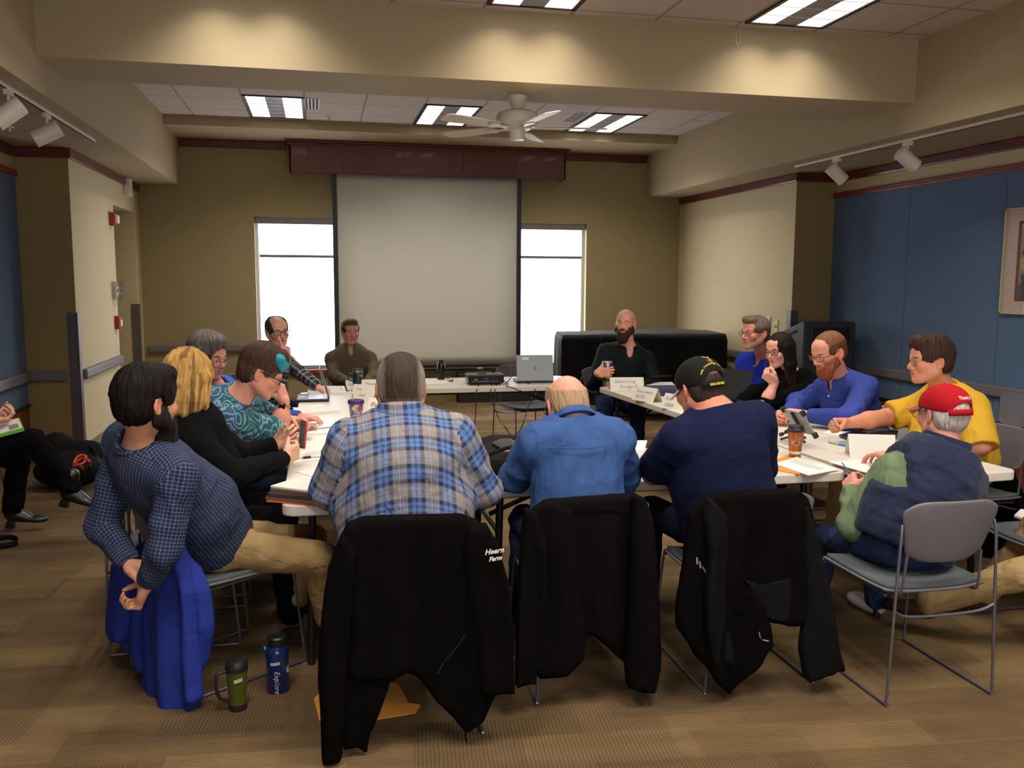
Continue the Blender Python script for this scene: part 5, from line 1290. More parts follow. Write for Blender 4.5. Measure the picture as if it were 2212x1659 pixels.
def long_blond(at, Rh, s):
    q = []
    for x0, y0, z1, r in ((0.070, -0.01, -0.135, 0.036), (0.062, -0.05, -0.150, 0.038), (0.030, -0.085, -0.150, 0.040), (-0.01, -0.095, -0.145, 0.040), (-0.045, -0.078, -0.140, 0.040), (-0.070, -0.03, -0.130, 0.036), (0.074, 0.032, -0.120, 0.028), (-0.074, 0.032, -0.115, 0.028)):
        q.append(Cap(at((x0, y0, 0.02)), at((x0*1.16, y0*1.08-0.004, z1+0.012)), r*s, r*0.72*s, k=0.022))
    return q
hair(b_, (196, 152, 84), t=0.020, nape=-0.20, extra=long_blond, top=0.012, tone2=(110, 76, 44), tmap=lambda L: 0.75*(vnoise(np.stack([np.arctan2(L[:, 0], -L[:, 1])*9, L[:, 2]*7, L[:, 0]*0], 1)) > 0.66)+0.35*(L[:, 2] < -0.09), lump=0.012, ls=14, side=-0.30, ears=False, face=((0, 0.145, -0.06), (0.060, 0.085, 0.115)))
collar(b_, jk, h=0.03, gap=40, fold=False)
PEOPLE['b'] = b_
# grey-haired person looking over spectacles
blue1 = cloth_mat('bright_blue_shirt', (62, 88, 178), 0.8, fold=0.4)
c_ = dict(label='grey-haired person in a blue shirt looking down over spectacles, behind the blond person', hip=(-0.74, 5.50, 0.565), neck=P(462, 838, 5.32), head=P(448, 770, 5.22), taz=105, haz=126, hpitch=12, s=1.03, sw=0.17,
          shirt=blue1, pants=jeans, skin=(212, 146, 124), brow=(70, 58, 52), seed=4.0, stubble=((120, 92, 84), 0.25), bd=0.15,
          armR=dict(el=(-0.42, 5.17, 0.80), wr=(-0.16, 5.32, 0.785), hand='rest', seen=False), armL=dict(el=(-0.42, 5.80, 0.80), wr=(-0.12, 5.62, 0.785), hand='rest', seen=False))
person(c_); hair(c_, (96, 88, 84), t=0.017, top=0.012, front=0.012, tone2=(60, 54, 52), tmap=lambda L: L[:, 2] < 0.03, lump=0.009); glasses(c_, fr_wire, drop=0.014, h=0.014); collar(c_, blue1, gap=30)
PEOPLE['c'] = c_
# person with a teal streak in a paisley blouse
pais = paisley_mat('teal_paisley_blouse')
elR = Z(600, 932, 0.815); 
d_ = dict(label='person with short hair streaked teal in a teal paisley blouse, finger to the lips', hip=(-0.66, 4.86, 0.565), neck=P(512, 862, 4.72), head=P(563, 806, 4.70), taz=86, haz=84, hpitch=26, s=1.02, nr=0.062, jaw=1.06,
          sw=0.165, cw=0.185, cd=0.155, bw=0.215, bd=0.20, hw=0.21, sag=(-0.05, 0, 0.0), shirt=pais, shirt_name='blouse', pants=darkjeans, skin=(222, 156, 132), seed=5.0, fold=0.010, loose=0.020, ua=0.062, fa=0.050, sleeve_loose=0.022,
          armR=dict(el=elR, wr=P(615, 868, elR[1]+0.05), dir=(-0.30, 0.15, 1.0), palm=(-0.9, 0.5, 0.0), hand='point', sleeve=0.56),
          armL=dict(el=(-0.25, 5.18, 0.815), wr=P(626, 906, 5.15), dir=(0.8, -0.35, -0.1), palm=(0.1, -0.6, -0.8), hand='pen', sleeve=0.56))
person(d_)
hair(d_, (72, 50, 38), t=0.013, top=0.030, front=0.030, back=0.004, nape=-0.080, face=((0, 0.135, -0.055), (0.080, 0.080, 0.118)), tone2=(112, 104, 98), tmap=lambda L: np.clip((0.028-L[:, 2])/0.02, 0, 1)*np.clip((L[:, 1]+0.05)/0.03, 0, 1)*(np.abs(L[:, 0]) > 0.03), lump=0.007, side=-0.01)
def quiff(at, Rh, s): return []
hc, Rh = A(d_['head']), d_['_Rh']
at_ = lambda *p: hc+1.02*(Rh.T@A(p))
V, Q = mesh_prims([Cap(at_(0.025, 0.020, 0.128), at_(0.056, 0.055, 0.100), 0.014, 0.026, k=0.02), Cap(at_(0.056, 0.055, 0.100), at_(0.060, 0.080, 0.066), 0.026, 0.016, k=0.02), Cap(at_(0.0, 0.045, 0.118), at_(0.035, 0.085, 0.084), 0.018, 0.024, k=0.02), Cap(at_(-0.03, 0.06, 0.112), at_(0.01, 0.092, 0.086), 0.016, 0.020, k=0.02)], 0.004)
L_ = (V-hc)@Rh.T; uvq = np.stack([L_[:, 0]*0.8+L_[:, 2], L_[:, 1]], 1)[Q]
mesh_from('teal_streak', V+vnormals(V, Q)*(0.004*(vnoise(L_*A([160, 60, 160]))-0.5))[:, None], Q, HAIR, d_['_root'], col=np.tile(A(lin((46, 150, 168))), (len(V), 1)), uv=uvq.reshape(-1, 2))['label'] = 'teal dyed forelock'
glasses(d_, fr_black, h=0.016, r=0.0018, tr=0.0026); collar(d_, pais, h=0.02, gap=40, fold=False)
# smart watch on the right wrist
w0 = A(d_['armR']['wr']); wd_ = nrm(w0-elR); wx = nrm(np.cross(wd_, A([0.3, -1, 0.2]))); wy = np.cross(wd_, wx)
MB().tube([w0-wd_*0.022+(wx*math.cos(t)+wy*math.sin(t))*0.034 for t in np.linspace(0, 2*math.pi, 24, endpoint=False)], 0.0055, 8, close=True).build('watch_band', mat('rose_watch_band', (176, 118, 96), 0.4), d_['_root'], smooth='auto')
Mw = frame(w0-wd_*0.022-A([CF[0], CF[1], 0])*0.036, nrm(np.cross(A([0, 0, 1]), -CF)), wd_, -nrm(CF))
MB().prism(rrect(0.034, 0.038, 0.008), -0.005, 0.004, Mw).build('watch_face', mat('black_watch_glass', (10, 10, 12), 0.1), d_['_root'], bev=0.002)
PEOPLE['d'] = d_
# balding person in black plaid, hand on cheek
bpl = plaid_mat('black_white_plaid_flannel', (40, 40, 46), [(0.0, 0.28, (196, 194, 196), 0.8), (0.5, 0.12, (110, 108, 114), 0.8)], [(0.0, 0.28, (196, 194, 196), 0.8), (0.5, 0.12, (110, 108, 114), 0.8)], (0.075, 0.075))
e_ = dict(label='balding person in black and white plaid, hand against the cheek, before the left window', hip=(-0.52, 7.85, 0.565), neck=P(585, 770, 7.72), head=P(599, 716, 7.60), taz=142, haz=158, hpitch=4, hroll=4, s=1.05, sw=0.18, bd=0.16, bw=0.18,
          shirt=bpl, pants=jeans, skin=(228, 170, 146), brow=(86, 62, 52), seed=6.0, fold=0.008,
          armR=dict(el=P(604, 838, 7.42), wr=P(619, 776, 7.40), dir=(-0.10, 0.25, 1.0), palm=(-0.5, 0.8, 0), hand='point'),
          armL=dict(el=P(652, 808, 7.48), wr=P(690, 838, 7.18), dir=(0.5, -0.8, -0.15), palm=(0, 0, -1), hand='rest'), gaze=(14, 0))
person(e_); hair(e_, (66, 54, 50), t=0.012, bald=[((0, 0.055, 0.110), (0.066, 0.115, 0.085))], face=((0, 0.130, -0.03), (0.085, 0.088, 0.14))); glasses(e_, fr_brown, r=0.0022, h=0.016); collar(e_, cloth_mat('pale_blue_collar', (120, 140, 176)), gap=30)
PEOPLE['e'] = e_
# person in the olive quarter-zip
oliv = cloth_mat('olive_fleece_pullover', (108, 96, 78), 0.9, fold=0.35, rgb2=(96, 85, 68))
f_ = dict(label='person in an olive quarter-zip pullover in front of the projection screen', hip=(0.30, 8.78, 0.565), neck=P(757, 760, 8.80), head=P(757, 717, 8.74), taz=178, haz=170, hpitch=2, s=1.0, sw=0.178, cw=0.17, bw=0.165,
          vneck=(0.030, 0.085), shirt=oliv, shirt_name='pullover', pants=jeans, skin=(222, 162, 136), brow=(76, 54, 42), seed=7.0, fold=0.008, gaze=(8, 0), loose=0.016,
          armR=dict(el=P(722, 812, 8.60), wr=P(768, 832, 8.18), hand='rest', seen=False), armL=dict(el=P(806, 812, 8.60), wr=P(790, 826, 8.20), hand='rest'))
person(f_); hair(f_, (98, 80, 60), t=0.011, front=0.006, side=-0.02, tone2=(70, 56, 44), tmap=lambda L: L[:, 2] < 0.05)
PEOPLE['f'] = f_
on_ = f_['_on']; Rt = f_['_Rt']
collar(f_, oliv, h=0.045, gap=20, fold=False, ext=0.012, drop=0.02); collar(f_, cloth_mat('pale_blue_oxford', (176, 186, 206)), h=0.036, gap=32, r=0.062, drop=0.03, name='shirt_collar', flare=0.010)
# large person in blue plaid, seen from behind
flan = plaid_mat('blue_grey_plaid_flannel', (150, 142, 140), [(0, .13, (34, 42, 74), .92), (.13, .12, (88, 130, 192), .92), (.25, .06, (62, 62, 84), .85), (.31, .12, (88, 130, 192), .92), (.43, .13, (34, 42, 74), .92), (.76, .014, (226, 226, 230), .9), (.785, .012, (70, 70, 90), .9)],
                 [(0, .13, (34, 42, 74), .92), (.13, .12, (88, 130, 192), .92), (.25, .06, (62, 62, 84), .85), (.31, .12, (88, 130, 192), .92), (.43, .13, (34, 42, 74), .92), (.74, .03, (104, 104, 116), .7)], (0.118, 0.128), fold=0.6)
g_ = dict(label='large person in a blue and grey plaid shirt seen from behind', hip=(0.315, 3.36, 0.60), neck=P(868, 905, 3.36), head=P(866, 838, 3.42), taz=1, haz=4, hpitch=6, s=1.10, nr=0.068, jaw=1.08,
          sw=0.205, shdrop=0.085, cw=0.225, cd=0.165, bw=0.27, bd=0.21, hw=0.24, shirt=flan, pants=jeans, skin=(212, 146, 114), seed=8.0, fold=0.011, fscale=(4, 4, 11), loose=0.016, ua=0.070, fa=0.052, hem=-0.06,
          armL=dict(el=P(712, 1060, 3.44), wr=(0.10, 3.86, 0.80), hand='rest', seen=False), armR=dict(el=P(1044, 1060, 3.44), wr=(0.52, 3.88, 0.80), hand='rest', seen=False), eyes=False)
person(g_); hair(g_, (70, 56, 48), t=0.009, nape=-0.062, side=-0.01, tone2=(150, 138, 128), tmap=lambda L: np.clip((np.abs(L[:, 0])-0.052)/0.02, 0, 1)+0.8*np.clip((-0.03-L[:, 2])/0.03, 0, 1), lump=0.003, ls=40)
collar(g_, flan, h=0.052, gap=24, ext=0.004, lift=0.004, sy=1.0, flare=0.016)
PEOPLE['g'] = g_
# bald person in a denim shirt, head bowed
den = cloth_mat('washed_denim_shirt', (66, 96, 150), 0.9, rgb2=(54, 80, 128), fold=0.7, fscale=(11, 6), wash=9)
h_ = dict(label='person with a bald crown in a washed denim shirt seen from behind, head bowed', hip=(1.05, 3.44, 0.575), neck=P(1242, 918, 3.50), head=P(1224, 876, 3.63), taz=0, haz=-3, hpitch=30, s=1.04, nr=0.060,
          sw=0.175, shdrop=0.07, cw=0.175, cd=0.135, bw=0.18, bd=0.15, hw=0.185, shirt=den, pants=jeans, skin=(230, 164, 140), seed=9.0, fold=0.012, fscale=(8, 8, 5), loose=0.018, ua=0.058, sleeve_loose=0.020,
          armL=dict(el=P(1112, 1030, 3.68), wr=(0.98, 3.98, 0.80), hand='rest', seen=False), armR=dict(el=P(1352, 1030, 3.68), wr=(1.20, 3.98, 0.80), hand='rest', seen=False), eyes=False)
person(h_); hair(h_, (176, 146, 112), t=0.009, nape=-0.085, bald=[((0, -0.078, 0.104), (0.086, 0.10, 0.086)), ((0, 0.04, 0.11), (0.082, 0.10, 0.085))], face=((0, 0.130, -0.02), (0.088, 0.095, 0.15)), lump=0.004, side=-0.01, ls=30)
glasses(h_, fr_black); collar(h_, den, h=0.040, gap=26, ext=0.0, lift=0.002)
MB().box((-0.022, -0.003, -0.009), (0.022, 0.003, 0.009), M=frame(h_['_on'](1.0, 0.0, -0.079, 0.026), h_['_Rt'][0], nrm(h_['_Rt'][1]+h_['_Rt'][2]*0.5), nrm(h_['_Rt'][2]-h_['_Rt'][1]*0.5))).build('collar_tag', mat('white_tag', (230, 230, 226), 0.8), h_['_root'])
MB().tube([h_['_on'](0.83-0.012*math.cos(t*2), 0.155*t, -(0.135+0.018)*math.sqrt(max(0, 1-(t*0.155/0.205)**2))-0.018) for t in np.linspace(-1, 1, 24)], 0.0026, 6).build('yoke_seam', den, h_['_root'], smooth='auto')
PEOPLE['h'] = h_
# person in a navy tee and black cap
navy = cloth_mat('navy_jersey', (25, 30, 62), 0.92, rgb2=(20, 25, 52), fold=0.35, fscale=(5, 12), wash=3)
i_ = dict(label='person in a navy tee shirt and black cap seen from behind', hip=(1.72, 3.40, 0.585), neck=P(1545, 888, 3.42), head=P(1510, 838, 3.50), taz=-3, haz=-12, hpitch=18, hroll=-4, s=1.07, nr=0.066,
          sw=0.188, shdrop=0.085, cw=0.195, cd=0.15, bw=0.215, bd=0.19, hw=0.21, shirt=navy, shirt_name='tee_shirt', pants=darkjeans, skin=(212, 140, 116), seed=10.0, fold=0.008, fscale=(4, 4, 9), loose=0.012, ua=0.064, fa=0.050, sleeve=0.42, sleeve_loose=0.018, necktop=0.016,
          armL=dict(el=P(1412, 1022, 3.62), wr=(1.72, 3.92, 0.79), hand='rest', seen=False), armR=dict(el=P(1640, 1030, 3.62), wr=(1.92, 3.96, 0.79), hand='rest', seen=False),
          legL=dict(kn=(1.52, 3.84, 0.56), an=(1.50, 3.86, 0.1)), eyes=False)
person(i_); hair(i_, (62, 50, 44), t=0.006, nape=-0.075, hat=0.03, side=-0.01, tone2=(120, 112, 106), tmap=lambda L: np.clip((L[:, 1]-0.01)/0.03, 0, 1), lump=0.003)
PEOPLE['i'] = i_
# person in the red cap, green shirt and navy vest
sage = cloth_mat('sage_green_shirt', (116, 132, 100), 0.9, rgb2=(104, 120, 90), fold=0.7)
vest = cloth_mat('navy_quilted_vest', (40, 46, 72), 0.85, rgb2=(34, 39, 62), fold=0.5, fscale=(9, 9), sheen=0.1)
j_ = dict(label='person in a red cap, navy vest and green shirt at the right front', hip=(2.42, 3.20, 0.565), neck=P(2035, 985, 3.20), head=P(2036, 892, 3.24), taz=-6, haz=-4, hpitch=6, s=1.02, nr=0.060,
          sw=0.178, shdrop=0.075, cw=0.18, cd=0.14, bw=0.19, bd=0.16, hw=0.19, shirt=sage, pants=jeans, skin=(220, 152, 130), seed=11.0, fold=0.010, loose=0.008, ua=0.058, sleeve_loose=0.022, fa=0.044,
          shL=P(1925, 1025, 3.26),
          armL=dict(el=P(1848, 1132, 3.33), wr=P(1838, 1060, 3.52), dir=P(1832, 1012, 3.66)-P(1838, 1058, 3.52), palm=(0.8, 0.3, -0.2), hand='grip'),
          armR=dict(el=(2.86, 3.42, 0.80), wr=(2.74, 3.72, 0.80), hand='rest', seen=False), legL=dict(kn=P(1790, 1165, 3.66), an=(2.32, 3.74, 0.10)), legR=dict(kn=(2.56, 3.64, 0.55), an=(2.66, 3.70, 0.1)), eyes=False,
          shoes=mat('white_sneaker', (206, 198, 190), 0.6))
person(j_); hair(j_, (206, 192, 184), t=0.009, nape=-0.085, hat=0.052, side=-0.012, lump=0.006); glasses(j_, fr_wire, w=0.025, h=0.022, round_=0.95, y=0.118)
on_, Rt = j_['_on'], j_['_Rt']
o = 0.034
vp = [Ell(on_(0.08), A([0.19, 0.155, 0.15])+o, Rt, k=0.05), Ell(on_(0.36, 0, 0.02), A([0.19, 0.16, 0.19])+o, Rt, k=0.07), Ell(on_(0.70, 0, 0.005), A([0.18, 0.14, 0.20])+o, Rt, k=0.07),
      Cap(on_(0.97, -0.02, -0.015, -0.045), j_['_sh']['L']*0.86+on_(0.95)*0.14, 0.056+o, 0.062+o, k=0.05), Cap(on_(0.97, 0.02, -0.015, -0.045), j_['_sh']['R'], 0.056+o, 0.066+o, k=0.05), Cap(on_(0.93), on_(1.0, 0, 0, 0.02), 0.100, 0.088, k=0.05),
      Cut(on_(1.0, 0, 0, 0.055), j_['_up'], k=0.006), Cut(on_(-0.1), -j_['_up'], k=0.01), CutNear(on_(0.86, -0.185, 0.01), -Rt[0]+0.25*Rt[1]-0.2*Rt[2], 0.16), CutNear(on_(0.86, 0.215, 0.01), Rt[0], 0.16)]
collar(j_, vest, h=0.066, fold=False, gap=14, r=0.092, ext=0.000, drop=0.0, lift=0.012)
garment('vest', vp, [], (on_(0.5), Rt), 0.0085, vest, j_['_root'], fold=0.012, fscale=(7, 7, 13), seed=12)
MB().tube(spline([A(j_['armL']['wr'])+nrm(A(j_['armL']['wr'])-A(j_['armL']['el']))*-0.004+(nrm(np.cross(A(j_['armL']['wr'])-A(j_['armL']['el']), (1, 0, 0)))*math.cos(t)+nrm(np.cross(np.cross(A(j_['armL']['wr'])-A(j_['armL']['el']), (1, 0, 0)), A(j_['armL']['wr'])-A(j_['armL']['el'])))*math.sin(t))*0.034 for t in np.linspace(0, 2*math.pi, 13)], 2), 0.006, 8).build('watch', mat('steel_watch', (206, 206, 206), 0.25, 0.9), j_['_root'], smooth='auto')
PEOPLE['j'] = j_
# person in yellow
yel = cloth_mat('yellow_camp_shirt', (222, 176, 56), 0.85, rgb2=(212, 166, 50), fold=0.45)
k_ = dict(label='dark-haired person in a yellow short-sleeved shirt at the right table', hip=(3.64, 4.36, 0.575), neck=P(2040, 850, 4.40), head=P(2010, 779, 4.30), taz=-96, haz=-78, hpitch=4, s=1.06, nr=0.064, jaw=1.06,
          sw=0.185, shdrop=0.085, cw=0.19, cd=0.15, bw=0.21, bd=0.20, hw=0.20, shirt=yel, pants=khaki, skin=(214, 146, 116), brow=(66, 44, 34), lip=(160, 90, 76), seed=13.0, fold=0.007, loose=0.018, ua=0.062, fa=0.050, sleeve=0.40, sleeve_loose=0.026, iris=(90, 110, 130),
          armR=dict(el=P(1912, 902, 4.62), wr=P(1826, 915, 4.46), dir=(-0.95, -0.2, 0.05), palm=(-0.1, -0.75, -0.6), hand='fist'),
          armL=dict(el=(3.52, 4.08, 0.76), wr=(3.36, 4.28, 0.66), hand='rest', seen=False, sleeve=0.5), vneck=(0.024, 0.05))
person(k_); hair(k_, (62, 42, 34), t=0.015, top=0.010, front=0.016, side=-0.01, face=((0, 0.142, -0.030), (0.082, 0.088, 0.128)), lump=0.006); glasses(k_, fr_wire, r=0.0009, h=0.015); collar(k_, yel, h=0.046, gap=30, drop=0.03, ext=0.006)
on_front(k_, [(0.74, 0.0), (0.56, 0.0), (0.40, 0.0)], 'shirt_button', btn_d, 0.008)
PEOPLE['k'] = k_
# red-bearded person in a blue shirt
blue2 = cloth_mat('cobalt_blue_shirt', (58, 72, 152), 0.75, rgb2=(50, 63, 136), fold=0.7)
l_ = dict(label='red-bearded person in spectacles and a blue button shirt reading at the right table', hip=(3.52, 5.10, 0.565), neck=P(1815, 820, 5.12), head=P(1791, 761, 5.00), taz=-108, haz=-100, hpitch=20, s=1.06, sw=0.178, cw=0.175, cd=0.13, bw=0.175, bd=0.15,
          shirt=blue2, vneck=(0.026, 0.06), pants=khaki, skin=(222, 154, 128), brow=(130, 92, 66), seed=14.0, fold=0.010, loose=0.018, ua=0.054, sleeve_loose=0.020, stubble=((140, 74, 44), 0.8),
          armL=dict(el=P(1832, 905, 4.74), wr=P(1744, 896, 4.94), dir=(-0.9, 0.25, 0.1), palm=(-0.1, 0.4, -0.9), hand='rest'),
          armR=dict(el=P(1722, 870, 5.40), wr=P(1704, 897, 5.06), dir=(-0.95, -0.25, 0.0), palm=(0.1, -0.9, -0.4), hand='loose'))
person(l_); hair(l_, (128, 86, 58), t=0.007, front=0.0, nape=-0.070, side=-0.012, face=((0, 0.138, -0.035), (0.068, 0.088, 0.125)), lump=0.002, tone2=(96, 62, 42), tmap=lambda L: L[:, 2] < 0.06); beard(l_, (138, 74, 44), t=0.003, length=0.006)
glasses(l_, fr_brown, h=0.013, r=0.0016, rimless=False); collar(l_, blue2, h=0.044, gap=30, drop=0.035, ext=0.004); on_front(l_, [(0.90, 0.0), (0.68, 0.0), (0.5, 0.0)], 'shirt_button', btn, 0.0065)
PEOPLE['l'] = l_
# person with long dark hair, chin on hand
blk = cloth_mat('black_knit_sweater', (13, 12, 13), 0.95, fold=0.4, spec=0.08)
m_ = dict(label='person with long dark hair and glasses in a black sweater, chin on hand', hip=(3.50, 5.80, 0.565), neck=P(1716, 815, 5.78), head=P(1684, 757, 5.68), taz=-108, haz=-113, hpitch=8, hroll=3, s=0.98, sw=0.16, cw=0.155, cd=0.12, bw=0.15, bd=0.125, nr=0.050, jaw=0.93,
          shirt=blk, shirt_name='sweater', pants=blackpant, skin=(224, 164, 140), brow=(40, 28, 24), lip=(176, 92, 88), seed=15.0, fold=0.006, ua=0.050, fa=0.040,
          armL=dict(el=P(1650, 878, 5.48), wr=P(1674, 826, 5.50), dir=(-0.75, 0.05, 0.55), palm=(0.55, 0.5, 0.6), hand='fist', sleeve=0.5, hs=0.95),
          armR=dict(el=P(1628, 848, 5.98), wr=P(1592, 872, 5.84), hand='rest', seen=False), iris=(50, 36, 28))
person(m_)
def long_dark(at, Rh, s):
    q = []
    for x0, y0, z1, r in ((0.066, -0.02, -0.29, 0.030), (0.045, -0.07, -0.30, 0.034), (0.0, -0.090, -0.30, 0.036), (-0.045, -0.07, -0.28, 0.034), (-0.066, -0.02, -0.24, 0.030), (0.072, 0.022, -0.27, 0.022), (-0.072, 0.020, -0.20, 0.022)):
        q.append(Cap(at((x0, y0, 0.03)), at((x0*1.0, y0*0.95, -0.10)), r*s, r*s, k=0.02)); q.append(Cap(at((x0, y0*0.95, -0.10)), at((x0*0.95, y0+0.012, z1)), r*s, r*0.6*s, k=0.02))
    return q
hair(m_, (30, 22, 21), t=0.014, nape=-0.40, extra=long_dark, side=-0.40, ears=False, face=((0, 0.150, -0.05), (0.072, 0.108, 0.124)), lump=0.0025, ls=26, tone2=(52, 36, 30), tmap=lambda L: np.clip((-0.12-L[:, 2])/0.1, 0, 1)*0.8)
glasses(m_, fr_brown, h=0.017, r=0.0015)
PEOPLE['m'] = m_
# grey-bearded person in a royal blue polo
polo = cloth_mat('royal_blue_polo', (36, 56, 170), 0.8, rgb2=(32, 48, 150), fold=0.45)
n_ = dict(label='grey-bearded person in glasses and a royal blue polo, farthest seat of the right table', hip=(3.48, 6.55, 0.565), neck=P(1652, 775, 6.42), head=P(1631, 719, 6.28), taz=-115, haz=-106, hpitch=2, s=1.06, sw=0.18, shdrop=0.085, cw=0.175, bd=0.14,
          vneck=(0.024, 0.06), shirt=polo, shirt_name='polo_shirt', pants=khaki, skin=(214, 142, 116), brow=(110, 92, 82), seed=16.0, stubble=((158, 140, 130), 0.45), fold=0.006,
          armR=dict(el=P(1598, 842, 6.55), wr=P(1585, 862, 6.22), hand='rest', seen=False), armL=dict(el=P(1682, 846, 6.15), wr=P(1640, 872, 6.10), hand='rest', seen=False))
person(n_); hair(n_, (112, 94, 82), t=0.012, front=0.002, side=0.0, tone2=(84, 70, 64), tmap=lambda L: L[:, 2] < 0.04); glasses(n_, fr_wire, r=0.0011, h=0.014); collar(n_, polo, h=0.040, gap=30, ext=0.004)
on_front(n_, [(0.92, 0.0), (0.78, 0.0)], 'polo_button', btn, 0.006)
on_, Rt = n_['_on'], n_['_Rt']
text('embroidered_logo', 'DuPont', 0.052, mat('white_embroidery', (226, 228, 236), 0.8), n_['_root'], lambda u, v: on_(0.62, -0.075-v*0.6, 0.0, u*1.0)+Rt[1]*0.152, shear=0.2) if False else None
PEOPLE['n'] = n_
# bald bearded person in black holding a tumbler
bsh = cloth_mat('black_teal_shirt', (24, 29, 33), 0.7, rgb2=(18, 22, 26), fold=0.5)
o_ = dict(label='bald bearded person in a black shirt gripping a steel tumbler', hip=(2.66, 7.70, 0.565), neck=P(1357, 752, 7.55), head=P(1351, 699, 7.47), taz=190, haz=212, hpitch=0, hroll=-3, s=1.06, sw=0.195, shdrop=0.085, cw=0.185, cd=0.135, bw=0.18, bd=0.15, nr=0.062,
          shirt=bsh, pants=jeans, skin=(228, 162, 136), brow=(60, 40, 32), seed=17.0, stubble=((56, 36, 28), 0.9), fold=0.008, ua=0.058, loose=0.016,
          armR=dict(el=P(1282, 828, 7.42), wr=P(1290, 806, 7.19), dir=(0.75, -0.35, 0.1), palm=(0.35, 0.9, 0), hand='grip'), armL=dict(el=P(1412, 822, 7.45), wr=P(1380, 838, 7.15), hand='rest', seen=False),
          vneck=(0.034, 0.075), legR=dict(kn=(2.42, 7.26, 0.53), an=(2.45, 7.22, 0.1)), legL=dict(kn=(2.72, 7.24, 0.53), an=(2.70, 7.20, 0.1)), shoes=black_leather, gaze=(4, 0))
person(o_); beard(o_, (58, 37, 29), t=0.006, length=0.012); collar(o_, bsh, h=0.046, gap=36, drop=0.045, ext=0.008); on_front(o_, [(0.78, 0.0), (0.6, 0.0)], 'shirt_button', btn_b, 0.006)
Vv, Qq = mesh_prims([Ell(o_['_on'](0.99, 0, 0.062, -0.02), (0.030, 0.016, 0.034), o_['_Rt'], k=0.01)], 0.006); mesh_from('undershirt', Vv, Qq, whitecot, o_['_root'], uv=np.zeros((len(Qq)*4, 2)))
PEOPLE['o'] = o_
# person at the left edge, mostly out of view: crossed legs and heeled boots
p_ = dict(label='person at the left edge in black trousers with crossed legs and heeled boots', hip=(-2.22, 5.92, 0.565), neck=(-2.28, 5.94, 1.06), head=(-2.24, 5.95, 1.22), taz=82, haz=80, shirt=cloth_mat('plum_top', (92, 30, 62)), pants=blackpant, skin=(220, 162, 140), seed=18.0,
          armR=dict(el=(-2.20, 5.66, 0.80), wr=P(-22, 912, 5.78), dir=(0.9, 0.2, 0.1), palm=(0, 0.3, 1), hand='grip'), armL=dict(el=(-2.15, 6.2, 0.80), wr=P(-16, 905, 5.98), dir=(0.9, -0.2, 0.15), palm=(0, -0.4, 0.9), hand='grip'),
          legR=dict(kn=P(70, 950, 5.72), an=P(152, 1052, 5.80)), legL=dict(kn=P(40, 985, 6.08), an=P(28, 1098, 6.15)))
person(p_); hair(p_, (60, 44, 36)); PEOPLE['p'] = p_
def boot(an, f, up, root):
    f, up = nrm(f), nrm(up); up = nrm(up-f*(up@f)); r = np.cross(f, up); Rb = A([r, f, up])
    at2 = lambda y, z, x=0: A(an)+f*y+up*z+r*x
    ps = [Cap(at2(-0.01, 0.07), at2(0.0, -0.03), 0.050, 0.044, k=0.03), Ell(at2(0.03, -0.045), (0.040, 0.075, 0.042), Rb, k=0.03), Ell(at2(0.13, -0.068), (0.042, 0.085, 0.026), Rb, k=0.04), Cut(at2(0, -0.088), -up, k=0.004)]
    o1 = soft('boot', ps, 0.007, black_leather, root)
    MB().prism([(-0.028, -0.05), (0.030, -0.05), (0.022, 0.0), (-0.020, 0.0)], -0.022, 0.022, frame(at2(-0.012, -0.082), f, up, r) @ Matrix.Translation((0, 0.0, 0))).build('boot_heel', black_leather, o1, bev=0.004)
boot(P(152, 1052, 5.80), A([0.9, -0.1, -0.25]), A([0.15, 0, 1]), p_['_root']); boot(A(P(28, 1098, 6.15)), A([0.92, 0.05, -0.08]), A([0, 0, 1]), p_['_root'])
# person at the right edge: only an outstretched khaki leg is in view
q_ = dict(label='person at the right edge of whom only an outstretched khaki leg shows', hip=(3.62, 3.02, 0.565), neck=(3.72, 2.98, 1.06), head=(3.70, 3.0, 1.22), taz=-62, haz=-62, shirt=cloth_mat('grey_sweater', (100, 100, 104)), pants=khaki, skin=(220, 162, 140), seed=19.0,
          armL=dict(el=(3.55, 2.72, 0.78), wr=(3.34, 2.90, 0.66), seen=False), armR=dict(el=(3.75, 3.32, 0.78), wr=(3.46, 3.28, 0.66), seen=False),
          legL=dict(kn=P(2200, 1240, 3.20), an=P(2008, 1300, 3.46)), legR=dict(kn=(3.32, 3.44, 0.50), an=(3.20, 3.62, 0.12)), shoes=mat('brown_shoe', (58, 34, 28), 0.5), toeL=-40)
person(q_); hair(q_, (70, 56, 46)); PEOPLE['q'] = q_
chair(3.76, 2.94, -62, 'grey stacking chair just beyond the right edge under the person with the outstretched leg')
chair(-2.24, 5.92, 82, 'grey stacking chair at the left edge under the person with crossed legs')
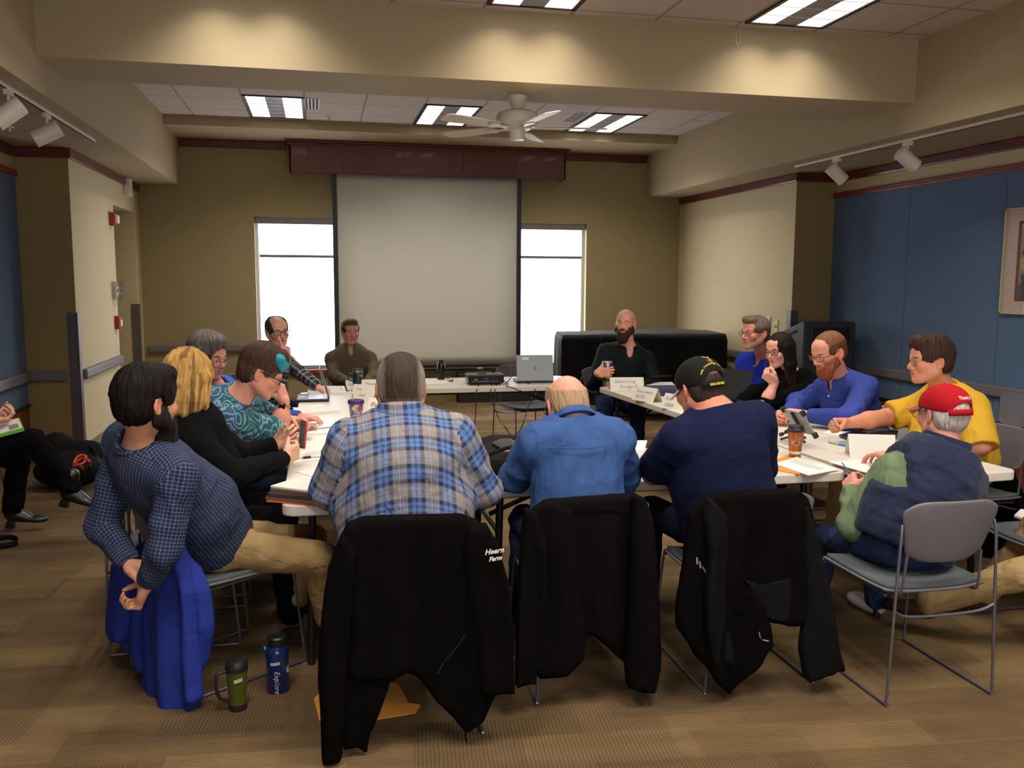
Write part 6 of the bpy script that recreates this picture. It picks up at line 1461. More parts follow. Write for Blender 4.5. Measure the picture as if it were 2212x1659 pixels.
# ------------------------------------------------------------------ jackets hung on the chairs
def plane_hit(px, py, o, az):
    f = A([math.sin(math.radians(az)), math.cos(math.radians(az)), 0]); d = ray(px, py); t = ((o-EYE)@f)/(d@f); return EYE+d*t
def jacket(label, o, az, m, pieces, seed=1.0, group=None):
    """pieces: (name, outline in the photograph, distance behind the chair-back plane, half thickness, fold depth, material)"""
    o = A([o[0], o[1], 0.0]); R = frame_axes(az); root = thing('jacket', label, 'jacket', (o[0], o[1], 0.0), 0, group)
    made = {}
    for i, (name, pts, back, half, fold, mm) in enumerate(pieces):
        oo = o-R[1]*back
        loc = [((plane_hit(px, py, oo, az)-oo)@R[0], (plane_hit(px, py, oo, az)-oo)@R[2]) for px, py in pts]
        zt = max(q[1] for q in loc)
        pr = [Poly(oo, R, loc, half, min(0.020, half*0.9), off=lambda u, v, zt=zt, s_=seed+i: 0.014*np.sin(u*21+s_)*np.clip((zt-v)/0.25, 0, 1)+0.010*np.sin(u*43+s_*2)*np.clip((zt-v)/0.3, 0, 1), k=0.02)]
        V, Q = mesh_prims(pr, 0.0095); N = vnormals(V, Q); L = (V-oo)@R.T
        n = 0.5-np.abs(vnoise(L*A([11, 6, 2.0])+seed+i*3)-0.5)*2; n2 = vnoise(L*A([26, 14, 5])+seed+i)-0.5
        w = np.clip((zt-L[:, 2])/0.12, 0.25, 1); V = V+N*(fold*(n*1.1+n2*0.7)*w)[:, None]
        uv = np.stack([L[:, 0], L[:, 2]], 1)[Q].reshape(-1, 2)
        made[name] = mesh_from(name, V, Q, mm or m, root, uv=uv)
    return root, R, o
soft1 = cloth_mat('black_softshell', (13, 11, 11), 0.9, spec=0.06, fold=0.3, var=0.15); soft2 = cloth_mat('charcoal_softshell', (21, 20, 21), 0.88, spec=0.08, fold=0.3, var=0.12)
blk2 = cloth_mat('black_windbreaker', (15, 13, 13), 0.88, spec=0.06, fold=0.3, var=0.15); royal = cloth_mat('royal_blue_rain_jacket', (40, 55, 138), 0.75, fold=0.4, var=0.12)
J1, R1, o1 = jacket('black softshell jacket with white script lettering hung on the chair of the person in plaid', (0.315, 2.955), 0, soft1, [
    ('jacket_body', [(736, 1165), (750, 1132), (788, 1117), (1000, 1112), (1033, 1124), (1058, 1170), (1078, 1260), (1086, 1400), (1072, 1495), (1040, 1546), (1006, 1573), (938, 1509), (905, 1462), (879, 1443), (845, 1460), (780, 1463), (742, 1452), (722, 1400), (718, 1250)], 0.0, 0.040, 0.014, None),
    ('front_panel', [(738, 1400), (800, 1400), (846, 1462), (839, 1489), (799, 1585), (793, 1629), (770, 1612), (745, 1619), (734, 1600)], 0.012, 0.016, 0.008, None),
    ('sleeve', [(738, 1150), (768, 1190), (757, 1350), (746, 1480), (738, 1600), (735, 1638), (696, 1647), (690, 1560), (684, 1480), (688, 1390), (699, 1310), (712, 1225)], 0.045, 0.032, 0.010, None),
    ('sleeve', [(1012, 1140), (1050, 1130), (1076, 1180), (1096, 1260), (1105, 1350), (1107, 1492), (1040, 1496), (1028, 1400), (1012, 1280), (1004, 1190)], 0.045, 0.034, 0.010, None)], 1.0)
wl = mat('white_embroidery', (220, 218, 210), 0.8)
def on_plane(o, R, back, px, py, rot=0.0):
    az = 0; oo = A([o[0], o[1], 0])-R[1]*back; h = plane_hit(px, py, oo, math.degrees(math.atan2(R[1][0], R[1][1]))); c, s = math.cos(rot), math.sin(rot)
    return lambda u, v: h+R[0]*(u*c-v*s)+R[2]*(u*s+v*c)
text('embroidered_lettering', 'Heern', 0.026, wl, J1, on_plane(o1, R1, 0.092, 1047, 1199, 0.10), shear=0.35, bold=0.0008); text('embroidered_lettering', 'Farm', 0.022, wl, J1, on_plane(o1, R1, 0.092, 1056, 1213, 0.10), shear=0.35, bold=0.0008)
zp = mat('dark_zip', (40, 40, 44), 0.4, 0.6)
def seam(name, root, o, R, back, pts, r, m):
    az = math.degrees(math.atan2(R[1][0], R[1][1])); oo = A([o[0], o[1], 0])-R[1]*back
    return MB().tube(spline([plane_hit(px, py, oo, az) for px, py in pts], 4), r, 6).build(name, m, root, smooth='auto')
seam('zipper', J1, o1, R1, 0.052, [(1005, 1370), (985, 1400), (960, 1430), (945, 1455)], 0.003, zp); seam('drawcord', J1, o1, R1, 0.03, [(1005, 1568), (1007, 1580), (1005, 1590), (1008, 1603)], 0.003, soft1)
J2, R2, o2 = jacket('black jacket hung open on the chair of the person in denim', (1.04, 3.135), 0, blk2, [
    ('jacket_body', [(1150, 1100), (1178, 1081), (1372, 1066), (1394, 1080), (1402, 1150), (1408, 1300), (1402, 1430), (1352, 1436), (1312, 1391), (1277, 1365), (1262, 1371), (1200, 1400), (1150, 1300), (1138, 1150)], 0.0, 0.038, 0.012, None),
    ('front_panel', [(1150, 1096), (1180, 1082), (1236, 1100), (1254, 1250), (1263, 1370), (1257, 1423), (1229, 1455), (1169, 1470), (1150, 1440), (1145, 1250)], 0.030, 0.022, 0.009, None),
    ('sleeve', [(1134, 1096), (1160, 1106), (1180, 1180), (1178, 1300), (1166, 1400), (1161, 1484), (1111, 1483), (1113, 1398), (1118, 1300), (1123, 1200)], 0.048, 0.030, 0.009, None),
    ('sleeve', [(1366, 1068), (1391, 1074), (1404, 1111), (1413, 1199), (1423, 1318), (1425, 1440), (1413, 1494), (1356, 1482), (1352, 1438), (1360, 1300), (1362, 1150)], 0.048, 0.030, 0.009, None)], 5.0)
seam('yoke_seam', J2, o2, R2, 0.048, [(1195, 1118), (1240, 1104), (1300, 1100), (1345, 1106), (1362, 1116)], 0.0025, soft1)
J3, R3, o3 = jacket('black and charcoal jacket with a silver stripe hung behind the person in navy', (1.72, 3.075), 0, soft1, [
    ('jacket_body', [(1496, 1098), (1538, 1067), (1718, 1056), (1738, 1072), (1754, 1135), (1772, 1230), (1782, 1310), (1740, 1332), (1698, 1346), (1666, 1342), (1600, 1330), (1530, 1300), (1482, 1200)], 0.0, 0.038, 0.012, None),
    ('front_panel', [(1487, 1105), (1520, 1079), (1560, 1150), (1592, 1230), (1640, 1290), (1668, 1350), (1671, 1394), (1630, 1450), (1587, 1498), (1575, 1504), (1531, 1453), (1463, 1358), (1462, 1310), (1474, 1230), (1482, 1160)], 0.028, 0.022, 0.010, None),
    ('charcoal_hem_panel', [(1600, 1245), (1640, 1262), (1735, 1240), (1742, 1310), (1700, 1344), (1660, 1340), (1640, 1305)], 0.036, 0.006, 0.004, soft2),
    ('sleeve', [(1530, 1071), (1566, 1115), (1572, 1200), (1570, 1330), (1585, 1432), (1540, 1441), (1522, 1350), (1519, 1280), (1528, 1200), (1518, 1120)], 0.062, 0.030, 0.009, soft2),
    ('sleeve', [(1738, 1080), (1755, 1138), (1775, 1225), (1790, 1320), (1827, 1450), (1777, 1455), (1748, 1475), (1738, 1461), (1728, 1400), (1742, 1300), (1734, 1200)], 0.045, 0.028, 0.009, soft2)], 9.0)
sil = mat('reflective_silver', (170, 172, 180), 0.3, 0.5)
for q in ([(1504, 1203), (1507, 1204), (1508, 1219), (1504, 1218)], [(1510, 1212), (1513, 1213), (1515, 1228), (1511, 1226)], [(1516, 1222), (1519, 1224), (1532, 1246), (1529, 1250)]):
    oo = A([1.72, 3.075, 0])-A([0, 1, 0])*0.058; MB().add([plane_hit(px, py, oo, 0) for px, py in q], [(0, 1, 2, 3)]).build('silver_stripe', sil, J3, solid=0.002)
seam('zipper', J3, o3, R3, 0.052, [(1640, 1365), (1644, 1380), (1660, 1385)], 0.003, sil)
J4, R4, o4 = jacket('royal blue rain jacket hung on the chair of the bearded person', (-0.675, 3.65), 49, royal, [
    ('jacket_body', [(340, 1160), (366, 1139), (402, 1199), (420, 1231), (434, 1278), (440, 1358), (430, 1438), (416, 1477), (380, 1480), (318, 1440), (306, 1400), (292, 1411), (278, 1384), (262, 1300), (262, 1205), (300, 1180)], 0.0, 0.036, 0.012, None),
    ('sleeve', [(345, 1200), (392, 1190), (408, 1280), (412, 1400), (416, 1480), (421, 1510), (398, 1574), (354, 1585), (338, 1562), (306, 1526), (310, 1438), (325, 1340)], 0.045, 0.036, 0.013, None),
    ('sleeve', [(250, 1212), (282, 1216), (296, 1300), (276, 1382), (247, 1384), (239, 1358), (243, 1280)], 0.035, 0.030, 0.008, None)], 13.0)
J5, R5, o5 = jacket('black jacket hung on the chair of the person in yellow', (3.93, 4.33), -93, soft1, [
    ('jacket_body', [(2098, 905), (2128, 915), (2155, 958), (2192, 1040), (2225, 1100), (2240, 1300), (2150, 1280), (2118, 1150), (2104, 1000)], 0.0, 0.035, 0.012, None)], 17.0)

# ------------------------------------------------------------------ caps
def cap(sp, m, m_bill, name, rim=(0.030, 0.004), arch=0.052, panel=None, rad=(0.088, 0.109, 0.090), bill_len=0.072, m_front=None):
    hc, Rh, s = A(sp['head']), sp['_Rh'], sp.get('s', 1.0)
    root = bpy.data.objects.new(name, None); root.location = hc; link(root, sp['_root'])
    at = lambda p: hc+s*(Rh.T@A(p))
    c0 = A([0, -0.014, 0.034])
    def dome(u, v):
        a = 2*math.pi*u; bk = max(0, -math.cos(a)); f = 0.5+0.5*math.cos(a)          # a = 0 forward
        zr = rim[1]+(rim[0]-rim[1])*f
        if arch: zr += arch*max(0, 1-((abs(abs(a-math.pi))/0.62))**2)**0.6 if abs(a-math.pi) < 0.62 else 0
        th1 = math.acos(max(-1, min(1, (zr-c0[2])/rad[2]))); th = th1*v
        k = 1+0.008*math.cos(6*a)*math.sin(th)
        return at(c0+A([rad[0]*k*math.sin(th)*math.sin(a), rad[1]*k*math.sin(th)*math.cos(a), rad[2]*math.cos(th)]))
    mb = MB().grid(lambda u, v: dome(u, v), 64, 22, closeu=True); o = mb.build('crown', m, root, smooth=True, solid=0.003)
    MB().lathe([(0.0075, 0), (0.0065, 0.0035), (0.003, 0.005)], (0, 0, 0), 12, frame(at(c0+A([0, 0, rad[2]-0.001])), Rh[0], Rh[1], Rh[2])).build('top_button', m, root, smooth='auto')
    if arch:
        MB().grid(lambda u, v: at(A([(rad[0]+0.002)*math.sin(math.pi-0.72+1.44*u), -0.014+(rad[1]+0.002)*math.cos(math.pi-0.72+1.44*u), rim[1]-0.010+0.026*v])), 16, 3).build('strap', m, root, smooth=True, solid=0.004)
    def bill(u, v):
        a = (u-0.5)*2*1.02; x = (rad[0]-0.004)*math.sin(a)*(1+0.05*v); y = -0.014+(rad[1]-0.006)*math.cos(a)+v*bill_len*math.cos(a*0.85)**0.8
        return at(A([x, y, rim[0]+0.001-0.022*v-0.020*(x/0.08)**2]))
    MB().grid(bill, 24, 8).build('bill', m_bill, root, smooth=True, solid=0.005)
    def on(a0, z0, off=0.0035):
        """lettering on the crown: a0 azimuth from the back (towards the wearer's left positive), z height"""
        def fn(u, v):
            z = z0+v; th = math.acos(max(-1, min(1, (z-c0[2])/rad[2]))); a = math.pi+a0-u/ (rad[0]*max(0.3, math.sin(th)))
            return at(c0+A([(rad[0]+off)*math.sin(th)*math.sin(a), (rad[1]+off)*math.sin(th)*math.cos(a), (rad[2]+off)*math.cos(th)]))
        return fn
    def strapfn(u, v):
        a = math.pi-u/0.098; return at(A([(rad[0]+0.0052)*math.sin(a), -0.014+(rad[1]+0.0052)*math.cos(a), rim[1]-0.006+v]))
    return root, at, on, strapfn, dome
capb = cloth_mat('black_cap_twill', (30, 30, 28), 0.85, fold=0.15); capw = cloth_mat('off_white_cap_cloth', (206, 196, 180), 0.85, fold=0.1)
c1, at1, on1, st1, dm1 = cap(i_, capb, capw, 'baseball_cap', rim=(0.018, -0.006))
yl = mat('yellow_embroidery', (206, 190, 60), 0.7); rd = mat('red_embroidery', (150, 24, 24), 0.7)
text('embroidered_phone_number', '308-628-8889', 0.0135, yl, c1, lambda u, v: st1(u, v), bold=0.0004, align='CENTER')
b = MB(); v_arc = []
def arc_word(s, size, root, fn, radius, a_span):
    n = len(s)
    for i_k, ch in enumerate(s):
        if ch == ' ': continue
        a = -a_span/2+a_span*(i_k+0.5)/n; cx, cy = radius*math.sin(a), radius*math.cos(a)
        text('embroidered_letter', ch, size, yl, root, lambda u, v, a=a, cx=cx, cy=cy: fn(cx+u*math.cos(a)+v*math.sin(a), cy-u*math.sin(a)+v*math.cos(a)), bold=0.0004, align='CENTER')
arc_word('www.ranchersfeed.com', 0.0105, c1, on1(0.0, 0.012), 0.060, 2.25)
def fig(u, v): return on1(0.0, 0.078, 0.005)(u, v)
MB().tube([fig(-0.002, 0.0), fig(0.002, 0.012), fig(0.0, 0.022)], 0.002, 6).tube([fig(-0.012, 0.030), fig(0.0, 0.022), fig(0.012, 0.027)], 0.002, 6).tube([fig(0.002, 0.0), fig(0.006, -0.012)], 0.002, 6).build('embroidered_figure', yl, c1)
MB().add([fig(-0.012, 0.004), fig(-0.004, 0.004), fig(-0.004, 0.014), fig(-0.012, 0.012), fig(0.004, 0.004), fig(0.013, 0.003), fig(0.010, 0.014), fig(0.004, 0.014)], [(0, 1, 2, 3), (4, 5, 6, 7)]).build('embroidered_flame', rd, c1)
# off-white side panel and the red mark by the bill
hc, Rh, s = A(i_['head']), i_['_Rh'], i_['s']
def side(u, v, off=1.012):
    p = (A(dm1(u, v))-hc); c0 = s*(Rh.T@A([0, -0.014, 0.034])); return hc+c0+(p-c0)*off
MB().grid(lambda u, v: side(0.905+0.19*u*(1-0.0*v), 0.12+0.86*v), 12, 16).build('front_panel', capw, c1, smooth=True, solid=0.002)
MB().grid(lambda u, v: side(0.845+0.045*u, 0.72+0.20*v, 1.015), 6, 6).build('red_mark', rd, c1, smooth=True, solid=0.0015)
capr = cloth_mat('red_cap_twill', (176, 24, 34), 0.8, rgb2=(160, 20, 30), fold=0.25)
c2, at2_, on2, st2, dm2 = cap(j_, capr, cloth_mat('red_white_bill_print', (186, 112, 108), 0.8, rgb2=(150, 40, 46), wash=60), 'baseball_cap', rim=(0.036, 0.004), arch=0.042, rad=(0.090, 0.112, 0.088))
text('embroidered_lettering', 'Thank Je', 0.017, mat('pale_pink_embroidery', (232, 190, 180), 0.8), c2, on2(0.30, 0.060), bold=0.0006)
text('embroidered_lettering', 'sus', 0.017, mat('pale_pink_embroidery', (232, 190, 180), 0.8), c2, on2(-0.62, 0.060), bold=0.0006)
MB().box((-0.002, -0.002, -0.008), (0.002, 0.002, 0.008), M=frame(A(j_['head'])+1.02*(j_['_Rh'].T@A([-0.088, -0.030, 0.002])), j_['_Rh'][0], j_['_Rh'][1], j_['_Rh'][2])).build('hearing_aid', mat('beige_hearing_aid', (168, 150, 136), 0.4), j_['_root'], bev=0.0015)
# ------------------------------------------------------------------ things on the tables
paper = mat('white_paper', (228, 224, 216), 0.9); paper2 = mat('cream_card', (222, 214, 196), 0.9); ink = mat('printed_grey_text', (150, 148, 150), 0.9)
manila = mat('orange_manila_envelope', (212, 142, 48), 0.8, var=0.06, vscale=12); kraft = mat('brown_folder', (104, 78, 60), 0.8, var=0.1, vscale=9); orange = mat('orange_folder', (200, 84, 44), 0.7)
def R2d(az): a = math.radians(az); return A([math.cos(a), -math.sin(a), 0]), A([math.sin(a), math.cos(a), 0])
def quad_stack(name, label, cat, corners, h, m, lines=None, group=None, z=TT, wob=0.0, curl=0.0):
    """flat stack whose four table corners (anticlockwise from near left) are given"""
    c = [A(q) for q in corners]; o = sum(c)/4; t = thing(name, label, cat, (o[0], o[1], z), 0, group)
    def fn(u, v, dz): 
        p = (c[0]*(1-u)+c[1]*u)*(1-v)+(c[3]*(1-u)+c[2]*u)*v; return (p[0], p[1], z+dz+curl*(abs(u-0.5)*2)**3*(v))
    b = MB().grid(lambda u, v: fn(u, v, h), 8, 8); n0 = len(b.v); b.grid(lambda u, v: fn(u, v, 0.0005), 8, 8)
    e = [(i, i+1) for i in range(7)]+[(7+8*i, 15+8*i) for i in range(7)]+[(63-i, 62-i) for i in range(7)]+[(56-8*i, 48-8*i) for i in range(7)]
    b.f = [q for q in b.f[:49]]+[q[::-1] for q in b.f[49:]]+[(j, i, i+64, j+64) for i, j in e]
    b.build('sheets', m, t)
    if lines:
        L = MB()
        for (u0, u1, v) in lines:
            L.add([fn(u0, v-0.008, h+0.0008), fn(u1, v-0.008, h+0.0008), fn(u1, v+0.008, h+0.0008), fn(u0, v+0.008, h+0.0008)], [(0, 1, 2, 3)])
        L.build('printed_lines', ink, t)
    return t
def TC(*pts): return [T(*p) for p in pts]
def rect_at(cx, cy, w, l, az, z=TT):
    r, f = R2d(az); c = A([cx, cy, z]); return [c-r*w/2-f*l/2, c+r*w/2-f*l/2, c+r*w/2+f*l/2, c-r*w/2+f*l/2]
def tent(label, pos, length, az, h=0.105, base=0.10, lines=(), m=None, col=None, size=0.04):
    """folded name card; az is the way its written face looks"""
    r, f = R2d(az); r = -r; o = A([pos[0], pos[1], TT]); t = thing('name_card', label, 'name card', o, 0, 'folded name cards')
    l2 = length/2; up = A([0, 0, 1.0])
    a0, a1 = o-r*l2+f*base/2, o+r*l2+f*base/2; t0, t1 = o-r*l2+up*h, o+r*l2+up*h; b0, b1 = o-r*l2-f*base/2, o+r*l2-f*base/2
    MB().add([a0, a1, t1, t0], [(0, 1, 2, 3)]).add([b1, b0, t0, t1], [(0, 1, 2, 3)]).build('folded_card', m or paper2, t, solid=0.0012)
    sl = nrm(t0-a0); n = nrm(np.cross(r, sl)); ln = np.linalg.norm(t0-a0)
    for s_, u0, v0, sz, cm in lines:
        text('handwriting', s_, sz, cm, t, lambda u, v: a0+r*(u0+u)+sl*(v0+v)+n*0.0018, shear=0.2, bold=-0.0002)
    return t
blue_ink = mat('blue_marker_ink', (92, 138, 184), 0.8); dk_ink = mat('dark_marker_ink', (74, 78, 110), 0.8); gr_ink = mat('grey_marker_ink', (120, 128, 148), 0.8)
tent('name card of the bald bearded person, standing beside the steel tumbler', T(1353, 842), 0.285, 188, lines=(('Adam King', 0.035, 0.066, 0.040, blue_ink), ('Dodge Sh', 0.075, 0.020, 0.042, gr_ink)))
quad_stack('paper_pad', 'small stack of white cards under the name card by the steel tumbler', 'paper', rect_at(*T(1358, 842)[:2], 0.26, 0.10, 6), 0.006, paper)
tent('name card turned side-on, second from the far end of the right table', T(1398, 866), 0.24, 250, lines=(('Sue Lowery', 0.02, 0.066, 0.038, blue_ink), ('BCSR', 0.03, 0.022, 0.042, gr_ink)))
tent('name card half hidden by the black cap on the right table', T(1462, 884), 0.24, 250, lines=(('Ram', 0.02, 0.066, 0.040, blue_ink), ('USDA', 0.03, 0.02, 0.036, dk_ink)))
tent('blank white name card at the near end of the right table', T(1880, 985), 0.235, 200, h=0.115, base=0.12, m=paper)
tent('name card with two written lines behind the head of the person in plaid', T(822, 848), 0.30, 186, lines=(('Dean Schranf', 0.03, 0.064, 0.040, dk_ink), ('Wdge Emp Serv', 0.055, 0.018, 0.036, dk_ink)))
tent('small name card leaning in front of the longer one at the left table', T(790, 860), 0.20, 215, lines=(('Sue', 0.03, 0.066, 0.034, blue_ink), ('cwd', 0.06, 0.02, 0.034, dk_ink)))
tent('name card beside the purple-lidded cup at the left table', T(830, 893), 0.22, 205, lines=(('Peter', 0.02, 0.050, 0.050, dk_ink),))
# laptops
lapd = mat('laptop_black', (24, 24, 26), 0.4); lapg = mat('laptop_grey_lid', (132, 138, 142), 0.35, 0.4); keysm = mat('laptop_silver_keys', (196, 192, 200), 0.4)
def laptop(label, pos, az, open_deg, w=0.33, d=0.235, lid=None, deck=None, screen=None, logo=False):
    r, f = R2d(az); o = A([pos[0], pos[1], TT]); t = thing('laptop', label, 'laptop', o, 0, 'laptops')   # az: the way the screen faces
    M = frame(o, -r, f, A([0, 0, 1]))
    MB().box((-w/2, -d/2, 0.004), (w/2, d/2, 0.022), M=M).build('laptop_base', lapd, t, bev=0.004)
    k = MB().box((-w/2+0.02, -d/2+0.045, 0.0215), (w/2-0.02, d/2-0.085, 0.0235), M=M).build('keyboard', deck or keysm, t)
    MB().box((-0.05, d/2-0.075, 0.0215), (0.05, d/2-0.015, 0.0228), M=M).build('trackpad', lapg, t)
    a = math.radians(open_deg); H = M @ Matrix.Translation((0, -d/2+0.004, 0.022)) @ Matrix.Rotation(-(math.pi/2-(math.pi-a))*1.0, 4, 'X') if False else M @ Matrix.Translation((0, -d/2+0.004, 0.022)) @ Matrix.Rotation(math.pi/2-a, 4, 'X') @ Matrix.Identity(4)
    MB().box((-w/2, -0.008, 0.0), (w/2, 0.0, d-0.005), M=H).build('laptop_lid', lid or lapd, t, bev=0.003)
    MB().box((-w/2+0.012, 0.0, 0.014), (w/2-0.012, 0.0012, d-0.018), M=H).build('laptop_screen', screen or mat('dark_screen', (16, 18, 24), 0.15), t)
    return t, M, H
laptop('open black laptop standing edge-on at the far left of the left table', (A(T(676, 868))+A([0, 0.14, 0]))[:2], -90, 106, screen=emat('lit_laptop_screen', (206, 226, 250), 1.0))
L2, M2, H2 = laptop('grey laptop beside the projector, lid back towards the viewer', (A(T(1159, 828))+A([0, 0.13, 0]))[:2], 4, 104, lid=lapg)
MB().box((0.055, -0.0095, 0.185), (0.115, -0.0078, 0.208), M=H2 @ Matrix.Rotation(0, 4, 'Z')).build('asset_sticker', paper, L2); MB().lathe([(0.018, 0), (0.017, 0.0008)], (0, 0, 0), 20, H2 @ Matrix.Translation((0, -0.0078, 0.11)) @ Matrix.Rotation(math.pi/2, 4, 'X')).build('lid_emblem', mat('emblem_grey', (100, 106, 112), 0.3, 0.6), L2)
MB().box((-0.09, -0.13, 0.006), (-0.06, -0.10, 0.022), M=M2).build('cable_plug', mat('blue_plug', (40, 56, 150), 0.5), L2)
laptop('open black laptop in front of the royal blue polo, lid back towards the viewer', (A(T(1590, 868))+A([0.06, 0.10, 0]))[:2], 62, 112)
# projector with its cables
pj = thing('projector', 'black projector on the far table with cables plugged into its back', 'projector', A(T(1052, 832))+A([0, 0.12, 0])); po = A(T(1052, 832))+A([0, 0.125, 0]); r, f = R2d(2)
M = frame(po, r, f, A([0, 0, 1])); MB().prism(rrect(0.315, 0.24, 0.02), 0.012, 0.088, M).build('projector_case', mat('glossy_black_case', (20, 20, 22), 0.25), pj, bev=0.008, seg=3)
for sx in (-0.12, 0.12): MB().lathe([(0.012, 0), (0.012, 0.014)], (0, 0, 0), 12, M @ Matrix.Translation((sx, -0.08, 0))).build('foot', blackm, pj)
MB().box((-0.02, -0.126, 0.048), (0.018, -0.119, 0.066), M=M).build('vga_plug', mat('blue_plug', (40, 56, 150), 0.5), pj); MB().box((-0.125, -0.1215, 0.03), (0.10, -0.1195, 0.036), M=M).build('port_row', mat('port_grey', (120, 120, 124), 0.4), pj)
for px in (-0.10, -0.085): MB().lathe([(0.005, 0), (0.005, 0.004)], (0, 0, 0), 10, M @ Matrix.Translation((px, -0.120, 0.05)) @ Matrix.Rotation(math.pi/2, 4, 'X')).build('audio_jack', mat('pale_jack', (190, 190, 190), 0.4), pj)
MB().tube([M @ Vector((-0.06, 0.02, 0.088)), M @ Vector((0.02, 0.02, 0.0885))], 0.012, 8).build('focus_wheel', blackm, pj)
cabm = mat('black_cable', (22, 21, 20), 0.5)
def cable(label, pts, r=0.0042): 
    o = MB().tube(spline(pts, 8), r, 8).build('cable', cabm, None, smooth='auto'); return tag(o, label, 'cable', 'cables at the projector table')
E0 = po; q = lambda x, y, z: E0+r*x+f*y+A([0, 0, z])
yf = 7.27
cable('black cable hanging straight down from the left of the projector to the floor', [q(-0.075, -0.12, 0.03), q(-0.075, -0.17, 0.008), P(1029, 850, yf), P(1027, 900, yf-0.05), P(1022, 940, yf-0.2), Z(1018, 952, 0.005), Z(1000, 968, 0.005)])
cable('black cable falling from the middle of the projector across the floor to the right', [q(0.03, -0.122, 0.055), q(0.04, -0.17, 0.012), P(1060, 848, yf), P(1062, 865, yf-0.02), P(1078, 905, yf-0.15), P(1095, 928, yf-0.4), Z(1108, 950, 0.005), Z(1120, 975, 0.005)])
cable('black cable looping from the projector over the table towards the grey laptop', [q(0.15, -0.10, 0.04), q(0.19, -0.14, 0.005), T(1092, 833), T(1105, 838)+A([0, 0, 0.003]), P(1130, 847, yf), P(1150, 856, yf+0.02), P(1165, 862, 7.4)])
cable('black cable curling up behind the projector and over its right corner', [q(0.06, 0.13, 0.05), q(0.12, 0.17, 0.12), q(0.22, 0.12, 0.13), q(0.25, 0.04, 0.07), q(0.20, -0.06, 0.02), q(0.15, -0.12, 0.006)])
cable('black cable dropping from the grey laptop past the chair to the floor', [M2 @ Vector((0.075, -0.125, 0.012)), M2 @ Vector((0.07, -0.16, 0.004)), P(1158, 848, yf), P(1140, 880, yf), P(1128, 920, yf-0.2), Z(1108, 950, 0.005)])
cable('short black cable draped in a curve beneath the projector', [q(0.075, -0.122, 0.05), q(0.08, -0.17, 0.008), P(1068, 848, yf), P(1066, 858, yf)])
# cups and bottles
def lathe_part(name, prof, c, m, parent, n=32, cap=True): return MB().lathe(prof, c, n, cap=cap).build(name, m, parent, smooth='auto')
ssteel = mat('stainless_steel', (170, 168, 166), 0.28, 0.95)
def vessel(name, label, c, cat='cup', group=None): return thing(name, label, cat, c, 0, group)
c = A(T(1311, 834)); t = vessel('steel_tumbler', 'tall stainless steel tumbler held at the far end of the right table', c)
lathe_part('tumbler_body', [(0.030, 0), (0.034, 0.004), (0.036, 0.10), (0.042, 0.112), (0.0475, 0.205), (0.046, 0.208)], c, ssteel, t)
lathe_part('lid', [(0.046, 0.207), (0.0465, 0.214), (0.041, 0.217), (0.02, 0.217)], c, mat('clear_grey_lid', (150, 152, 154), 0.15), t)
for z in (0.055, 0.165): lathe_part('handle_ring', [(0.035+0.06*z, z-0.008), (0.041+0.06*z, z-0.008), (0.041+0.06*z, z+0.008), (0.035+0.06*z, z+0.008)], c, blackm, t, cap=False)
hd = MB().tube(spline([c+A([-0.040, -0.01, 0.165]), c+A([-0.082, -0.02, 0.155]), c+A([-0.084, -0.02, 0.10]), c+A([-0.080, -0.02, 0.065]), c+A([-0.038, -0.01, 0.055])], 6), 0.0075, 10).build('handle', blackm, t, smooth='auto')
c = A(T(773, 829)); t = vessel('camp_mug', 'dark green camp mug with a steel rim in front of the olive pullover', c)
gm = mat('dark_green_enamel', (22, 52, 40), 0.35); lathe_part('mug_body', [(0.040, 0), (0.0435, 0.004), (0.0435, 0.105), (0.042, 0.108)], c, gm, t); lathe_part('mug_rim', [(0.0440, 0.102), (0.0445, 0.122), (0.040, 0.122), (0.039, 0.110)], c, ssteel, t); lathe_part('mug_lid', [(0.041, 0.118), (0.041, 0.130), (0.02, 0.132)], c, blackm, t)
MB().tube(spline([c+A([-0.04, 0, 0.09]), c+A([-0.075, 0, 0.085]), c+A([-0.078, 0, 0.04]), c+A([-0.04, 0, 0.025])], 6), 0.007, 8).build('handle', gm, t, smooth='auto'); MB().lathe([(0.012, 0), (0.011, 0.001)], (0, 0, 0), 16, Matrix.Translation(c+A([0.024, -0.0375, 0.075])) @ Matrix.Rotation(math.radians(32), 4, 'Z') @ Matrix.Rotation(math.pi/2, 4, 'X')).build('crest', mat('pale_green_crest', (120, 150, 130), 0.5), t)
c = A(T(953, 820)); t = vessel('water_bottle', 'slim black metal bottle standing on the far table', c, 'bottle'); lathe_part('bottle_body', [(0.034, 0), (0.036, 0.004), (0.036, 0.125), (0.030, 0.150), (0.020, 0.160)], c, mat('black_bottle', (16, 16, 17), 0.25), t); lathe_part('bottle_cap', [(0.021, 0.158), (0.021, 0.180), (0.016, 0.184)], c, blackm, t); lathe_part('cap_ring', [(0.013, 0.184), (0.013, 0.190)], c, mat('brass_ring', (190, 176, 110), 0.3, 0.8), t)
c = A(T(770, 930)); t = vessel('straw_cup', 'clear dotted tumbler with a purple lid and lime straw', c); clr = glass_mat('clear_acrylic', (236, 238, 240), 0.80, 0.05)
lathe_part('cup_wall', [(0.030, 0.002), (0.033, 0.004), (0.0455, 0.168)], c, clr, t, cap=False); lathe_part('cup_liner', [(0.027, 0.006), (0.041, 0.168)], c, glass_mat('frosted_liner', (214, 210, 206), 0.62, 0.3), t); lathe_part('lid', [(0.0475, 0.164), (0.0495, 0.168), (0.0495, 0.182), (0.046, 0.188), (0.04, 0.184), (0.02, 0.182)], c, mat('purple_lid', (66, 40, 104), 0.4), t)
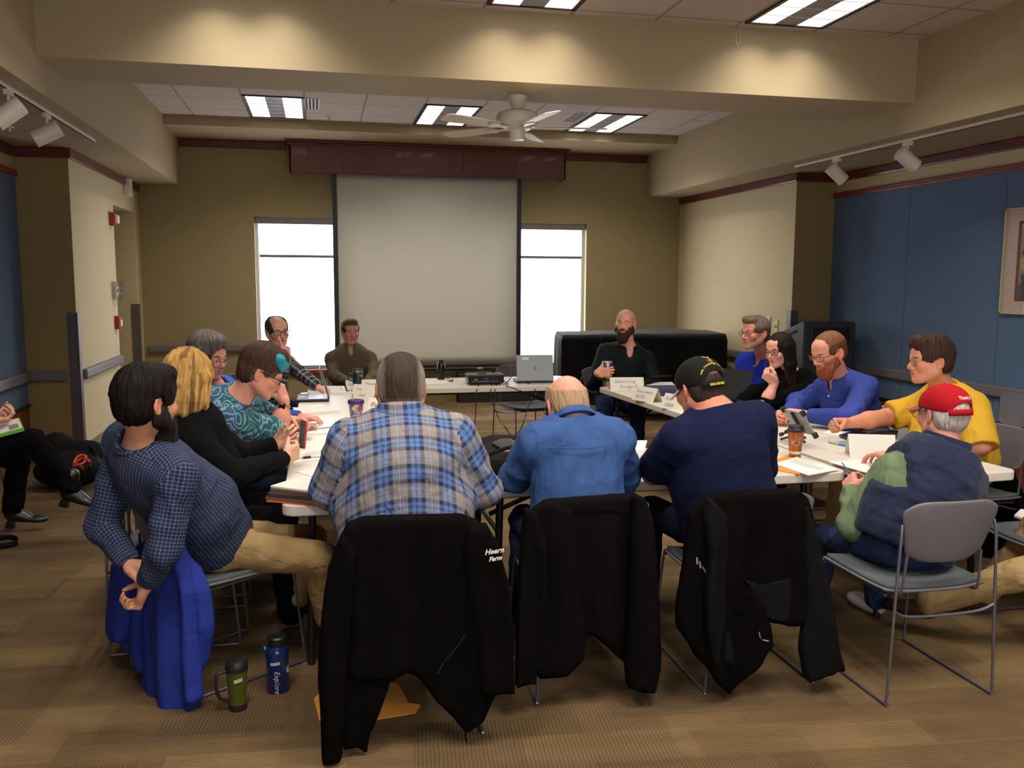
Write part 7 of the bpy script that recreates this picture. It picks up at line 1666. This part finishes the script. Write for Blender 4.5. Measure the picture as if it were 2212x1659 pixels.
MB().tube([c+A([-0.022, 0, 0.01]), c+A([-0.020, 0.0, 0.225])], 0.0042, 10).build('straw', mat('lime_straw', (150, 206, 84), 0.4), t, smooth='auto')
for (ang, z, rr_, cc) in ((-62, 0.135, 0.016, (206, 40, 140)), (-112, 0.140, 0.012, (214, 190, 172)), (-98, 0.152, 0.006, (224, 200, 60)), (-100, 0.108, 0.010, (104, 124, 190)), (-78, 0.104, 0.005, (200, 90, 140)), (-70, 0.070, 0.005, (90, 96, 100)), (-105, 0.060, 0.005, (90, 96, 100)), (-84, 0.042, 0.006, (190, 190, 110)), (-40, 0.118, 0.009, (150, 200, 120)), (-88, 0.085, 0.004, (90, 96, 100))):
    a = math.radians(ang); rad_ = 0.0305+0.0905*z; n = A([math.cos(a), math.sin(a), 0]); u = A([-math.sin(a), math.cos(a), 0]); p0 = c+n*(rad_+0.002)+A([0, 0, z])
    MB().add([p0+u*rr_*math.cos(k)+A([0, 0, 1])*rr_*math.sin(k)-n*(rr_*math.cos(k))**2*12 for k in np.linspace(0, 2*math.pi, 16, endpoint=False)], [tuple(range(16))]).build('coloured_dot', mat('dot_%d_%d_%d' % cc, cc, 0.5), t)
c = A(T(1717, 988)); t = vessel('travel_cup', 'copper travel cup with a black lid near the corner of the tables', c)
cop = mat('copper_foil', (190, 112, 62), 0.28, 0.7, stretch=(30, 30, 1), rgb2=(140, 74, 40), vscale=2)
lathe_part('cup_body', [(0.0285, 0), (0.030, 0.003), (0.040, 0.140)], c, cop, t); lathe_part('lid', [(0.0415, 0.137), (0.044, 0.140), (0.044, 0.148), (0.040, 0.152), (0.038, 0.166), (0.034, 0.169), (0.02, 0.166)], c, blackm, t); lathe_part('white_band', [(0.0315, 0.022), (0.0325, 0.036)], c, mat('pale_band', (206, 200, 176), 0.5), t, cap=False)
def onc(u, v, z0=0.082, a0=-2.05): rad_ = 0.0305+0.0715*(z0+v)-0.0008; a = a0+u/rad_; return c+A([rad_*math.cos(a)*1.02, rad_*math.sin(a)*1.02, z0+v])
MB().add([c+A([0, 0, 0])]+[onc(0.022*math.cos(k), 0.013*math.sin(k)) for k in np.linspace(0, 2*math.pi, 24, endpoint=False)], [tuple(range(1, 25))]).build('logo_oval', mat('pale_band', (206, 200, 176), 0.5), t)
MB().add([onc(0.020*math.cos(k), 0.020+0.010*math.sin(k)) for k in np.linspace(0, math.pi, 14)]+[onc(-0.022, 0.012), onc(0.022, 0.010)], [tuple(range(16))]).build('logo_swoosh', mat('grey_green_swoosh', (140, 150, 138), 0.5), t)
text('logo_script', 'caribou', 0.013, mat('brown_script', (110, 60, 34), 0.6), t, lambda u, v: onc(u-0.018, v-0.004)+nrm(A([*(onc(u-0.018, v)-c)[:2], 0]))*0.0012, shear=0.3) if False else text('logo_script', 'cinnabon', 0.012, mat('brown_script', (110, 60, 34), 0.6), t, lambda u, v: onc(u-0.020, v-0.004)+nrm(A([*(onc(u-0.018, v)-c)[:2], 0]))*0.0012, shear=0.3)
# papers, folders, phones
TX = [(0.08, 0.5, 0.92), (0.2, 0.6, 0.82), (0.12, 0.88, 0.70), (0.12, 0.84, 0.63), (0.12, 0.9, 0.56), (0.12, 0.7, 0.49)]
quad_stack('paper_stack', 'white stapled papers lying askew on an orange envelope at the front table', 'paper', TC((1672, 1005), (1745, 1030), (1812, 1018), (1722, 990)), 0.005, paper, lines=TX, z=TT+0.004)
quad_stack('envelope', 'orange envelope under the white papers right of the navy shirt', 'envelope', TC((1640, 1010), (1725, 1026), (1752, 1012), (1700, 984)), 0.004, manila)
quad_stack('paper_stack', 'white sheet of paper between the denim shirt and the navy shirt', 'paper', TC((1352, 975), (1392, 975), (1398, 952), (1360, 952)), 0.002, paper)
quad_stack('paper_stack', 'white papers lying under the hands of the blond person', 'paper', TC((622, 1003), (716, 990), (735, 962), (640, 978)), 0.003, paper, lines=[(0.25+0.0*i, 0.8, 0.25+0.1*i) for i in range(6)])
quad_stack('paper_stack', 'white pad curling at its far corner beyond the elbow of the teal blouse', 'paper', TC((640, 898), (735, 890), (712, 880), (632, 886)), 0.014, paper, curl=0.006)
quad_stack('paper_stack', 'white papers beside the phone in front of the teal blouse', 'paper', TC((636, 938), (722, 938), (726, 914), (640, 914)), 0.004, paper, lines=[(0.55, 0.75, 0.4), (0.55, 0.72, 0.55), (0.85, 0.92, 0.4)])
quad_stack('envelope', 'corner of an orange envelope sticking out beside the purple-lidded cup', 'envelope', TC((722, 925), (736, 922), (745, 909), (730, 910)), 0.006, manila)
quad_stack('binder', 'open white binder with steel rings behind the left laptop', 'binder', TC((664, 852), (748, 851), (744, 838), (668, 838)), 0.018, paper)
for k in (0.0, 0.05): 
    o = MB().tube([A(T(742, 848))+A([0.02*math.cos(t_)+k, 0.03, 0.018+0.018*math.sin(t_)]) for t_ in np.linspace(0, 2*math.pi, 16, endpoint=False)], 0.003, 6, close=True).build('binder_ring', steel, None, smooth='auto'); tag(o, 'steel ring of the open binder behind the left laptop', 'binder ring', 'steel binder rings')
quad_stack('paper_stack', 'white papers beside the black bottle on the far table', 'paper', TC((905, 832), (968, 829), (962, 818), (905, 820)), 0.004, paper)
kr = MB().tube(spline([A(T(966, 819))+A([0, 0, 0.008]), A(T(975, 821))+A([0, 0, 0.02]), A(T(978, 824))+A([0, 0, 0.008]), A(T(970, 824))+A([0, 0, 0.004])], 5), 0.006, 6).build('key_bunch', blackm, None, smooth='auto'); tag(kr, 'small bunch of keys at the foot of the black bottle', 'keys')
quad_stack('paper_stack', 'white papers behind the dark blue binder on the right table', 'paper', TC((1392, 838), (1462, 840), (1452, 826), (1392, 826)), 0.004, paper)
bt = thing('ring_binder', 'thick dark blue ring binder on the right table behind the name cards', 'binder', T(1436, 848)); c = rect_at(*(A(T(1438, 856))+A([0.04, 0.14, 0]))[:2], 0.27, 0.28, 6)
MB().add(c+[q+A([0, 0, 0.055]) for q in c], [(3, 2, 1, 0), (4, 5, 6, 7), (0, 1, 5, 4), (1, 2, 6, 5), (2, 3, 7, 6), (3, 0, 4, 7)]).build('binder_cover', mat('navy_vinyl', (32, 34, 78), 0.5), bt, bev=0.004)
o = MB().tube([A(T(1412, 831))+A([0, 0.1, 0.062]), A(T(1458, 829))+A([0, 0.1, 0.062])], 0.007, 8).build('pen', blackm, None, smooth='auto'); tag(o, 'black pen lying on the dark blue binder', 'pen')
quad_stack('notebook', 'purple notebook on white papers by the fist of the red-bearded person', 'notebook', TC((1655, 905), (1722, 905), (1724, 895), (1668, 893)), 0.010, mat('purple_notebook', (64, 44, 96), 0.5), z=TT+0.020)
quad_stack('paper_stack', 'white papers under the purple notebook', 'paper', TC((1648, 918), (1716, 918), (1722, 900), (1658, 898)), 0.019, paper)
quad_stack('paper_stack', 'white sheets in front of the elbow of the person in the black sweater', 'paper', TC((1598, 884), (1650, 896), (1672, 886), (1620, 878)), 0.003, paper)
quad_stack('notebook', 'black notebook under the elbow of the person in the black sweater', 'notebook', TC((1632, 896), (1690, 900), (1702, 888), (1652, 882)), 0.012, blackm)
quad_stack('paper_stack', 'papers under the phone and fist of the person in yellow', 'paper', TC((1778, 936), (1858, 955), (1892, 936), (1812, 922)), 0.006, paper)
quad_stack('folder', 'dark brown folder between the phone and the person in yellow', 'folder', TC((1852, 940), (1935, 956), (1940, 934), (1862, 922)), 0.012, mat('dark_brown_folder', (62, 54, 54), 0.5))
def phone(label, corners, z, m, screen=True, group='phones'):
    t = quad_stack('phone', label, 'phone', corners, 0.010, m, z=z, group=group)
    if screen:
        c = [A(q) for q in corners]; o = sum(c)/4; MB().add([o+(q-o)*0.86+A([0, 0, z-o[2]+0.0108]) for q in c], [(0, 1, 2, 3)]).build('phone_screen', mat('phone_glass', (34, 30, 30), 0.12), t)
    return t
phone('black phone lying on papers in front of the person in yellow', TC((1812, 945), (1828, 951), (1872, 941), (1852, 934)), TT+0.007, mat('black_phone_case', (22, 20, 20), 0.4))
phone('silver phone lying on the papers before the teal blouse', TC((668, 924), (672, 931), (720, 925), (716, 918)), TT+0.005, mat('silver_phone', (196, 196, 200), 0.3, 0.4), False)
# stack of folders overhanging the table edge
fst = [(572, 1062), (655, 1098), (742, 1080), (690, 1036)]
fc = [Z(*p, TT) for p in fst]; fo = sum(fc)/4
r_, f_2 = nrm(fc[1]-fc[0]), nrm(fc[3]-fc[0])
zz = TT
for k, (mm, h, sc_, lb) in enumerate(((orange, 0.006, 0.97, 'orange folder at the bottom of the stack on the left front corner'), (kraft, 0.012, 1.0, 'lowest brown folder of the stack on the left front corner'), (mat('dark_brown_wallet', (60, 44, 38), 0.7), 0.016, 1.02, 'dark brown wallet folder in the stack on the left front corner'), (kraft, 0.012, 0.98, 'uppermost brown folder of the stack on the left front corner'), (paper, 0.008, 1.0, 'white papers on top of the folders on the left front corner'))):
    a = math.radians((-3, 2, -1, 3, 5)[k]); ca, sa = math.cos(a), math.sin(a); cs = []
    base = rect_at(-0.055+0.008*k, 3.735+0.006*k, 0.235*sc_, 0.315*sc_, 32+(-3, 2, -1, 3, 6)[k])
    quad_stack('folder' if k < 4 else 'paper_stack', lb, 'folder' if k < 4 else 'paper', base, h, mm, z=zz); zz += h+0.0006
quad_stack('paper_stack', 'loose white sheet behind the folders on the left front corner', 'paper', rect_at(0.06, 3.93, 0.216, 0.28, 60), 0.003, paper, z=TT+0.056)
# pens and markers
def pen(label, a, b, parts, group=None, cat='pen', name='pen'):
    a, b = A(a), A(b); t = thing(name, label, cat, (a+b)/2, 0, group)
    for nm, u0, u1, r0, r1, m in parts: MB().tube([a+(b-a)*u0, a+(b-a)*u1], [r0, r1], 10).build(nm, m, t, smooth='auto')
    return t
wp = mat('white_pen_barrel', (214, 214, 216), 0.3)
pen('white and black pen lying across the papers at the left table edge', T(646, 993)+A([0, 0, 0.009]), T(706, 988)+A([0, 0, 0.009]), (('pen_tip', 0, 0.14, 0.001, 0.0045, wp), ('rubber_grip', 0.14, 0.42, 0.0055, 0.0058, blackm), ('pen_barrel', 0.42, 0.96, 0.0052, 0.0052, wp), ('pen_cap', 0.96, 1.0, 0.0045, 0.004, blackm)))
pen('grey marker with a blue cap beside the blank name card', T(1790, 957)+A([0, 0, 0.008]), T(1832, 966)+A([0, 0, 0.008]), (('marker_barrel', 0, 0.6, 0.0065, 0.008, mat('marker_grey', (186, 182, 172), 0.4)), ('marker_cap', 0.58, 1.0, 0.0088, 0.008, mat('marker_blue', (52, 142, 212), 0.35))), cat='marker', name='marker')
w_ = A(d_['armL']['wr']); pen('dark pen in the left hand of the person in the teal blouse', P(641, 921, 5.05), P(628, 893, 5.14), (('pen_tip', 0, 0.2, 0.001, 0.004, mat('pen_brown', (58, 38, 30), 0.4)), ('pen_barrel', 0.2, 1.0, 0.0045, 0.0045, mat('pen_brown', (58, 38, 30), 0.4))))
pen('slim blue pen standing up from the hand of the person in the red cap', P(1836, 1022, 3.68), P(1819, 1000, 3.74), (('pen_barrel', 0, 1, 0.004, 0.003, mat('steel_blue_pen', (84, 110, 140), 0.3)),))
quad_stack('paper_stack', 'white sheet under the hand of the person in the red cap', 'paper', rect_at(2.63, 3.80, 0.22, 0.28, -8), 0.003, paper)
pen('silver pen in the fist of the person in yellow', P(1806, 905, 4.42), P(1800, 922, 4.36), (('pen_barrel', 0, 1, 0.004, 0.004, steel),))
# red phone in the blond person's hands
hw_ = P(654, 938, 4.40); ph = thing('phone', 'phone in a red case held up by the blond person', 'phone', hw_, 0, 'phones'); up_ = nrm(A([0.10, 0.08, 1.0])); nn = nrm(A([-1.0, -0.45, 0.12])); nn = nrm(nn-up_*(nn@up_)); rr2 = np.cross(up_, nn)
M = frame(hw_, rr2, up_, nn); MB().prism(rrect(0.068, 0.140, 0.010), -0.006, 0.004, M).build('phone_case', mat('red_phone_case', (186, 52, 56), 0.4), ph, bev=0.002); MB().prism(rrect(0.060, 0.130, 0.006), 0.004, 0.0055, M).build('phone_screen', mat('grey_phone_screen', (84, 100, 106), 0.2), ph)
# tablet on a tripod-clamp stand
ts = thing('tablet_stand', 'grey tablet gripped in a black tripod clamp behind the copper cup', 'tablet', T(1738, 945)); a0 = P(1692, 884, 4.55); a1 = P(1735, 893, 4.32); a2 = P(1780, 945, 4.22); a3 = P(1728, 935, 4.46)
tabm = mat('grey_tablet', (150, 148, 140), 0.35, 0.3); ux = nrm(a1-a0); uy = nrm((a2-a1)-ux*((a2-a1)@ux)); uz = np.cross(ux, uy); M = frame(a0, ux, uy, uz); w1, h1 = float((a1-a0)@ux), float((a2-a1)@uy)
MB().prism([(x_+w1/2, y_+h1/2) for x_, y_ in rrect(w1, h1, 0.012)], -0.005, 0.005, M).build('tablet', tabm, ts, bev=0.002); MB().prism([(x_+w1/2, y_+h1/2) for x_, y_ in rrect(w1*0.9, h1*0.9, 0.004)], 0.005, 0.006, M).build('tablet_screen', mat('tablet_glass', (50, 50, 52), 0.1), ts)
for (x_, y_) in ((0.0, 0.0), (w1, 0.0), (w1, h1), (0.0, h1)): MB().box((x_-0.012, y_-0.016, -0.014), (x_+0.012, y_+0.016, 0.012), M=M).build('clamp_jaw', blackm, ts, bev=0.003)
MB().tube([M @ Vector((w1/2, 0.0, -0.012)), M @ Vector((w1/2, h1, -0.012))], 0.008, 8).build('clamp_bar', blackm, ts, smooth='auto')
fo_ = T(1722, 952); MB().tube([M @ Vector((w1/2, h1*0.55, -0.02)), fo_+A([0, 0, 0.03])], 0.009, 10).build('stand_post', blackm, ts, smooth='auto')
for dx, dy in ((-0.09, 0.03), (0.08, 0.05), (0.0, -0.08)): MB().tube([fo_+A([0, 0, 0.035]), fo_+A([dx, dy, 0.006])], 0.007, 8).build('tripod_leg', blackm, ts, smooth='auto')
for k, (px, py) in enumerate(((1688, 938), (1700, 932))): MB().lathe([(0.004, -0.012), (0.011, -0.010), (0.011, 0.010), (0.004, 0.012)], (0, 0, 0), 12, Matrix.Translation(P(px, py, 4.44)) @ Matrix.Rotation(1.2, 4, 'Y')).build('tilt_knob', blackm, ts, smooth='auto')
MB().tube([P(1688, 938, 4.44), P(1722, 925, 4.44)], 0.006, 8).build('tilt_handle', blackm, ts, smooth='auto')
# laptop bag on the front table with a phone on it
bagm = cloth_mat('black_bag_nylon', (24, 23, 24), 0.8, fold=0.3)
bag = thing('laptop_bag', 'black laptop bag lying on the front table between the plaid and denim shirts', 'bag', (0.92, 4.18, TT))
ps = [Rbox(A([0.92, 4.20, TT+0.05]), A([0.21, 0.20, 0.050]), 0.045, k=0.02), Rbox(A([0.92, 3.99, TT+0.045]), A([0.19, 0.06, 0.040]), 0.035, k=0.03), Ell(A([0.92, 4.34, TT+0.07]), A([0.20, 0.08, 0.05]), k=0.03)]
V, Q = mesh_prims(ps, 0.011); L_ = V; V = V+vnormals(V, Q)*(0.008*(vnoise(V*A([14, 14, 14]))-0.5))[:, None]; mesh_from('bag_body', V, Q, bagm, bag, uv=np.stack([V[:, 0], V[:, 1]], 1)[Q].reshape(-1, 2))
MB().tube(spline([(0.76, 3.96, TT+0.10), (0.86, 3.94, TT+0.135), (1.0, 3.94, TT+0.13), (1.08, 3.97, TT+0.095)], 6), 0.009, 8).build('bag_handle', bagm, bag, smooth='auto'); MB().tube(spline([(0.74, 4.06, TT+0.092), (0.92, 4.03, TT+0.102), (1.10, 4.06, TT+0.092)], 6), 0.0045, 6).build('red_piping', mat('red_piping', (120, 40, 34), 0.6), bag, smooth='auto')
z_ = TT+0.104
phone('dark phone lying on the black laptop bag', [Z(1062, 960, z_), Z(1085, 973, z_), Z(1116, 960, z_), Z(1094, 946, z_)], z_, mat('dark_grey_phone', (62, 62, 60), 0.3, 0.4))
pen('orange marker on the black laptop bag', Z(1090, 976, z_+0.004), Z(1106, 973, z_+0.004), (('marker_barrel', 0, 1, 0.006, 0.006, mat('marker_orange', (214, 100, 70), 0.5)),), cat='marker', name='marker')
quad_stack('paper_stack', 'white papers behind the black laptop bag on the front table', 'paper', rect_at(1.25, 4.05, 0.22, 0.28, 10), 0.003, paper)
# ------------------------------------------------------------------ things on the floor
c = A(Z(514, 1530, 0.0)); t = vessel('travel_mug', 'green translucent travel mug with a black handle on the floor', c, 'mug'); gt = mat('olive_green_plastic', (70, 76, 24), 0.2, coat=0.3)
lathe_part('mug_body', [(0.032, 0.022), (0.036, 0.10), (0.040, 0.155), (0.0405, 0.165)], c, gt, t); lathe_part('mug_base', [(0.031, 0), (0.034, 0.003), (0.0345, 0.024)], c, blackm, t); lathe_part('mug_lid', [(0.042, 0.158), (0.043, 0.170), (0.042, 0.186), (0.036, 0.196), (0.015, 0.198)], c, blackm, t)
MB().tube(spline([c+A([-0.036, -0.012, 0.158]), c+A([-0.070, -0.024, 0.152]), c+A([-0.073, -0.026, 0.10]), c+A([-0.062, -0.022, 0.058]), c+A([-0.033, -0.010, 0.042])], 6), 0.0065, 10).build('handle', blackm, t, smooth='auto')
MB().grid(lambda u, v: c+A([0.0418*math.cos(-1.75+0.75*u), 0.0418*math.sin(-1.75+0.75*u), 0.118+0.014*v+0.006*u]), 10, 3).build('label_strip', mat('pale_label', (176, 172, 140), 0.5), t, solid=0.0008)
c = A(Z(601, 1490, 0.0)); t = vessel('water_bottle', 'dark blue wide-mouth water bottle with white lettering on the floor', c, 'bottle'); bb_ = mat('deep_blue_plastic', (18, 36, 84), 0.2, coat=0.4)
lathe_part('bottle_body', [(0.042, 0), (0.0455, 0.006), (0.0455, 0.160), (0.043, 0.178), (0.034, 0.190), (0.032, 0.198)], c, bb_, t); lathe_part('bottle_cap', [(0.0345, 0.192), (0.0355, 0.196), (0.0355, 0.222), (0.030, 0.228), (0.012, 0.228)], c, blackm, t)
MB().tube(spline([c+A([-0.03, 0, 0.215]), c+A([-0.058, -0.01, 0.222]), c+A([-0.062, -0.012, 0.195]), c+A([-0.048, -0.008, 0.175])], 6), 0.0035, 8).build('loop_strap', blackm, t, smooth='auto'); MB().tube([c+A([-0.047, -0.010, 0.178]), c+A([-0.047, -0.010, 0.190])], 0.0036, 8).build('strap_clip', mat('cyan_clip', (40, 190, 206), 0.4), t)
wb = mat('white_bottle_print', (170, 176, 184), 0.6)
def onb(u, v, a0, z0): rad_ = 0.0463; a = a0+u/rad_; return c+A([rad_*math.cos(a), rad_*math.sin(a), z0+v])
text('bottle_lettering', 'Explore', 0.030, wb, t, lambda u, v: onb(v, -u, -1.78, 0.098), shear=0.25); MB().grid(lambda u, v: onb(0.038*(u-0.5), 0.012*v+0.004*u, -1.72, 0.120), 8, 3).build('logo_strip', wb, t, solid=0.0006); MB().add([onb(0.013*math.cos(k), 0.016*math.sin(k), -0.45, 0.095) for k in np.linspace(0, 2*math.pi, 20, endpoint=False)], [tuple(range(20))]).build('round_sticker', wb, t)
en = thing('envelope', 'torn orange envelope lying on the carpet under the lettered jacket', 'envelope', (0.32, 3.02, 0.0)); pts = [Z(678, 1512, 0), Z(690, 1560, 0), Z(800, 1558, 0), Z(897, 1542, 0), Z(908, 1527, 0), Z(886, 1527, 0), Z(872, 1500, 0), Z(858, 1478, 0), Z(700, 1490, 0)]
MB().add([q+A([0, 0, 0.006]) for q in pts]+[q+A([0, 0, 0.001]) for q in pts], [tuple(range(9)), tuple(range(17, 8, -1))]+[(i, 9+i, 9+(i+1) % 9, (i+1) % 9) for i in range(9)]).build('envelope_sheet', manila, en)
MB().add([pts[3]+A([0, 0, 0.006]), pts[4]+A([0, 0, 0.010]), pts[5]+A([0, 0, 0.016]), pts[5]+A([-0.06, 0.02, 0.008])], [(0, 1, 2, 3)]).build('torn_flap', manila, en, solid=0.001)
# left wall corner: black bags, orange cord, shoe, strap
def lump(name, label, cat, prims, m, part, fold=0.012, fs=(9, 9, 9), c=None):
    t = thing(name, label, cat, c if c is not None else prims[0].c if hasattr(prims[0], 'c') else (prims[0].a+prims[0].b)/2)
    t.location.z = 0; V, Q = mesh_prims(prims+[Cut((0, 0, 0.0), (0, 0, -1))], 0.013); V = V+vnormals(V, Q)*(fold*(vnoise(V*A(fs))-0.5))[:, None]; V[:, 2] = np.maximum(V[:, 2], 0.0); mesh_from(part, V, Q, m, t, uv=np.stack([V[:, 0], V[:, 2]], 1)[Q].reshape(-1, 2)); return t
B0 = Z(150, 1035, 0.0); 
bg = lump('duffel_bag', 'black duffel bag slumped on the carpet below the left corner guard', 'bag', [Cap(P(125, 985, 7.6), P(195, 985, 7.55), 0.15, 0.13, k=0.05), Ell(P(122, 966, 7.6), (0.13, 0.16, 0.12), k=0.05), Ell(P(150, 1015, 7.35), (0.26, 0.18, 0.14), k=0.05)], bagm, 'bag_body')
MB().tube(spline([P(190, 962, 7.5), P(202, 972, 7.42), P(205, 985, 7.38), P(198, 1000, 7.35)], 6), 0.012, 8).build('bag_strap', bagm, bg, smooth='auto')
oc = mat('orange_extension_cord', (222, 84, 36), 0.5)
o = MB().tube(spline([Z(192, 1030, 0.01), P(172, 1006, 6.95), P(160, 1000, 6.9), P(170, 985, 6.95), P(185, 985, 6.95), P(180, 1000, 6.9), P(158, 1005, 6.85), P(178, 990, 6.85), P(195, 1000, 6.85), Z(190, 1018, 0.01), Z(172, 1020, 0.012), Z(185, 1012, 0.015), Z(196, 1016, 0.01)], 8), 0.0085, 8).build('extension_cord', oc, None, smooth='auto'); tag(o, 'coiled orange extension cord beside the black duffel bag', 'cord')
sh_ = thing('shoe', 'dark brown shoe on the carpet beneath the black duffel bag', 'shoe', Z(160, 1038, 0)); s0 = A(Z(160, 1040, 0))
Rf = frame_axes(70); V, Q = mesh_prims([Ell(s0+A([-0.06, 0, 0.05]), (0.075, 0.045, 0.05), k=0.03), Ell(s0+A([0.05, 0.02, 0.035]), (0.10, 0.045, 0.035), k=0.04), Cut(s0, (0, 0, -1))], 0.009); mesh_from('shoe_upper', V, Q, mat('dark_brown_leather', (44, 26, 20), 0.45), sh_)
o = MB().grid(lambda u, v: (lambda c_, a_: c_+A([0.085*math.cos(a_), 0.06*math.sin(a_), 0.002+0.035*v+0.02*max(0, math.sin(a_))]))(A(Z(6, 1180, 0.0)), 2*math.pi*u), 40, 3, closeu=True).build('strap_loop', bagm, None, smooth=True, solid=0.003); tag(o, 'black strap loop lying on the carpet at the left edge', 'strap')
# booklet in the lap of the person at the left edge
bk = thing('booklet', 'bright green booklet with a pale page held at the left edge', 'booklet', P(20, 918, 5.75)); c4 = [P(-8, 942, 5.68), P(52, 926, 5.68), P(42, 902, 5.92), P(-14, 915, 5.92)]
dn = A([0, 0, -0.014]); MB().add(c4+[q+dn for q in c4], [(0, 1, 2, 3), (7, 6, 5, 4), (0, 4, 5, 1), (1, 5, 6, 2), (2, 6, 7, 3), (3, 7, 4, 0)]).build('booklet_cover', mat('lime_green_cover', (110, 196, 50), 0.5), bk)
cc_ = sum(A(q) for q in c4)/4; MB().add([cc_+(A(q)-cc_)*0.88+A([0, 0, 0.003]) for q in c4], [(0, 1, 2, 3)]).build('booklet_page', paper, bk); MB().add([cc_+(A(q)-cc_)*0.34+(A(c4[1])-cc_)*0.35+A([0, 0, 0.0045]) for q in c4], [(0, 1, 2, 3)]).build('printed_panel', mat('grey_print_panel', (128, 136, 124), 0.8), bk)
quad_stack('paper_stack', 'white papers on the seat of the chair at the right edge', 'paper', [Z(2190, 1118, 0.468), Z(2230, 1132, 0.468), Z(2250, 1115, 0.468), Z(2205, 1104, 0.468)], 0.012, paper, z=0.468)
